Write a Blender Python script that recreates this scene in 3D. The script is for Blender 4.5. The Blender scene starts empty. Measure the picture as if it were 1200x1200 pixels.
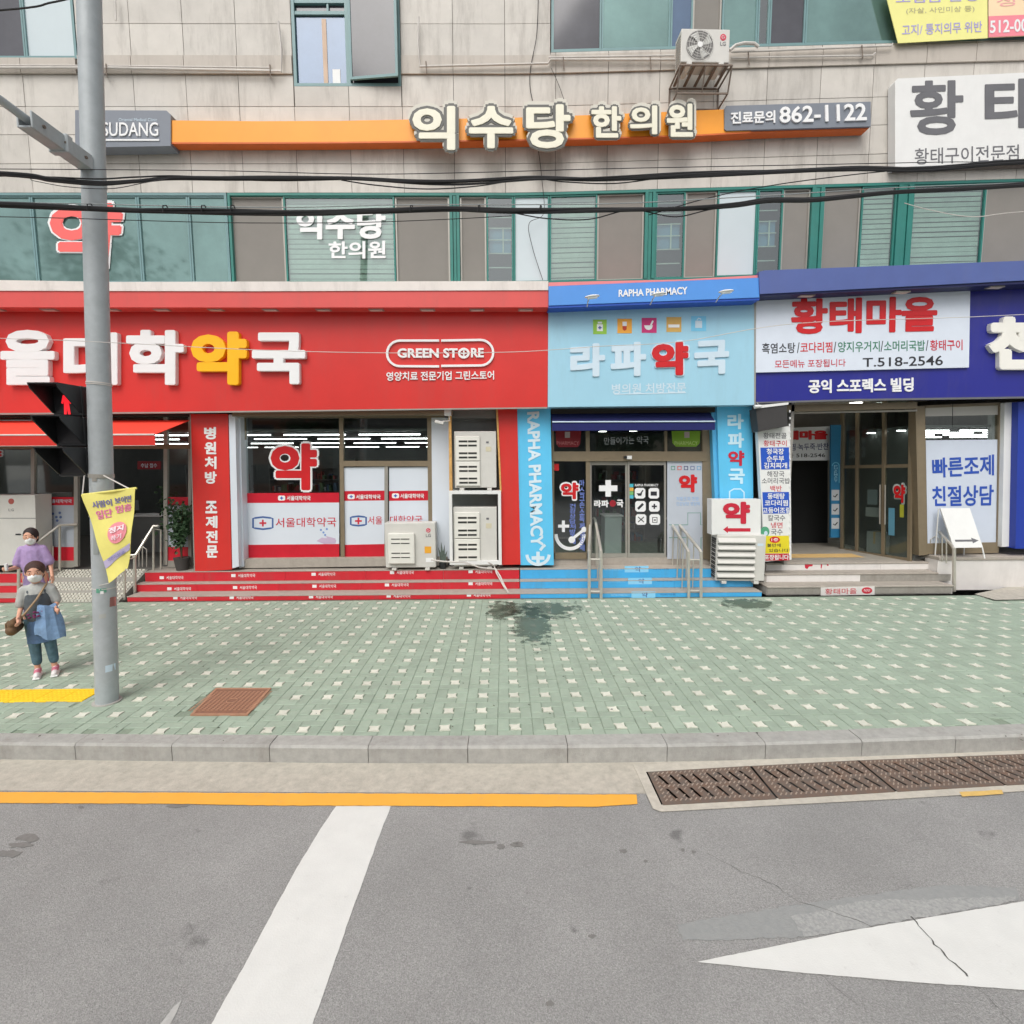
import bpy, bmesh, math, random
from mathutils import Vector, Matrix
random.seed(7)
R = math.radians
sc = bpy.context.scene
col = sc.collection

# ------------------------------------------------------------------ camera, sky, sun, exposure
CAM_Z, PITCH, YAW, ROLL = 2.9, 5.71, 0.8, 0.25
CR = Matrix.Rotation(R(-YAW), 3, 'Z') @ Matrix.Rotation(R(90 - PITCH), 3, 'X') @ Matrix.Rotation(R(-ROLL), 3, 'Z')
CP = Vector((0, 0, CAM_Z))
cd = bpy.data.cameras.new('camera'); cam = bpy.data.objects.new('camera', cd)
cd.sensor_width = 36; cd.lens = 18; cd.clip_start = .05; cd.clip_end = 2000
cam.matrix_world = Matrix.Translation(CP) @ CR.to_4x4()
col.objects.link(cam); sc.camera = cam

SUN_EL, SUN_AZ = R(52), R(196)          # azimuth: clockwise from +Y; the sun stands high behind the camera
w = bpy.data.worlds.new('World'); sc.world = w; w.use_nodes = True
nt = w.node_tree; bg = nt.nodes['Background']
sky = nt.nodes.new('ShaderNodeTexSky'); sky.sky_type = 'NISHITA'; sky.sun_disc = False
sky.sun_elevation = SUN_EL; sky.sun_rotation = SUN_AZ; sky.air_density = 1.0; sky.dust_density = 4.0; sky.ozone_density = 1.0
hs = nt.nodes.new('ShaderNodeHueSaturation'); hs.inputs['Saturation'].default_value = .22
nt.links.new(sky.outputs[0], hs.inputs['Color']); nt.links.new(hs.outputs[0], bg.inputs[0])
bg.inputs[1].default_value = .15
sl = bpy.data.lights.new('sun', 'SUN'); sl.energy = 1.5; sl.angle = R(42); sl.color = (1, .965, .91)
so = bpy.data.objects.new('sun', sl); col.objects.link(so)
sd = Vector((math.sin(SUN_AZ) * math.cos(SUN_EL), math.cos(SUN_AZ) * math.cos(SUN_EL), math.sin(SUN_EL)))
so.rotation_euler = sd.to_track_quat('Z', 'Y').to_euler(); so.location = sd * 40
sc.view_settings.view_transform = 'Standard'; sc.view_settings.look = 'None'
sc.view_settings.exposure = 0.05; sc.view_settings.gamma = 1; sc.view_settings.use_curve_mapping = False

# ------------------------------------------------------------------ measuring: a photograph point on a plane of the place
def ray(px, py): return CR @ Vector(((px - 600) / 600, -(py - 600) / 600, -1))
def F(px, py, Y):
    d = ray(px, py); return CP + d * (Y / d.y)
def G(px, py, z=0.0):
    d = ray(px, py); return CP + d * ((z - CAM_Z) / d.z)

# ------------------------------------------------------------------ materials
def S(r, g, b):
    f = lambda c: (c / 255 / 12.92) if c <= 10 else ((c / 255 + .055) / 1.055) ** 2.4
    return (f(r), f(g), f(b))
MATS = {}
def mat(name, c, rough=.6, var=.08, scale=3., bump=0., bscale=40., metal=0., rnd=0., emit=0., spec=.5, c2=None, dirt=0., alpha=None):
    if name in MATS: return MATS[name]
    m = bpy.data.materials.new(name); m.use_nodes = True; MATS[name] = m
    n = m.node_tree; N = n.nodes; L = n.links; p = N['Principled BSDF']
    p.inputs['Roughness'].default_value = rough; p.inputs['Metallic'].default_value = metal
    p.inputs['Specular IOR Level'].default_value = spec
    geo = N.new('ShaderNodeNewGeometry')
    no = N.new('ShaderNodeTexNoise'); no.inputs['Scale'].default_value = scale; no.inputs['Detail'].default_value = 6
    no.inputs['Roughness'].default_value = .65
    L.new(geo.outputs['Position'], no.inputs['Vector'])
    mx = N.new('ShaderNodeMix'); mx.data_type = 'RGBA'
    mr = N.new('ShaderNodeMapRange'); mr.inputs[1].default_value = .3; mr.inputs[2].default_value = .7
    L.new(no.outputs[0], mr.inputs[0]); L.new(mr.outputs[0], mx.inputs[0])
    b = c2 if c2 else tuple(min(1, v * (1 + var)) for v in c)
    a = c if c2 else tuple(v * (1 - var) for v in c)
    mx.inputs[6].default_value = (*a, 1); mx.inputs[7].default_value = (*b, 1)
    out = mx.outputs[2]
    if dirt:
        d2 = N.new('ShaderNodeTexNoise'); d2.inputs['Scale'].default_value = 1.3; d2.inputs['Detail'].default_value = 9
        d2.inputs['Roughness'].default_value = .75
        mp = N.new('ShaderNodeMapping'); mp.inputs['Scale'].default_value = (1.6, 1.6, .28)
        L.new(geo.outputs['Position'], mp.inputs[0]); L.new(mp.outputs[0], d2.inputs['Vector'])
        r2 = N.new('ShaderNodeMapRange'); r2.inputs[1].default_value = .5; r2.inputs[2].default_value = .78
        r2.inputs[4].default_value = dirt
        L.new(d2.outputs[0], r2.inputs[0])
        m2 = N.new('ShaderNodeMix'); m2.data_type = 'RGBA'; L.new(r2.outputs[0], m2.inputs[0]); L.new(out, m2.inputs[6])
        m2.inputs[7].default_value = (.16, .135, .11, 1); out = m2.outputs[2]
    if rnd:
        oi = N.new('ShaderNodeObjectInfo'); r3 = N.new('ShaderNodeMapRange')
        r3.inputs[3].default_value = 1 - rnd; r3.inputs[4].default_value = 1 + rnd; ai = N.new('ShaderNodeMath'); ai.operation = 'ADD'; fi = N.new('ShaderNodeMath'); fi.operation = 'FRACT'; L.new(oi.outputs['Random'], ai.inputs[0]); L.new(geo.outputs['Random Per Island'], ai.inputs[1]); L.new(ai.outputs[0], fi.inputs[0]); L.new(fi.outputs[0], r3.inputs[0])
        hv = N.new('ShaderNodeHueSaturation'); L.new(out, hv.inputs['Color']); L.new(r3.outputs[0], hv.inputs['Value']); out = hv.outputs[0]
    L.new(out, p.inputs['Base Color'])
    if emit:
        p.inputs['Emission Color'].default_value = (*c, 1); p.inputs['Emission Strength'].default_value = emit
    if bump:
        nb = N.new('ShaderNodeTexNoise'); nb.inputs['Scale'].default_value = bscale; nb.inputs['Detail'].default_value = 5
        L.new(geo.outputs['Position'], nb.inputs['Vector'])
        bn = N.new('ShaderNodeBump'); bn.inputs['Strength'].default_value = bump; bn.inputs['Distance'].default_value = .02
        L.new(nb.outputs[0], bn.inputs['Height']); L.new(bn.outputs[0], p.inputs['Normal'])
    if alpha is not None: p.inputs['Alpha'].default_value = alpha
    return m
def glass(name, tint, refl):
    m = bpy.data.materials.new(name); m.use_nodes = True; N = m.node_tree.nodes; L = m.node_tree.links
    N.remove(N['Principled BSDF']); o = N['Material Output']
    t = N.new('ShaderNodeBsdfTransparent'); t.inputs[0].default_value = (*tint, 1)
    g = N.new('ShaderNodeBsdfGlossy'); g.inputs['Roughness'].default_value = .03; g.inputs['Color'].default_value = (.9, .95, .95, 1)
    fr = N.new('ShaderNodeFresnel'); fr.inputs[0].default_value = 1.5
    ad = N.new('ShaderNodeMath'); ad.inputs[1].default_value = refl; L.new(fr.outputs[0], ad.inputs[0])
    gn = N.new('ShaderNodeNewGeometry'); iv = N.new('ShaderNodeMath'); iv.operation = 'SUBTRACT'; iv.inputs[0].default_value = 1; L.new(gn.outputs['Backfacing'], iv.inputs[1])
    mu = N.new('ShaderNodeMath'); mu.operation = 'MULTIPLY'; L.new(ad.outputs[0], mu.inputs[0]); L.new(iv.outputs[0], mu.inputs[1])
    x = N.new('ShaderNodeMixShader'); L.new(mu.outputs[0], x.inputs[0]); L.new(t.outputs[0], x.inputs[1]); L.new(g.outputs[0], x.inputs[2])
    L.new(x.outputs[0], o.inputs[0]); MATS[name] = m; return m

M_tile = mat('stone_tile', S(200, 195, 187), .55, .07, 2.2, .12, 60, rnd=.08, dirt=.6)
M_joint = mat('tile_joint', S(100, 95, 89), .9)
M_band = mat('stone_band', S(188, 180, 170), .6, .06, 2, dirt=.55)
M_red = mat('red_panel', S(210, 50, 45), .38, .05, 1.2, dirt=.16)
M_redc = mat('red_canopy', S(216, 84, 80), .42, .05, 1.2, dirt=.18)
M_riser = mat('red_riser_film', S(205, 38, 52), .4, .06, 3, dirt=.35)
M_film = mat('red_film', S(200, 28, 48), .35)
M_lblue = mat('pale_blue_panel', S(160, 206, 226), .4, .03, 1, dirt=.15)
M_pblue = mat('sky_blue_panel', S(96, 196, 240), .4, .04, 1.5, dirt=.14)
M_rblue = mat('blue_riser_film', S(72, 172, 228), .4, .06, 3, dirt=.35)
M_cblue = mat('blue_canopy', S(82, 146, 222), .4, .05, 1.5, dirt=.05)
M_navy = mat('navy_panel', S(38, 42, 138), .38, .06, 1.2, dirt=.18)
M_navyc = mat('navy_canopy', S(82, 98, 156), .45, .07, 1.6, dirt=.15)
M_navyf = mat('navy_fabric', S(22, 28, 92), .8, .1, 6)
M_awn = mat('red_fabric', S(232, 66, 46), .75, .06, 5)
M_white = mat('white_paint', S(228, 228, 226), .45, .03, 3, dirt=.06)
M_ledge = mat('white_ledge', S(226, 218, 212), .55, .05, 3, dirt=.35)
M_post = mat('white_film', S(214, 221, 230), .35, .02, 1)
M_letw = mat('letter_white', S(236, 236, 236), .4, .02)
M_lety = mat('letter_yellow', S(252, 186, 10), .4, .03)
M_letc = mat('letter_cream', S(232, 228, 208), .45, .04, 8)
M_letd = mat('letter_edge_grey', S(92, 92, 88), .5, .05)
M_lgrey = mat('letter_grey', S(104, 104, 108), .5)
M_lred = mat('letter_red', S(205, 28, 34), .4)
M_lcrim = mat('letter_crimson', S(200, 40, 62), .4)
M_lpale = mat('letter_pale', S(202, 220, 232), .5)
M_lblueT = mat('letter_blue', S(44, 82, 176), .4)
M_lnavy = mat('letter_navy', S(36, 44, 96), .5)
M_lgreen = mat('letter_green', S(46, 122, 92), .5)
M_lblk = mat('letter_black', S(44, 44, 50), .5)
M_pink = mat('letter_pink', S(240, 132, 160), .6)
M_orange = mat('orange_panel', S(246, 160, 42), .4, .04, 1.5, dirt=.05)
M_oranged = mat('orange_panel_shaded', S(216, 104, 40), .5)  # darker orange paints the shade on the band's underside
M_grey = mat('grey_panel', S(122, 128, 138), .45, .05, 2, dirt=.08)
M_teal = mat('teal_frame', S(112, 146, 148), .4, .06, 4, dirt=.12)
M_green = mat('green_frame', S(44, 122, 112), .4, .08, 4, dirt=.12)
M_alu = mat('aluminium', S(168, 164, 156), .35, .06, 6, metal=.35, dirt=.1)
M_bronze = mat('bronze_frame', S(140, 126, 104), .4, .08, 5, metal=.3, dirt=.1)
M_steel = mat('stainless_steel', S(205, 200, 190), .28, .06, 8, metal=.5)
M_galv = mat('galvanised_steel', S(172, 178, 180), .5, .09, 7, .08, 30, metal=.1, dirt=.10)
M_pipe = mat('painted_pipe', S(205, 200, 194), .5, dirt=.2)
M_brk = mat('bracket_metal', S(120, 108, 98), .6, .2, 12, metal=.3)
M_black = mat('black_housing', S(40, 41, 43), .38, .2, 6)
M_cable = mat('black_cable', S(24, 24, 26), .6)
M_ac = mat('ac_casing', S(206, 204, 198), .42, .04, 3, dirt=.1)
M_acd = mat('ac_dark', S(52, 52, 50), .7)
M_ach = mat('ac_guard', S(224, 222, 214), .45, .04, 3, dirt=.06)
M_wood = mat('raw_wood', S(206, 160, 96), .8, .2, 14)
M_conc = mat('concrete', S(176, 172, 166), .85, .09, 5, .25, 60, rnd=.04, dirt=.25)
M_curb = mat('curb_granite', S(166, 165, 160), .85, .14, 11, .3, 90, rnd=.07, dirt=.5)
M_gut = mat('gutter_concrete', S(182, 176, 164), .9, .16, 14, .3, 90, dirt=.2)
M_step = mat('step_stone', S(168, 160, 150), .7, .1, 9, .15, 60, rnd=.04, dirt=.3)
M_marble = mat('white_riser_tile', S(222, 218, 214), .4, .05, 3, rnd=.03, dirt=.2)
M_pgreen = mat('green_paver', S(156, 171, 154), .85, .09, 5, .25, 120, rnd=.07, dirt=.22)
M_pwhite = mat('white_paver', S(214, 214, 200), .8, .08, 9, .2, 120, rnd=.07, dirt=.25)
M_pjoint = mat('paver_joint', S(132, 145, 128), .95, .15, 30)
M_ylw = mat('yellow_tactile', S(248, 206, 40), .7, .06, 9)
M_cover = mat('brown_cover_iron', S(150, 106, 82), .7, .2, 16, .3, 90, c2=S(126, 92, 76))
M_coverl = mat('brown_cover_rib', S(172, 130, 104), .7, .15, 16)
M_rust = mat('rusty_iron', S(124, 98, 82), .75, .3, 14, .3, 90, metal=.1, c2=S(104, 98, 92), dirt=.4)
M_pit = mat('drain_pit_dark', (.012, .011, .01), .9)
M_intw = mat('interior_wall', S(120, 124, 122), .8)
M_intd = mat('interior_dark', S(112, 116, 114), .85)
M_intf = mat('interior_floor', S(96, 94, 90), .5)
M_tube = mat('lamp_tube', (1, 1, .98), .5, 0, emit=10)
M_spot = mat('downlight_lens', (1, .98, .92), .5, 0, emit=6)
M_screen = mat('insect_screen', S(134, 130, 124), .8, .04, 2, .1, 300)
M_blind = mat('blind_slat', S(168, 180, 168), .6, .14, 2.5, rnd=.06)
M_frost = mat('frosted_pane', S(196, 208, 212), .25, .03, 1)
M_tealg = mat('teal_film_glass', S(112, 142, 138), .05, .18, 1.1, metal=.42, spec=.9)
M_bluepane = mat('blue_pane_glass', S(82, 104, 132), .05, .12, 1.3, metal=.12, spec=.8)  # base colour holds the blue reflection of the narrow window's panes
M_darkpane = mat('dark_film_glass', S(74, 74, 80), .08, .2, 1.3, metal=.12, spec=.7)
M_leaf = mat('leaf_green', (.04, .085, .035), .6, .4, 9)
M_leafb = mat('agave_leaf', (.10, .13, .11), .55, .25, 30)
M_skin = mat('skin', S(216, 164, 138), .6, .08, 18)
M_hair = mat('brown_hair', S(70, 46, 38), .6, .35, 60, .8, 70)
M_mask = mat('white_mask', S(226, 228, 226), .8)
M_purp = mat('lilac_cloth', S(170, 146, 190), .9, .12, 12, .9, 11)
M_purpd = mat('lilac_skirt', S(152, 132, 174), .9, .2, 12, .9, 10)
M_shirt = mat('grey_shirt', S(176, 178, 174), .9, .08, 12, .9, 13)
M_vest = mat('dark_pinafore', S(86, 92, 96), .9, .14, 12, .9, 12)
M_denim = mat('blue_denim', S(86, 114, 152), .9, .25, 10, 1., 11)
M_jean = mat('teal_jeans', S(82, 112, 128), .9, .22, 16, 1., 14)
M_bag = mat('brown_bag', S(108, 84, 60), .8, .3, 20)
M_strap = mat('tan_strap', S(168, 142, 112), .8)
M_shoe = mat('white_trainer', S(232, 226, 226), .6)
M_shoep = mat('pink_trainer_panel', S(196, 110, 130), .6)
M_banner = mat('yellow_cloth', S(238, 228, 128), .85, .05, 6)
M_lilac = mat('lilac_print', S(188, 178, 208), .85)
M_glass = glass('clear_glass', (.9, .93, .92), .045)
M_glassd = glass('tinted_glass', (.85, .89, .88), .10)
M_glassw = glass('window_glass', (.84, .92, .90), .16)
M_redlamp = mat('red_signal_lamp', S(240, 36, 48), .5, 0, emit=1.0)
M_box = {}
def cm(r, g, b, rough=.5, name=None):
    k = name or 'paint_%02x%02x%02x' % (r, g, b)
    return mat(k, S(r, g, b), rough, .03)

# asphalt: speckle, patches and fine cracks on top of the shared recipe
def asphalt():
    m = bpy.data.materials.new('asphalt'); m.use_nodes = True; N = m.node_tree.nodes; L = m.node_tree.links; p = N['Principled BSDF']
    geo = N.new('ShaderNodeNewGeometry'); base = S(150, 149, 147)
    def noise(s, d=4, r=.6):
        t = N.new('ShaderNodeTexNoise'); t.inputs['Scale'].default_value = s; t.inputs['Detail'].default_value = d; t.inputs['Roughness'].default_value = r
        L.new(geo.outputs['Position'], t.inputs['Vector']); return t
    def rng(i, a, b, c, d):
        q = N.new('ShaderNodeMapRange'); 
        for k, v in zip((1, 2, 3, 4), (a, b, c, d)): q.inputs[k].default_value = v
        L.new(i, q.inputs[0]); return q.outputs[0]
    def mul(a, b):
        q = N.new('ShaderNodeMath'); q.operation = 'MULTIPLY'; L.new(a, q.inputs[0]); L.new(b, q.inputs[1]); return q.outputs[0]
    f = mul(rng(noise(.9, 7).outputs[0], .3, .7, .88, 1.10), rng(noise(110, 3, .7).outputs[0], .3, .7, .66, 1.32))
    v = N.new('ShaderNodeTexVoronoi'); v.inputs['Scale'].default_value = 42; L.new(geo.outputs['Position'], v.inputs['Vector'])
    f = mul(f, rng(v.outputs['Distance'], .0, .16, 1.45, 1.0))
    f = mul(f, rng(noise(2.6, 3, .5).outputs[0], .24, .31, .6, 1))
    f = mul(f, rng(noise(6, 2, .5).outputs[0], .20, .27, .6, 1))
    hv = N.new('ShaderNodeHueSaturation'); hv.inputs['Color'].default_value = (*base, 1); L.new(f, hv.inputs['Value'])
    L.new(hv.outputs[0], p.inputs['Base Color']); p.inputs['Roughness'].default_value = .85
    b = N.new('ShaderNodeBump'); b.inputs['Strength'].default_value = .8; b.inputs['Distance'].default_value = .008
    L.new(noise(130, 3).outputs[0], b.inputs['Height']); L.new(b.outputs[0], p.inputs['Normal'])
    MATS['asphalt'] = m; return m
M_asph = asphalt()
def paint(name, c, wear=.25):
    m = mat(name, c, .6, .04, 5, .1, 90); N = m.node_tree.nodes; L = m.node_tree.links; p = N['Principled BSDF']
    geo = N.new('ShaderNodeNewGeometry'); t = N.new('ShaderNodeTexNoise'); t.inputs['Scale'].default_value = 7; t.inputs['Detail'].default_value = 10
    t.inputs['Roughness'].default_value = .8; L.new(geo.outputs['Position'], t.inputs['Vector'])
    q = N.new('ShaderNodeMapRange'); q.inputs[1].default_value = .60; q.inputs[2].default_value = .72; q.inputs[4].default_value = wear
    L.new(t.outputs[0], q.inputs[0]); x = N.new('ShaderNodeMix'); x.data_type = 'RGBA'
    src = p.inputs['Base Color'].links[0].from_socket; L.new(q.outputs[0], x.inputs[0]); L.new(src, x.inputs[6]); x.inputs[7].default_value = (.3, .29, .28, 1)
    L.new(x.outputs[2], p.inputs['Base Color']); return m
M_mwhite = paint('road_paint_white', S(216, 216, 212), .3)
M_myel = paint('road_paint_yellow', S(236, 172, 66), .3)

# ------------------------------------------------------------------ object helpers
ORD = ['first', 'second', 'third', 'fourth', 'fifth', 'sixth', 'seventh', 'eighth', 'ninth', 'tenth', 'eleventh']
WM = {}
def tag(o, label=None, cat=None, group=None, kind=None):
    if label: o['label'] = label
    if cat: o['category'] = cat
    if group: o['group'] = group
    if kind: o['kind'] = kind
    return o
def thing(name, label, cat, loc, rotz=0, group=None, M=None):
    o = bpy.data.objects.new(name, None); col.objects.link(o); o.empty_display_size = .2
    m = M if M is not None else Matrix.Translation(Vector(loc)) @ Matrix.Rotation(rotz, 4, 'Z')
    o.matrix_world = m; WM[o.name] = m.copy()
    return tag(o, label, cat, group)
def link(me, name, parent, origin):
    o = bpy.data.objects.new(name, me); col.objects.link(o)
    m = Matrix.Translation(origin); WM[o.name] = m
    if parent is not None:
        o.parent = parent; o.matrix_basis = WM[parent.name].inverted() @ m
    else: o.matrix_basis = m
    return o
def mesh(name, vs, fs, material, parent=None, smooth=False, label=None, kind=None):
    vs = [Vector(v) for v in vs]
    lo = Vector((min(v.x for v in vs), min(v.y for v in vs), min(v.z for v in vs)))
    hi = Vector((max(v.x for v in vs), max(v.y for v in vs), max(v.z for v in vs)))
    org = Vector(((lo.x + hi.x) / 2, (lo.y + hi.y) / 2, lo.z))
    me = bpy.data.meshes.new(name); me.from_pydata([v - org for v in vs], [], fs); me.update()
    if material: me.materials.append(material)
    if smooth:
        me.polygons.foreach_set('use_smooth', [True] * len(me.polygons))
        try: me.set_sharp_from_angle(angle=R(40))
        except Exception: pass
    o = link(me, name, parent, org)
    if label: o['label'] = label
    if kind: o['kind'] = kind
    return o
I4 = Matrix.Identity(4)
class MB:
    def __init__(s, M=None): s.v = []; s.f = []; s.M = M
    def add(s, vs, fs):
        n = len(s.v); s.v += [(s.M @ Vector(v)) if s.M is not None else Vector(v) for v in vs]
        s.f += [tuple(i + n for i in f) for f in fs]; return s
    def box(s, x0, x1, y0, y1, z0, z1, c=0):
        if c:
            bm = bmesh.new(); vs = [bm.verts.new(p) for p in [(x0,y0,z0),(x1,y0,z0),(x1,y1,z0),(x0,y1,z0),(x0,y0,z1),(x1,y0,z1),(x1,y1,z1),(x0,y1,z1)]]
            for f in [(3,2,1,0),(4,5,6,7),(0,1,5,4),(1,2,6,5),(2,3,7,6),(3,0,4,7)]: bm.faces.new([vs[i] for i in f])
            bmesh.ops.bevel(bm, geom=bm.edges[:], offset=c, segments=2 if c > .012 else 1, affect='EDGES', profile=.5)
            bm.verts.index_update(); s.add([v.co.copy() for v in bm.verts], [[v.index for v in f.verts] for f in bm.faces]); bm.free(); return s
        return s.add([(x0,y0,z0),(x1,y0,z0),(x1,y1,z0),(x0,y1,z0),(x0,y0,z1),(x1,y0,z1),(x1,y1,z1),(x0,y1,z1)],
                     [(3,2,1,0),(4,5,6,7),(0,1,5,4),(1,2,6,5),(2,3,7,6),(3,0,4,7)])
    def prism(s, front, back):                       # two matching loops
        n = len(front); 
        return s.add(list(front) + list(back), [tuple(range(n)), tuple(range(2*n-1, n-1, -1))] + [(i, i+n, (i+1) % n + n, (i+1) % n) for i in range(n)])
    def slab(s, pts, Y, t):                          # photo polygon (clockwise as seen) on a facade plane, going back by t
        a = [F(x, y, Y) for x, y in pts]; b = [p + Vector((0, t, 0)) for p in a]; a.reverse(); b.reverse()
        return s.prism(a, b)
    def ground(s, pts, z, t):
        a = [G(x, y, z) for x, y in pts]; b = [p - Vector((0, 0, t)) for p in a]; a.reverse(); b.reverse()
        return s.prism(a, b)
    def stroke(s, pts, wd, Y, t, closed=False):      # ribbon following a photo polyline
        P = [Vector(p) for p in pts]; n = len(P); L_, R_ = [], []
        for i in range(n):
            a = P[i-1] if (i > 0 or closed) else P[i]; b = P[(i+1) % n] if (i < n-1 or closed) else P[i]
            d = (b - a).normalized(); q = Vector((-d.y, d.x)) * wd / 2; L_.append(P[i] - q); R_.append(P[i] + q)
        vs = [F(p.x, p.y, Y) for p in L_ + R_]; vs += [v + Vector((0, t, 0)) for v in vs]; fs = []
        for i in range(n if closed else n-1):
            j = (i+1) % n
            fs += [(i, i+n, j+n, j), (i+2*n, j+2*n, j+3*n, i+3*n), (i, j, j+2*n, i+2*n), (i+n, i+3*n, j+3*n, j+n)]
        if not closed: fs += [(0, 2*n, 3*n, n), (n-1, 2*n-1, 4*n-1, 3*n-1)]
        return s.add(vs, fs)
    def disc(s, cx, cy, rx, ry, Y, t, n=20):
        return s.slab([(cx + rx * math.cos(2*math.pi*i/n), cy + ry * math.sin(2*math.pi*i/n)) for i in range(n)], Y, t)
    def tube(s, path, r, n=8, cap=True):
        P = [Vector(p) for p in path]; rs = r if isinstance(r, (list, tuple)) else [r] * len(P); rings = []
        up = None
        for i, p in enumerate(P):
            d = (P[min(i+1, len(P)-1)] - P[max(i-1, 0)]).normalized()
            if up is None: up = d.orthogonal().normalized()
            u = (up - d * up.dot(d)).normalized(); v = d.cross(u); up = u
            rings.append([p + (u * math.cos(2*math.pi*k/n) + v * math.sin(2*math.pi*k/n)) * rs[i] for k in range(n)])
        vs = [q for g in rings for q in g]; fs = []
        for i in range(len(P)-1):
            for k in range(n): fs.append((i*n+k, i*n+(k+1) % n, (i+1)*n+(k+1) % n, (i+1)*n+k))
        if cap: fs += [tuple(range(n-1, -1, -1)), tuple((len(P)-1)*n+k for k in range(n))]
        return s.add(vs, fs)
    def ball(s, c, r, n=10, m=7):
        c = Vector(c); rx, ry, rz = r if isinstance(r, (list, tuple)) else (r, r, r); vs = [c + Vector((0, 0, rz))]; fs = []
        for i in range(1, m):
            t = math.pi * i / m
            for k in range(n): a = 2*math.pi*k/n; vs.append(c + Vector((rx*math.sin(t)*math.cos(a), ry*math.sin(t)*math.sin(a), rz*math.cos(t))))
        vs.append(c - Vector((0, 0, rz)))
        for k in range(n): fs.append((0, 1+k, 1+(k+1) % n)); fs.append((len(vs)-1, 1+(m-2)*n+(k+1) % n, 1+(m-2)*n+k))
        for i in range(m-2):
            for k in range(n): a = 1+i*n; fs.append((a+k, a+n+k, a+n+(k+1) % n, a+(k+1) % n))
        return s.add(vs, fs)
    def cone(s, p0, r0, p1, r1, n=12): return s.tube([p0, p1], [r0, r1], n)
    def build(s, name, material, parent=None, smooth=False, label=None, kind=None):
        return mesh(name, s.v, s.f, material, parent, smooth, label, kind)

def lerp(a, b, t): return a + (b - a) * t
def q4(b):          # box or four corners -> TL, TR, BR, BL
    if len(b) == 4 and not isinstance(b[0], (tuple, list)): x0, y0, x1, y1 = b; return [(x0, y0), (x1, y0), (x1, y1), (x0, y1)]
    return list(b)
def panel(name, b, Y, t, m, parent=None, label=None): return MB().slab(q4(b), Y, t).build(name, m, parent, label=label)
def lerp(a, b, t): return a + (b - a) * t
def bil(q, u, v):   # v up
    tl, tr, br, bl = q
    return (lerp(lerp(bl[0], br[0], u), lerp(tl[0], tr[0], u), v), lerp(lerp(bl[1], br[1], u), lerp(tl[1], tr[1], u), v))
GL = {}
def glyphs(s, off, solid, res):
    k = (s, off, solid, res)
    if k not in GL:
        c = bpy.data.curves.new('t', 'FONT'); c.body = s; c.offset = off; c.resolution_u = res; c.extrude = 1 if solid else 0
        if not solid: c.fill_mode = 'FRONT'
        o = bpy.data.objects.new('t', c); col.objects.link(o)
        dg = bpy.context.evaluated_depsgraph_get(); me = bpy.data.meshes.new_from_object(o.evaluated_get(dg))
        vs = [v.co.copy() for v in me.vertices]; fs = [tuple(p.vertices) for p in me.polygons]
        bpy.data.objects.remove(o); bpy.data.curves.remove(c); bpy.data.meshes.remove(me)
        x0 = min(v.x for v in vs); x1 = max(v.x for v in vs); y0 = min(v.y for v in vs); y1 = max(v.y for v in vs)
        GL[k] = (vs, fs, x0, x1, y0, y1)
    return GL[k]
def text_geo(b, s, q, Y, ext, bold, off, res, pad=0., inner=False):
    q = q4(q); vs, fs, x0, x1, y0, y1 = glyphs(s, off, ext > 0.004, res); solid = ext > .004
    H = max(y1 - y0, .3)
    if not inner: x0 -= bold; x1 += bold; y0 -= bold; y1 += bold
    offs = [(0, 0)] if not bold else [(0, 0), (bold, 0), (-bold, 0), (0, bold), (0, -bold)] + ([(bold*.7, bold*.7), (-bold*.7, bold*.7), (bold*.7, -bold*.7), (-bold*.7, -bold*.7)] if bold > .02 else [])
    for k, (dx, dy) in enumerate(offs):
        dx += (pad * 0); out = []
        for v in vs:
            px, py = bil(q, (v.x + dx - x0) / (x1 - x0), (v.y + dy - y0) / (y1 - y0))
            yy = (Y - ext - k * .0008) if (not solid or v.z > 0) else Y
            out.append(F(px, py, yy) if not solid else F(px, py, Y) + Vector((0, yy - Y, 0)))
        b.add(out, fs)
def text(s, q, Y, m, parent, ext=.003, bold=0., off=0.012, res=3, name='lettering', label=None, inner=False):
    b = MB(); text_geo(b, s, q, Y, ext, bold, off, res, inner=inner); return b.build(name, m, parent, label=label)
def vtext(s, x0, x1, y0, y1, Y, m, parent, slant=0., gap=.12, **kw):   # characters stacked downwards
    b = MB(); n = len(s); h = (y1 - y0) / n
    ext = kw.get('ext', .003); bold = kw.get('bold', 0.); off = kw.get('off', .012)
    for i, c in enumerate(s):
        if c == ' ': continue
        dx = slant * i
        text_geo(b, c, (x0 + dx, y0 + i*h + h*gap/2, x1 + dx, y0 + (i+1)*h - h*gap/2), Y, ext, bold, off, 3)
    return b.build('lettering', m, parent)

# ------------------------------------------------------------------ depth planes, measured on the photograph
ZR = -.185
YS1 = G(600, 701.5).y; Z1 = F(600, 695.4, YS1).z
YS2 = G(600, 690.0, Z1).y; Z2 = F(600, 681, YS2).z
YS3 = G(600, 678.5, Z2).y; Z3 = F(600, 667, YS3).z
YG, YF, YC, YW = 11.55, 10.95, 10.62, 11.32
print('steps', YS1, Z1, YS2, Z2, YS3, Z3)

# ------------------------------------------------------------------ ground, road, kerb
g = MB().add([(-600, -600, ZR-.35), (600, -600, ZR-.35), (600, 600, ZR-.35), (-600, 600, ZR-.35)], [(0, 1, 2, 3)]).build('ground', M_conc, kind='structure')
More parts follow.
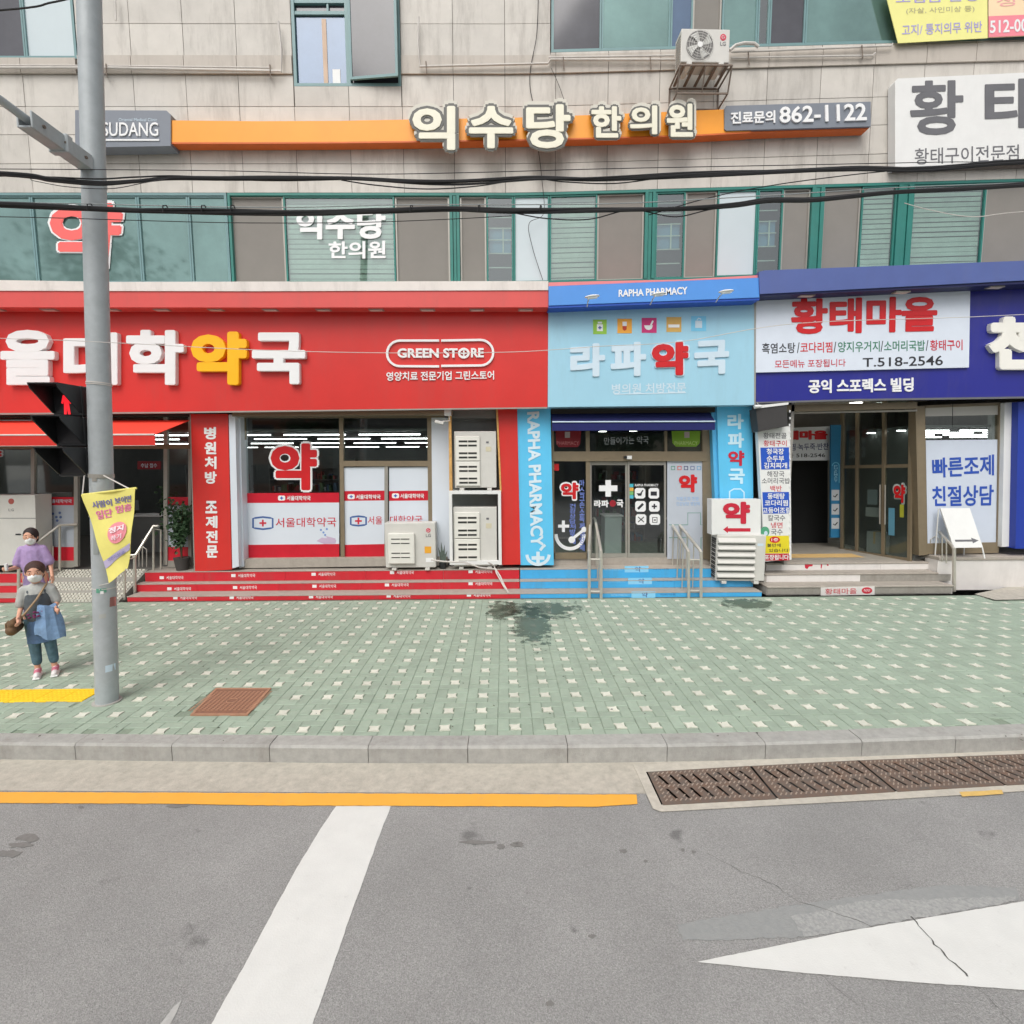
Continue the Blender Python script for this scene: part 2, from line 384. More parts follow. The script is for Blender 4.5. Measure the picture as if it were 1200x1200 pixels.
# the kerb line: back edge, front edge and gutter edge as measured, extended straight beyond the frame
def line(pts, z):
    P = [G(x, y, z) for x, y in pts]; a, b = P[0], P[1]; P.insert(0, a + (a - b).normalized() * 14)
    a, b = P[-1], P[-2]; P.append(a + (a - b).normalized() * 14); return P
def at(L_, x):
    for a, b in zip(L_, L_[1:]):
        if a.x <= x <= b.x: return a.lerp(b, (x - a.x) / (b.x - a.x))
    return L_[0].copy() if x < L_[0].x else L_[-1].copy()
KB = line([(0, 859), (200, 861), (400, 862), (600, 862), (750, 860.5), (900, 857.5), (1050, 853.5), (1200, 848)], 0)
KF = line([(0, 871), (200, 873), (400, 875), (600, 875.5), (750, 874), (900, 871), (1050, 867), (1200, 861)], 0)
GU = line([(0, 927), (200, 928), (400, 929), (600, 930), (745, 931), (900, 927), (1050, 921), (1200, 914)], ZR)
xs = [-22 + i * .5 for i in range(89)]
def strip(A, B, za, zb, name, m):
    vs = [Vector((at(A, x).x if 0 else x, at(A, x).y, za)) for x in xs] + [Vector((x, at(B, x).y, zb)) for x in xs]; n = len(xs)
    return mesh(name, vs, [(i, i+1, n+i+1, n+i) for i in range(n-1)], m, kind='structure')
road_b = MB().add([(-60, -60, ZR), (60, -60, ZR)] + [(60, 5, ZR), (-60, 5, ZR)], [(0, 1, 2, 3)])
# road: one sheet that ends at the gutter edge
vs = [Vector((x, at(GU, x).y + .02, ZR)) for x in xs]; n = len(xs)
vs = [Vector((-90, vs[0].y, ZR))] + vs + [Vector((90, vs[-1].y, ZR))]
n = len(vs); low = [Vector((v.x, -90, ZR)) for v in vs]
mesh('road', vs + low, [(i+n, i+n+1, i+1, i) for i in range(n-1)], M_asph, kind='structure')
strip(GU, KF, ZR+.004, ZR+.008, 'gutter', M_gut)
kerb = thing('kerb', None, None, (0, 5, 0)); kerb['kind'] = 'structure'
jx = [-16.5 + 1.02 * i for i in range(34)]
off_ = G(549, 868).x; k0 = min(jx, key=lambda v: abs(v - off_)); jx = [v + off_ - k0 for v in jx]
for a, b in zip(jx, jx[1:]):
    e = .0035; A = [at(KF, a+e), at(KF, b-e), at(KB, b-e), at(KB, a+e)]; dz = random.uniform(-.003, .003); h = .022
    up = [Vector((p.x, p.y + (h if i < 2 else 0), .002 + dz)) for i, p in enumerate(A)]
    mid = [Vector((p.x, p.y, (.002 + dz) - (h if i < 2 else 0))) for i, p in enumerate(A)]
    dn = [Vector((p.x, p.y + (.0 if i < 2 else 0), ZR - .05)) for i, p in enumerate(A)]
    vs = up + mid + dn
    fs = [(0, 1, 2, 3)] + [(4+i, 4+(i+1) % 4, (i+1) % 4, i) for i in range(4)] + [(8+i, 8+(i+1) % 4, 4+(i+1) % 4, 4+i) for i in range(4)]
    mesh('kerb_stone', vs, fs, M_curb, kerb)

# sidewalk: joint bed, pinwheels of four green pavers round a pale cross-shaped one
CELL = .385
base_y = 14.
sw = thing('sidewalk', None, None, (0, 7, 0)); sw['kind'] = 'structure'
n = len(xs); vs = [Vector((x, at(KB, x).y, -.012)) for x in xs] + [Vector((x, 10.6, -.012)) for x in xs]
mesh('paver_bed', vs, [(i, i+1, n+i+1, n+i) for i in range(n-1)], M_pjoint, sw)
ref = G(601.7, 798.7); rowref = ref.y; colref = ref.x           # a pale paver's centre in the photograph
a_, l_ = CELL / 3, CELL * 2 / 3
def pv(x0, x1, y0, y1, top=.0):        # a paver with chamfered rim, 10 faces; z up to top
    j = .002; c = .006; x0 += j; x1 -= j; y0 += j*3; y1 -= j*2
    lo = [(x0, y0), (x1, y0), (x1, y1), (x0, y1)]; hi = [(x0+c, y0+c), (x1-c, y0+c), (x1-c, y1-c), (x0+c, y1-c)]
    v = [Vector((*p, -.03)) for p in lo] + [Vector((*p, top-.005)) for p in lo] + [Vector((*p, top)) for p in hi]
    f = [(8, 9, 10, 11)] + [(4+i, 4+(i+1) % 4, 8+(i+1) % 4, 8+i) for i in range(4)] + [(i, (i+1) % 4, 4+(i+1) % 4, 4+i) for i in range(4)]
    return v, f
def cross(cx, cy, r, top):             # pinwheel-armed pale piece
    pts = []
    for k in range(4):
        a = math.pi/2 * k; c, s_ = math.cos(a), math.sin(a)
        for (u, v_) in ((r*1.22, -r*.92), (r*.86, -r*.30), (r*.84, r*.42)): pts.append((cx + u*c - v_*s_, cy + u*s_ + v_*c))
    hi = [Vector((x, y, top)) for x, y in pts]; lo = [Vector((cx + (x-cx)*1.04, cy + (y-cy)*1.04, -.03)) for x, y in pts]; m = len(pts)
    return hi + lo, [tuple(range(m))] + [(i, i+m, (i+1) % m + m, (i+1) % m) for i in range(m)]
holes = []                              # things set into the paving
MAN = [G(253, 806.5), G(318, 806.5), G(290, 838), G(223, 838)]
holes.append((min(MAN[0].x, MAN[3].x)-.01, max(MAN[1].x, MAN[2].x)+.01, MAN[3].y-.01, MAN[0].y+.01))
YT = (-20, G(108, 815).x + .0, G(50, 822).y, G(50, 808).y); holes.append(YT)
greens, whites = [], []
shared = {}
for iy in range(-10, 9):
    for ix in range(-42, 43):
        cx, cy = colref + ix*CELL, rowref - iy*CELL
        if abs(cx) > cy * 1.0 + 2.2: continue
        x0, y0 = cx - CELL/2, cy - CELL/2
        rects = [(x0, x0+l_, y0, y0+a_), (x0+l_, x0+CELL, y0, y0+l_), (x0+a_, x0+CELL, y0+l_, y0+CELL), (x0, x0+a_, y0+a_, y0+CELL)]
        for q in rects: greens.append(q)
        whites.append((cx, cy))
def clipr(q):
    x0, x1, y0, y1 = q; edge = at(KB, (x0+x1)/2).y + .004
    if y1 <= edge + .02: return None
    y0 = max(y0, edge)
    if y0 >= YS1 + .08: return None
    for (hx0, hx1, hy0, hy1) in holes:
        if x1 > hx0 and x0 < hx1 and y1 > hy0 and y0 < hy1:
            opts = []
            if hx0 > x0: opts.append((x0, hx0, y0, y1))
            if hx1 < x1: opts.append((hx1, x1, y0, y1))
            if hy0 > y0: opts.append((x0, x1, y0, hy0))
            if hy1 < y1: opts.append((x0, x1, hy1, y1))
            opts = [o for o in opts if o[1]-o[0] > .015 and o[3]-o[2] > .015]
            if not opts: return None
            x0, x1, y0, y1 = max(opts, key=lambda o: (o[1]-o[0])*(o[3]-o[2]))
    return (x0, x1, y0, y1)
greens = [r for r in map(clipr, greens) if r]
greens.sort(key=lambda q: q[2] + (100 if abs((q[0]+q[1])/2) > q[2]*1.02 else 0))
for q in greens[:300]:
    x0, x1, y0, y1 = q; key = (round(x1-x0, 4), round(y1-y0, 4)); org = Vector((x0, y0, 0)); 
    if key not in shared:
        v, f = pv(0, x1-x0, 0, y1-y0); me = bpy.data.meshes.new('green_paver'); me.from_pydata(v, [], f); me.materials.append(M_pgreen); shared[key] = me
    o = link(shared[key], 'green_paver', sw, org + Vector((0, 0, random.uniform(-.0025, .002))))
b = MB()
for q in greens[300:]:
    v, f = pv(*q, top=random.uniform(-.0025, .002)); b.add(v, f)
b.build('green_pavers', M_pgreen, sw, kind='stuff')
okw = [(x, y) for x, y in whites if at(KB, x).y + .07 < y < YS1 + .0 and not any(h[0]-.05 < x < h[1]+.05 and h[2]-.05 < y < h[3]+.05 for h in holes)]
okw.sort(key=lambda q: q[1] + (100 if abs(q[0]) > q[1]*1.02 else 0))
v, f = cross(0, 0, a_/2*.86, 0); me = bpy.data.meshes.new('white_paver'); me.from_pydata(v, [], f); me.materials.append(M_pwhite)
for (x, y) in okw[:300]: link(me, 'white_paver', sw, Vector((x, y, .0022)))
b = MB()
for (x, y) in okw[300:]: v, f = cross(x, y, a_/2*.86, .0022); b.add(v, f)
b.build('white_pavers', M_pwhite, sw, kind='stuff')

# yellow tactile blocks on the sidewalk by the pole
b = MB(); nx = 0; t = thing('tactile_paving', 'bright yellow tactile paving strip ending at the grey pole', 'tactile paving', ((YT[1]-3), YT[2], 0))
xx = YT[1]
while xx > -13:
    q = MB().box(xx-.3+.003, xx-.003, YT[2], YT[3], -.02, .006, .004)
    for i in range(5):
        for j in range(max(2, int((YT[3]-YT[2])/.06))): q.box(xx-.3+.03+i*.055, xx-.3+.05+i*.055, YT[2]+.02+j*.06, YT[2]+.045+j*.06, .006, .010)
    q.build('tactile_block', M_ylw, t); xx -= .3

# manhole cover
t = thing('manhole_cover', 'rusty brown square access cover set into the green pavers', 'manhole cover', (sum((p.x for p in MAN))/4, MAN[0].y-.3, 0))
def lp(ins, z):
    c = sum(MAN, Vector()) / 4; return [Vector(((p.x-c.x)*ins+c.x, (p.y-c.y)*ins+c.y, z)) for p in (MAN[3], MAN[2], MAN[1], MAN[0])]
b = MB(); o_, i_ = lp(1, .006), lp(.91, .006); o2, i2 = lp(1, -.02), lp(.91, -.02)
b.add(o_+i_+o2+i2, [(k, (k+1) % 4, 4+(k+1) % 4, 4+k) for k in range(4)] + [(8+k, 8+(k+1) % 4, (k+1) % 4, k) for k in range(4)] + [(4+k, 4+(k+1) % 4, 12+(k+1) % 4, 12+k) for k in range(4)])
b.build('rim', M_coverl, t)
MB().prism(lp(.895, .004), lp(.895, -.02)).build('cover_plate', M_cover, t); b = MB(); c_ = sum(MAN, Vector())/4
for k in range(-7, 8):
    for j in range(-7, 8):
        if abs(k) < 2 and abs(j) < 2: continue
        u = k*.052; v_ = j*.034; b.box(c_.x+u-.014, c_.x+u+.014, c_.y+v_-.006, c_.y+v_+.006, .004, .0085)
b.tube([(c_.x+.06*math.cos(a), c_.y+.06*math.sin(a), .005) for a in [i*math.pi/8 for i in range(17)]], .006, 5)
b.build('cover_pattern', M_coverl, t, kind='stuff')

# road markings
RJ = random.Random(21)
def rough(pts, amp=.8, step=7):
    out = []
    for (a, b_) in zip(pts, pts[1:] + pts[:1]):
        n_ = max(1, int(math.hypot(b_[0]-a[0], b_[1]-a[1])/step))
        for k in range(n_): t_ = k/n_; out.append((lerp(a[0], b_[0], t_) + RJ.uniform(-amp, amp)*(k > 0), lerp(a[1], b_[1], t_) + RJ.uniform(-amp, amp)*.6*(k > 0)))
    return out
def marking(name, pts, z, m, label=None):
    if name in ('white_stripe', 'white_arrow', 'yellow_line'): pts = rough(pts, .45)
    if name == 'worn_arrow': pts = rough(pts, 2.6, 5)
    P = [G(x, y, ZR+z) for x, y in pts]; P.reverse(); return mesh(name, P, [tuple(range(len(P)))], m, kind='structure')
L0 = G(0, 927, ZR); yl = []
for x in (-150, 0, 100, 200, 300, 400, 500, 600, 700, 746): yl.append((x, 928 + (x/745)*3.0 if x > 0 else 928))
marking('yellow_line', yl + [(747, 942)] + [(x, y + 13 + (1.5 if x > 200 else 0)) for x, y in reversed(yl[:-1])], .0085, M_myel)
marking('yellow_line', [(1124, 928), (1174, 925.5), (1176, 930.5), (1128, 933.5)], .0135, mat('worn_yellow_paint', S(214, 178, 104), .7, .1, 20))
marking('white_stripe', [(394, 944.5), (458, 944.5), (447, 973), (430, 1020), (411, 1072), (391, 1130), (366, 1201), (333, 1290), (196, 1290), (247, 1201), (288, 1128), (318, 1072), (347, 1018), (375, 972)], .004, M_mwhite)
marking('white_stripe', [(203, 1180), (213, 1172), (204, 1192), (196, 1206), (184, 1206)], .004, mat('worn_white_paint', S(176, 175, 172), .8, .12, 30))
marking('white_arrow', [(817, 1127), (1000, 1090), (1200, 1056), (1260, 1046), (1300, 1150), (1200, 1160), (1060, 1150), (930, 1139)], .008, M_mwhite)
gp = mat('worn_paint_patch', S(140, 142, 141), .85, .1, 22, .2, 100, c2=S(152, 153, 151))
marking('worn_arrow', [(793, 1083), (925, 1061), (1105, 1037), (1190, 1040), (1193, 1055), (1000, 1088), (940, 1098), (800, 1102)], .004, gp)
gp2 = mat('worn_paint_traces', S(172, 172, 169), .85, .1, 40, .2, 100, c2=S(140, 141, 140))
marking('worn_arrow', [(926, 1074), (1010, 1056), (1190, 1050), (1190, 1056), (1000, 1089), (942, 1098)], .006, gp2)
M_stain = mat('oil_stain', S(122, 120, 117), .7, .14, 40); M_crack = mat('crack', S(84, 82, 80), .9)
rs = random.Random(3)
def blot(cx, cy, rx, ry, m=None, n=14, name='oil_stain'):
    pts = [(cx + rx*math.cos(2*math.pi*i/n)*rs.uniform(.55, 1.15), cy + ry*math.sin(2*math.pi*i/n)*rs.uniform(.55, 1.15)) for i in range(n)]
    marking(name, pts, .0045, m or M_stain)
for q in [(12, 1000, 16, 5), (32, 982, 14, 5), (22, 990, 16, 4), (208, 944.5, 15, 2), (587, 992, 6, 4), (560, 987, 22, 3), (606, 990, 9, 3), (608, 988, 5, 2), (730, 997, 6, 3), (95, 946, 4, 2), (757, 1009, 3, 2), (694, 1097, 5, 3), (645, 1176, 6, 4), (800, 996, 3, 2), (813, 998, 3, 2)]: blot(*q)
crk = [(830, 1000), (870, 1022), (905, 1035), (935, 1055), (985, 1072), (1030, 1089)]
def crack(pts, wd, z=.009):
    P = [G(x + rs.uniform(-1.5, 1.5), y + rs.uniform(-1, 1), ZR+z) for x, y in pts]; b = MB(); L_, R_ = [], []
    Q = []
    for a, c in zip(P, P[1:]):
        for k in range(5): Q.append(a.lerp(c, k/5) + Vector((rs.uniform(-.012, .012), rs.uniform(-.012, .012), 0)))
    Q.append(P[-1])
    for i, p in enumerate(Q):
        d = (Q[min(i+1, len(Q)-1)] - Q[max(i-1, 0)]).normalized(); n_ = Vector((-d.y, d.x, 0)) * wd * rs.uniform(.25, 1); L_.append(p+n_); R_.append(p-n_)
    m_ = len(Q); mesh('crack', L_+R_, [(i, m_+i, m_+i+1, i+1) for i in range(m_-1)], M_crack, kind='structure')
crack(crk, .0022, .0075); crack([(1068, 1076), (1090, 1100), (1110, 1120), (1133, 1145)], .006, .0105); crack([(1133, 1146), (1160, 1170), (1190, 1205)], .002, .0075)
crack([(938, 1117), (965, 1145), (1010, 1180)], .0015, .0075)

# drain: four iron grate panels over a flat sheet painted black for the unlit depth, each cut with slanted slots
dr = thing('drain_grate', 'rusty iron drain grate with slanted slots in the gutter at right', 'drain grate', G(1000, 915, ZR))
topx = [(757, 904.5), (879, 897.5), (1005, 891), (1122, 886.5), (1236, 882)]; botx = [(775, 943), (911, 936), (1050, 927.5), (1178, 920), (1304, 913)]
MB().ground([(742, 896), (1000, 885), (1260, 873), (1330, 918), (1180, 928), (1050, 936), (915, 943), (775, 951), (765, 947)], ZR+.0125, .004).build('concrete_frame', mat('drain_frame_concrete', S(190, 184, 172), .9, .12, 14, .3, 90, dirt=.2), dr)
for k in range(4):
    q = [topx[k], topx[k+1], botx[k+1], botx[k]]; q = [(q[0][0]+2, q[0][1]), (q[1][0]-1, q[1][1]), (q[2][0]-1, q[2][1]), (q[3][0]+2, q[3][1])]
    C4 = [G(x, y, 0) for x, y in q]; C4 = [G(x, y, ZR+.0185) for x, y in q]
    def W(u, v): return C4[0].lerp(C4[1], u).lerp(C4[3].lerp(C4[2], u), v)
    cu = bpy.data.curves.new('c', 'CURVE'); cu.dimensions = '2D'; cu.fill_mode = 'BOTH'; cu.extrude = .5
    def sp(pts):
        s_ = cu.splines.new('POLY'); s_.points.add(len(pts)-1); s_.use_cyclic_u = True
        for i, (x, y) in enumerate(pts): s_.points[i].co = (x, y, 0, 1)
    sp([(0, 0), (1, 0), (1, 1), (0, 1)]); slots = []
    for r_ in range(2):
        for c in range(8):
            u = .07 + c*.108 + (.03 if c > 3 else 0); v_ = .13 + r_*.42; du, dv, wd = .05, .30, .028
            u += .015*r_
            sp([(u, v_), (u+wd, v_), (u+du+wd, v_+dv), (u+du, v_+dv)])
    o = bpy.data.objects.new('c', cu); col.objects.link(o)
    me = bpy.data.meshes.new_from_object(o.evaluated_get(bpy.context.evaluated_depsgraph_get())); bpy.data.objects.remove(o)
    vs = []
    for v in me.vertices: p = W(v.co.x, v.co.y); vs.append(Vector((p.x, p.y, ZR + (.0185 if v.co.z > 0 else .0130))))
    fs = [tuple(reversed(p.vertices)) for p in me.polygons]; pn = mesh('grate_panel', vs, fs, M_rust, dr)
    b = MB()
    for i in range(22):
        for j in range(9):
            u, v_ = .03 + i*.0435, .06 + j*.102
            if any(abs(u - (.07 + c*.108 + (.03 if c > 3 else 0) + .015*r_ + .045*(v_ - (.13+r_*.42))/.28 + .011)) < .03 and (.10+r_*.42) < v_ < (.44+r_*.42) for r_ in range(2) for c in range(8)): continue
            p = [W(u, v_+.03), W(u+.008, v_+.045), W(u+.034, v_-.015), W(u+.026, v_-.03)]
            b.prism([Vector((x.x, x.y, ZR+.0215)) for x in p][::-1] if 0 else [Vector((x.x, x.y, ZR+.0215)) for x in p], [Vector((x.x, x.y, ZR+.018)) for x in p])
    b.build('tread_ribs', mat('worn_iron', S(156, 140, 126), .6, .25, 9, metal=.05), pn)
MB().ground([(757, 904.5), (1005, 891), (1236, 882), (1304, 913), (1050, 927.5), (775, 943)], ZR+.0127, .0).build('pit', M_pit, dr)

# damp patches on the sidewalk below the condensate pipe
def wetmat():
    m = mat('wet_paving', S(84, 104, 86), .4, .15, 12); N = m.node_tree.nodes; L = m.node_tree.links; p = N['Principled BSDF']
    tc = N.new('ShaderNodeTexCoord'); sb = N.new('ShaderNodeVectorMath'); sb.operation = 'SUBTRACT'; sb.inputs[1].default_value = (.5, .5, 0); L.new(tc.outputs['Generated'], sb.inputs[0])
    ml = N.new('ShaderNodeVectorMath'); ml.operation = 'MULTIPLY'; ml.inputs[1].default_value = (2, 2, 0); L.new(sb.outputs[0], ml.inputs[0])
    ln = N.new('ShaderNodeVectorMath'); ln.operation = 'LENGTH'; L.new(ml.outputs[0], ln.inputs[0])
    no = N.new('ShaderNodeTexNoise'); no.inputs['Scale'].default_value = 4.5; no.inputs['Detail'].default_value = 8; no.inputs['Roughness'].default_value = .7
    g_ = N.new('ShaderNodeNewGeometry'); L.new(g_.outputs['Position'], no.inputs['Vector'])
    m1 = N.new('ShaderNodeMath'); m1.operation = 'MULTIPLY_ADD'; m1.inputs[1].default_value = 2.6; L.new(no.outputs[0], m1.inputs[0]); m1.inputs[2].default_value = -.62
    m2 = N.new('ShaderNodeMath'); m2.operation = 'SUBTRACT'; L.new(m1.outputs[0], m2.inputs[0]); L.new(ln.outputs['Value'], m2.inputs[1])
    mr = N.new('ShaderNodeMapRange'); mr.inputs[1].default_value = 0; mr.inputs[2].default_value = .12; mr.inputs[4].default_value = .62; L.new(m2.outputs[0], mr.inputs[0]); L.new(mr.outputs[0], p.inputs['Alpha']); return m
M_wet = wetmat()
def damp(x0, y0, x1, y1): mesh('damp_patch', [G(x0, y1, .0048), G(x1, y1, .0048), G(x1, y0, .0048), G(x0, y0, .0048)], [(0, 1, 2, 3)], M_wet, kind='structure')
damp(560, 701.8, 694, 728); damp(590, 703, 646, 770); damp(566, 701.8, 610, 732); damp(845, 699.5, 905, 717)
# scattered grit and dead leaves on the pavers
b = MB(); r_ = random.Random(11)
for i in range(150):
    p = G(r_.uniform(0, 1200), r_.uniform(715, 868), .004); a = r_.uniform(0, 6.28); l = r_.uniform(.008, .022)
    d = Vector((math.cos(a)*l, math.sin(a)*l, 0)); e = Vector((-d.y*.45, d.x*.45, .004)); b.add([p-d, p+e, p+d, p-e+Vector((0, 0, .004))], [(0, 3, 2, 1)])
b.build('fallen_leaves', mat('dead_leaf', S(70, 74, 62), .8, .3, 9), kind='stuff'); tag(bpy.data.objects['fallen_leaves'], 'tiny dark leaf scraps scattered over the green pavers', 'litter')

# ------------------------------------------------------------------ the building: tiled upper wall and its windows
def CW(px): return -.03 * max(0, px - 620) if px < 1300 else -.03 * 680
def PXX(px, y=280): return F(px, y, YW).x
def pxof(X): return 600 + (X / YW - math.tan(R(YAW))) * 600
def ZT(X, t): px = pxof(X); return F(px, t + CW(px), YW).z
bld = thing('commercial_building', 'beige stone-tiled building with green-framed windows above the three shops', 'building', (0, YW, 0))
def wq(b, X0, X1, t0, t1, Y, th):
    a = [Vector((X0, Y, ZT(X0, t1))), Vector((X1, Y, ZT(X1, t1))), Vector((X1, Y, ZT(X1, t0))), Vector((X0, Y, ZT(X0, t0)))]
    return b.prism(a, [p + Vector((0, th, 0)) for p in a])
XL, XR = -16., 16.
TOP = -120
wins = [(XL, PXX(89, 40), TOP-5, 69), (PXX(342.5, 50), PXX(469, 50), TOP-5, 101), (PXX(645, 40), XR, TOP-5, 62), (XL, XR, 226, 335)]
def sub(rect):
    out = [rect]
    for (a, b_, c, d) in wins:
        nx_ = []
        for (x0, x1, t0, t1) in out:
            if x1 <= a or x0 >= b_ or t1 <= c or t0 >= d: nx_.append((x0, x1, t0, t1)); continue
            if x0 < a: nx_.append((x0, a, t0, t1)); x0 = a
            if x1 > b_: nx_.append((b_, x1, t0, t1)); x1 = b_
            if t0 < c: nx_.append((x0, x1, t0, c))
            if t1 > d: nx_.append((x0, x1, d, t1))
        out = nx_
    return out
cols_px = [32, 96, 160, 221, 282, 346, 410, 472, 532, 592, 651, 712, 772, 835, 897, 959, 1020, 1079, 1136]
CX = [F(p, 150, YW).x for p in cols_px]; stp = (CX[-1]-CX[0])/(len(CX)-1)
while CX[0] > XL + .3: CX.insert(0, CX[0]-stp)
while CX[-1] < XR - .3: CX.append(CX[-1]+stp)
CX = [XL] + [c for c in CX if XL < c < XR] + [XR]
rows_t = [TOP, -84, -46, -9, 28, 66, 88, 125, 158, 192, 226]
bw = MB()
for t0, t1 in zip(rows_t, rows_t[1:]):
    for x0, x1 in zip(CX, CX[1:]):
        for rct in sub((x0, x1, t0, t1)):
            wq(bw, *rct, YW+.012, .25)
            X0, X1, T0, T1 = rct
            if X1-X0 < .04 or T1-T0 < 1.5: continue
            g_ = .0055; gt = .34; b = MB(); bandr = t0 == 66; pr = -.035 if bandr else random.uniform(-.0015, .0025)
            wq(b, X0+g_, X1-g_, T0+gt, T1-gt, YW+pr, .018 - pr)
            b.build('band_stone' if bandr else 'wall_tile', M_band if bandr else M_tile, bld)
bw.build('wall', M_joint, bld)
MB().box(XL, XR, 24.2, 24.4, 0, 12.4).build('rear_wall', M_intd, bld)
MB().box(XL, XR, YW+.26, 24.2, ZT(0, 330)-.2, ZT(0, 330)-.05).build('floor_slab', M_intd, bld)
MB().box(XL, XR, YW+.3, 24.2, ZT(0, 200), ZT(0, 190)).build('floor_slab', M_intd, bld)
MB().box(XL, XR, YW, 24.4, 12.6, 12.8).build('roof', M_conc, bld)
for X in (XL-.2, XR): MB().box(X, X+.2, YW+.02, 24.2, 0, 12.6).build('side_wall', M_tile, bld)
MB().box(XL, XR, YW+1.2, YW+1.25, ZT(0, 330), 12.4).build('inner_wall', mat('curtain_grey', S(96, 104, 102), .9, .2, 2), bld)

def window(segs, t0, t1, frame_m, ty=280, yo=.05, rail=None):
    wn = None
    x0 = F(segs[0][0], ty, YW).x; x1 = F(segs[-1][1], ty, YW).x
    b = MB(); d = .05
    for (sa, sc_, _t) in segs: wq(b, F(sa, ty, YW).x, F(sc_, ty, YW).x, t0, t0+3.0, YW-.0, .10); wq(b, F(sa, ty, YW).x, F(sc_, ty, YW).x, t1-2.4, t1, YW-.0, .10)
    if rail: wq(b, x0, x1, rail, rail+2.2, YW+.01, .07)
    wq(b, x0, x0+.05, t0+3, t1-2.4, YW+.0, .09); wq(b, x1-.05, x1, t0+3, t1-2.4, YW, .09)
    wn = b.build('window', frame_m, bld)
    for (a, c, ty_) in segs:
        A, B = F(a, ty, YW).x, F(c, ty, YW).x
        if ty_ == 'post':
            b = MB(); n_ = 3; wd = (B-A)/n_
            for k in range(n_): wq(b, A+k*wd+.006, A+(k+1)*wd-.006, t0+3, t1-2.4, YW-.012 + (.02 if k == 1 else 0), .08)
            b.build('mullion', M_green, wn); continue
        e = .025; T0, T1 = t0+3.2, t1-2.6
        off = yo + (.03 if ty_ in ('screen',) else 0.)
        fm = {'screen': M_alu}.get(ty_, frame_m)
        f = MB()
        wq(f, A+.004, A+e+.012, T0, T1, YW+off-.03, .05); wq(f, B-e-.012, B-.004, T0, T1, YW+off-.03, .05)
        wq(f, A+e+.012, B-e-.012, T0, T0+1.6, YW+off-.03, .05); wq(f, A+e+.012, B-e-.012, T1-1.6, T1, YW+off-.03, .05)
        fo = f.build('sash', fm, wn)
        m = {'screen': M_screen, 'teal': M_tealg, 'white': M_frost, 'blind': M_glassw, 'glass': M_glassw, 'blue': M_bluepane, 'dark': M_darkpane}[ty_]
        wq(MB(), A+e, B-e, T0+1, T1-1, YW+off, .008).build('pane', m, wn)
        if ty_ == 'glass':
            s_ = MB(); wq(s_, A+e+.03, B-e-.03, T0+34, T0+62, YW+.22, .01); s_.build('reflected_panel' if 0 else 'backing_pane', cm(92, 132, 158), wn)  # blue panel behind the glass paints in a reflected building
            s_ = MB()
            for k in (T0+8, T0+20, T0+33, T0+47, T0+63, T0+80): wq(s_, A+e+.02, B-e-.02, k, k+1.3, YW+.18, .01)
            wq(s_, (A+B)/2+.05, (A+B)/2+.08, T0+33, T0+63, YW+.17, .008); s_.build('inner_rail', M_blind, wn)
        if ty_ == 'blind':
            s_ = MB(); k = T0+2
            while k < T1-3: wq(s_, A+e+.02, B-e-.02, k, k+4.9+random.uniform(-.5, .5), YW+.09+random.uniform(0, .012), .006); k += 5.9
            s_.build('blind', M_blind, wn)
    return wn
# second-floor ribbon
window([(-330, -200, 'teal'), (-200, -90, 'blind'), (-90, 39, 'teal'), (39, 163, 'teal'), (163, 222, 'teal'), (222, 268, 'teal')], 226, 333, M_teal)
window([(269, 333, 'screen'), (333, 463, 'blind'), (463, 527, 'screen'), (527, 539, 'post'), (539, 570, 'screen'), (570, 602, 'glass'), (602, 644, 'white'),
        (644, 700, 'blind'), (700, 755, 'screen'), (755, 768, 'post'), (768, 803, 'glass'), (803, 840, 'screen'), (840, 887, 'white'), (887, 917, 'glass'), (917, 949, 'screen'),
        (949, 964, 'post'), (964, 1008, 'screen'), (1008, 1049, 'blind'), (1049, 1067, 'post'), (1067, 1153, 'blind'), (1153, 1250, 'screen'), (1250, 1265, 'post'), (1265, 1380, 'blind')], 226, 333, M_green)
# third floor
window([(-140, -40, 'teal'), (-40, 27, 'dark'), (27, 88, 'white')], TOP+4, 69, M_teal, 40)
window([(646, 705, 'dark'), (705, 786, 'teal'), (786, 812, 'blue'), (812, 846, 'screen'), (846, 888, 'teal'), (888, 902, 'glass'), (902, 944, 'dark'), (944, 1060, 'teal'), (1060, 1150, 'teal'), (1150, 1250, 'dark'), (1250, 1400, 'teal')], TOP+4, 62, M_teal, 40)
# the narrow window with one sash swung open
b = MB(); X0, X1 = wins[1][0], wins[1][1]; XM = F(407, 50, YW).x
wq(b, X0, X1, 97.5, 101, YW, .1); wq(b, X0, X0+.06, TOP, 97.5, YW, .1); wq(b, X1-.06, X1, TOP, 97.5, YW, .1); wq(b, XM-.04, XM+.04, TOP, 97.5, YW, .1)
wq(b, X0+.06, XM-.04, 12, 16, YW+.02, .08); wq(b, X0+.06, XM-.04, -1, 2.5, YW+.02, .08); wq(b, PXX(383, 5)-.02, PXX(383, 5)+.02, 2.5, 12, YW+.03, .05)
wn = b.build('window', M_teal, bld)
wq(MB(), X0+.07, XM-.05, 17, 97, YW+.06, .01).build('pane', M_bluepane, wn); wq(MB(), X0+.07, XM-.05, 3, 11.5, YW+.08, .01).build('pane', M_darkpane, wn)
wq(MB(), PXX(377, 50), PXX(382, 50), 20, 97, YW+.045, .02).build('blind_strip', mat('tan_strip', S(206, 180, 158), .7), wn)
wq(MB(), PXX(389, 90), PXX(398, 90), 79, 97, YW+.05, .005).build('sticker', M_white, wn)
wq(MB(), X0+.06, XM-.04, TOP, -1, YW+.06, .01).build('pane', M_bluepane, wn)
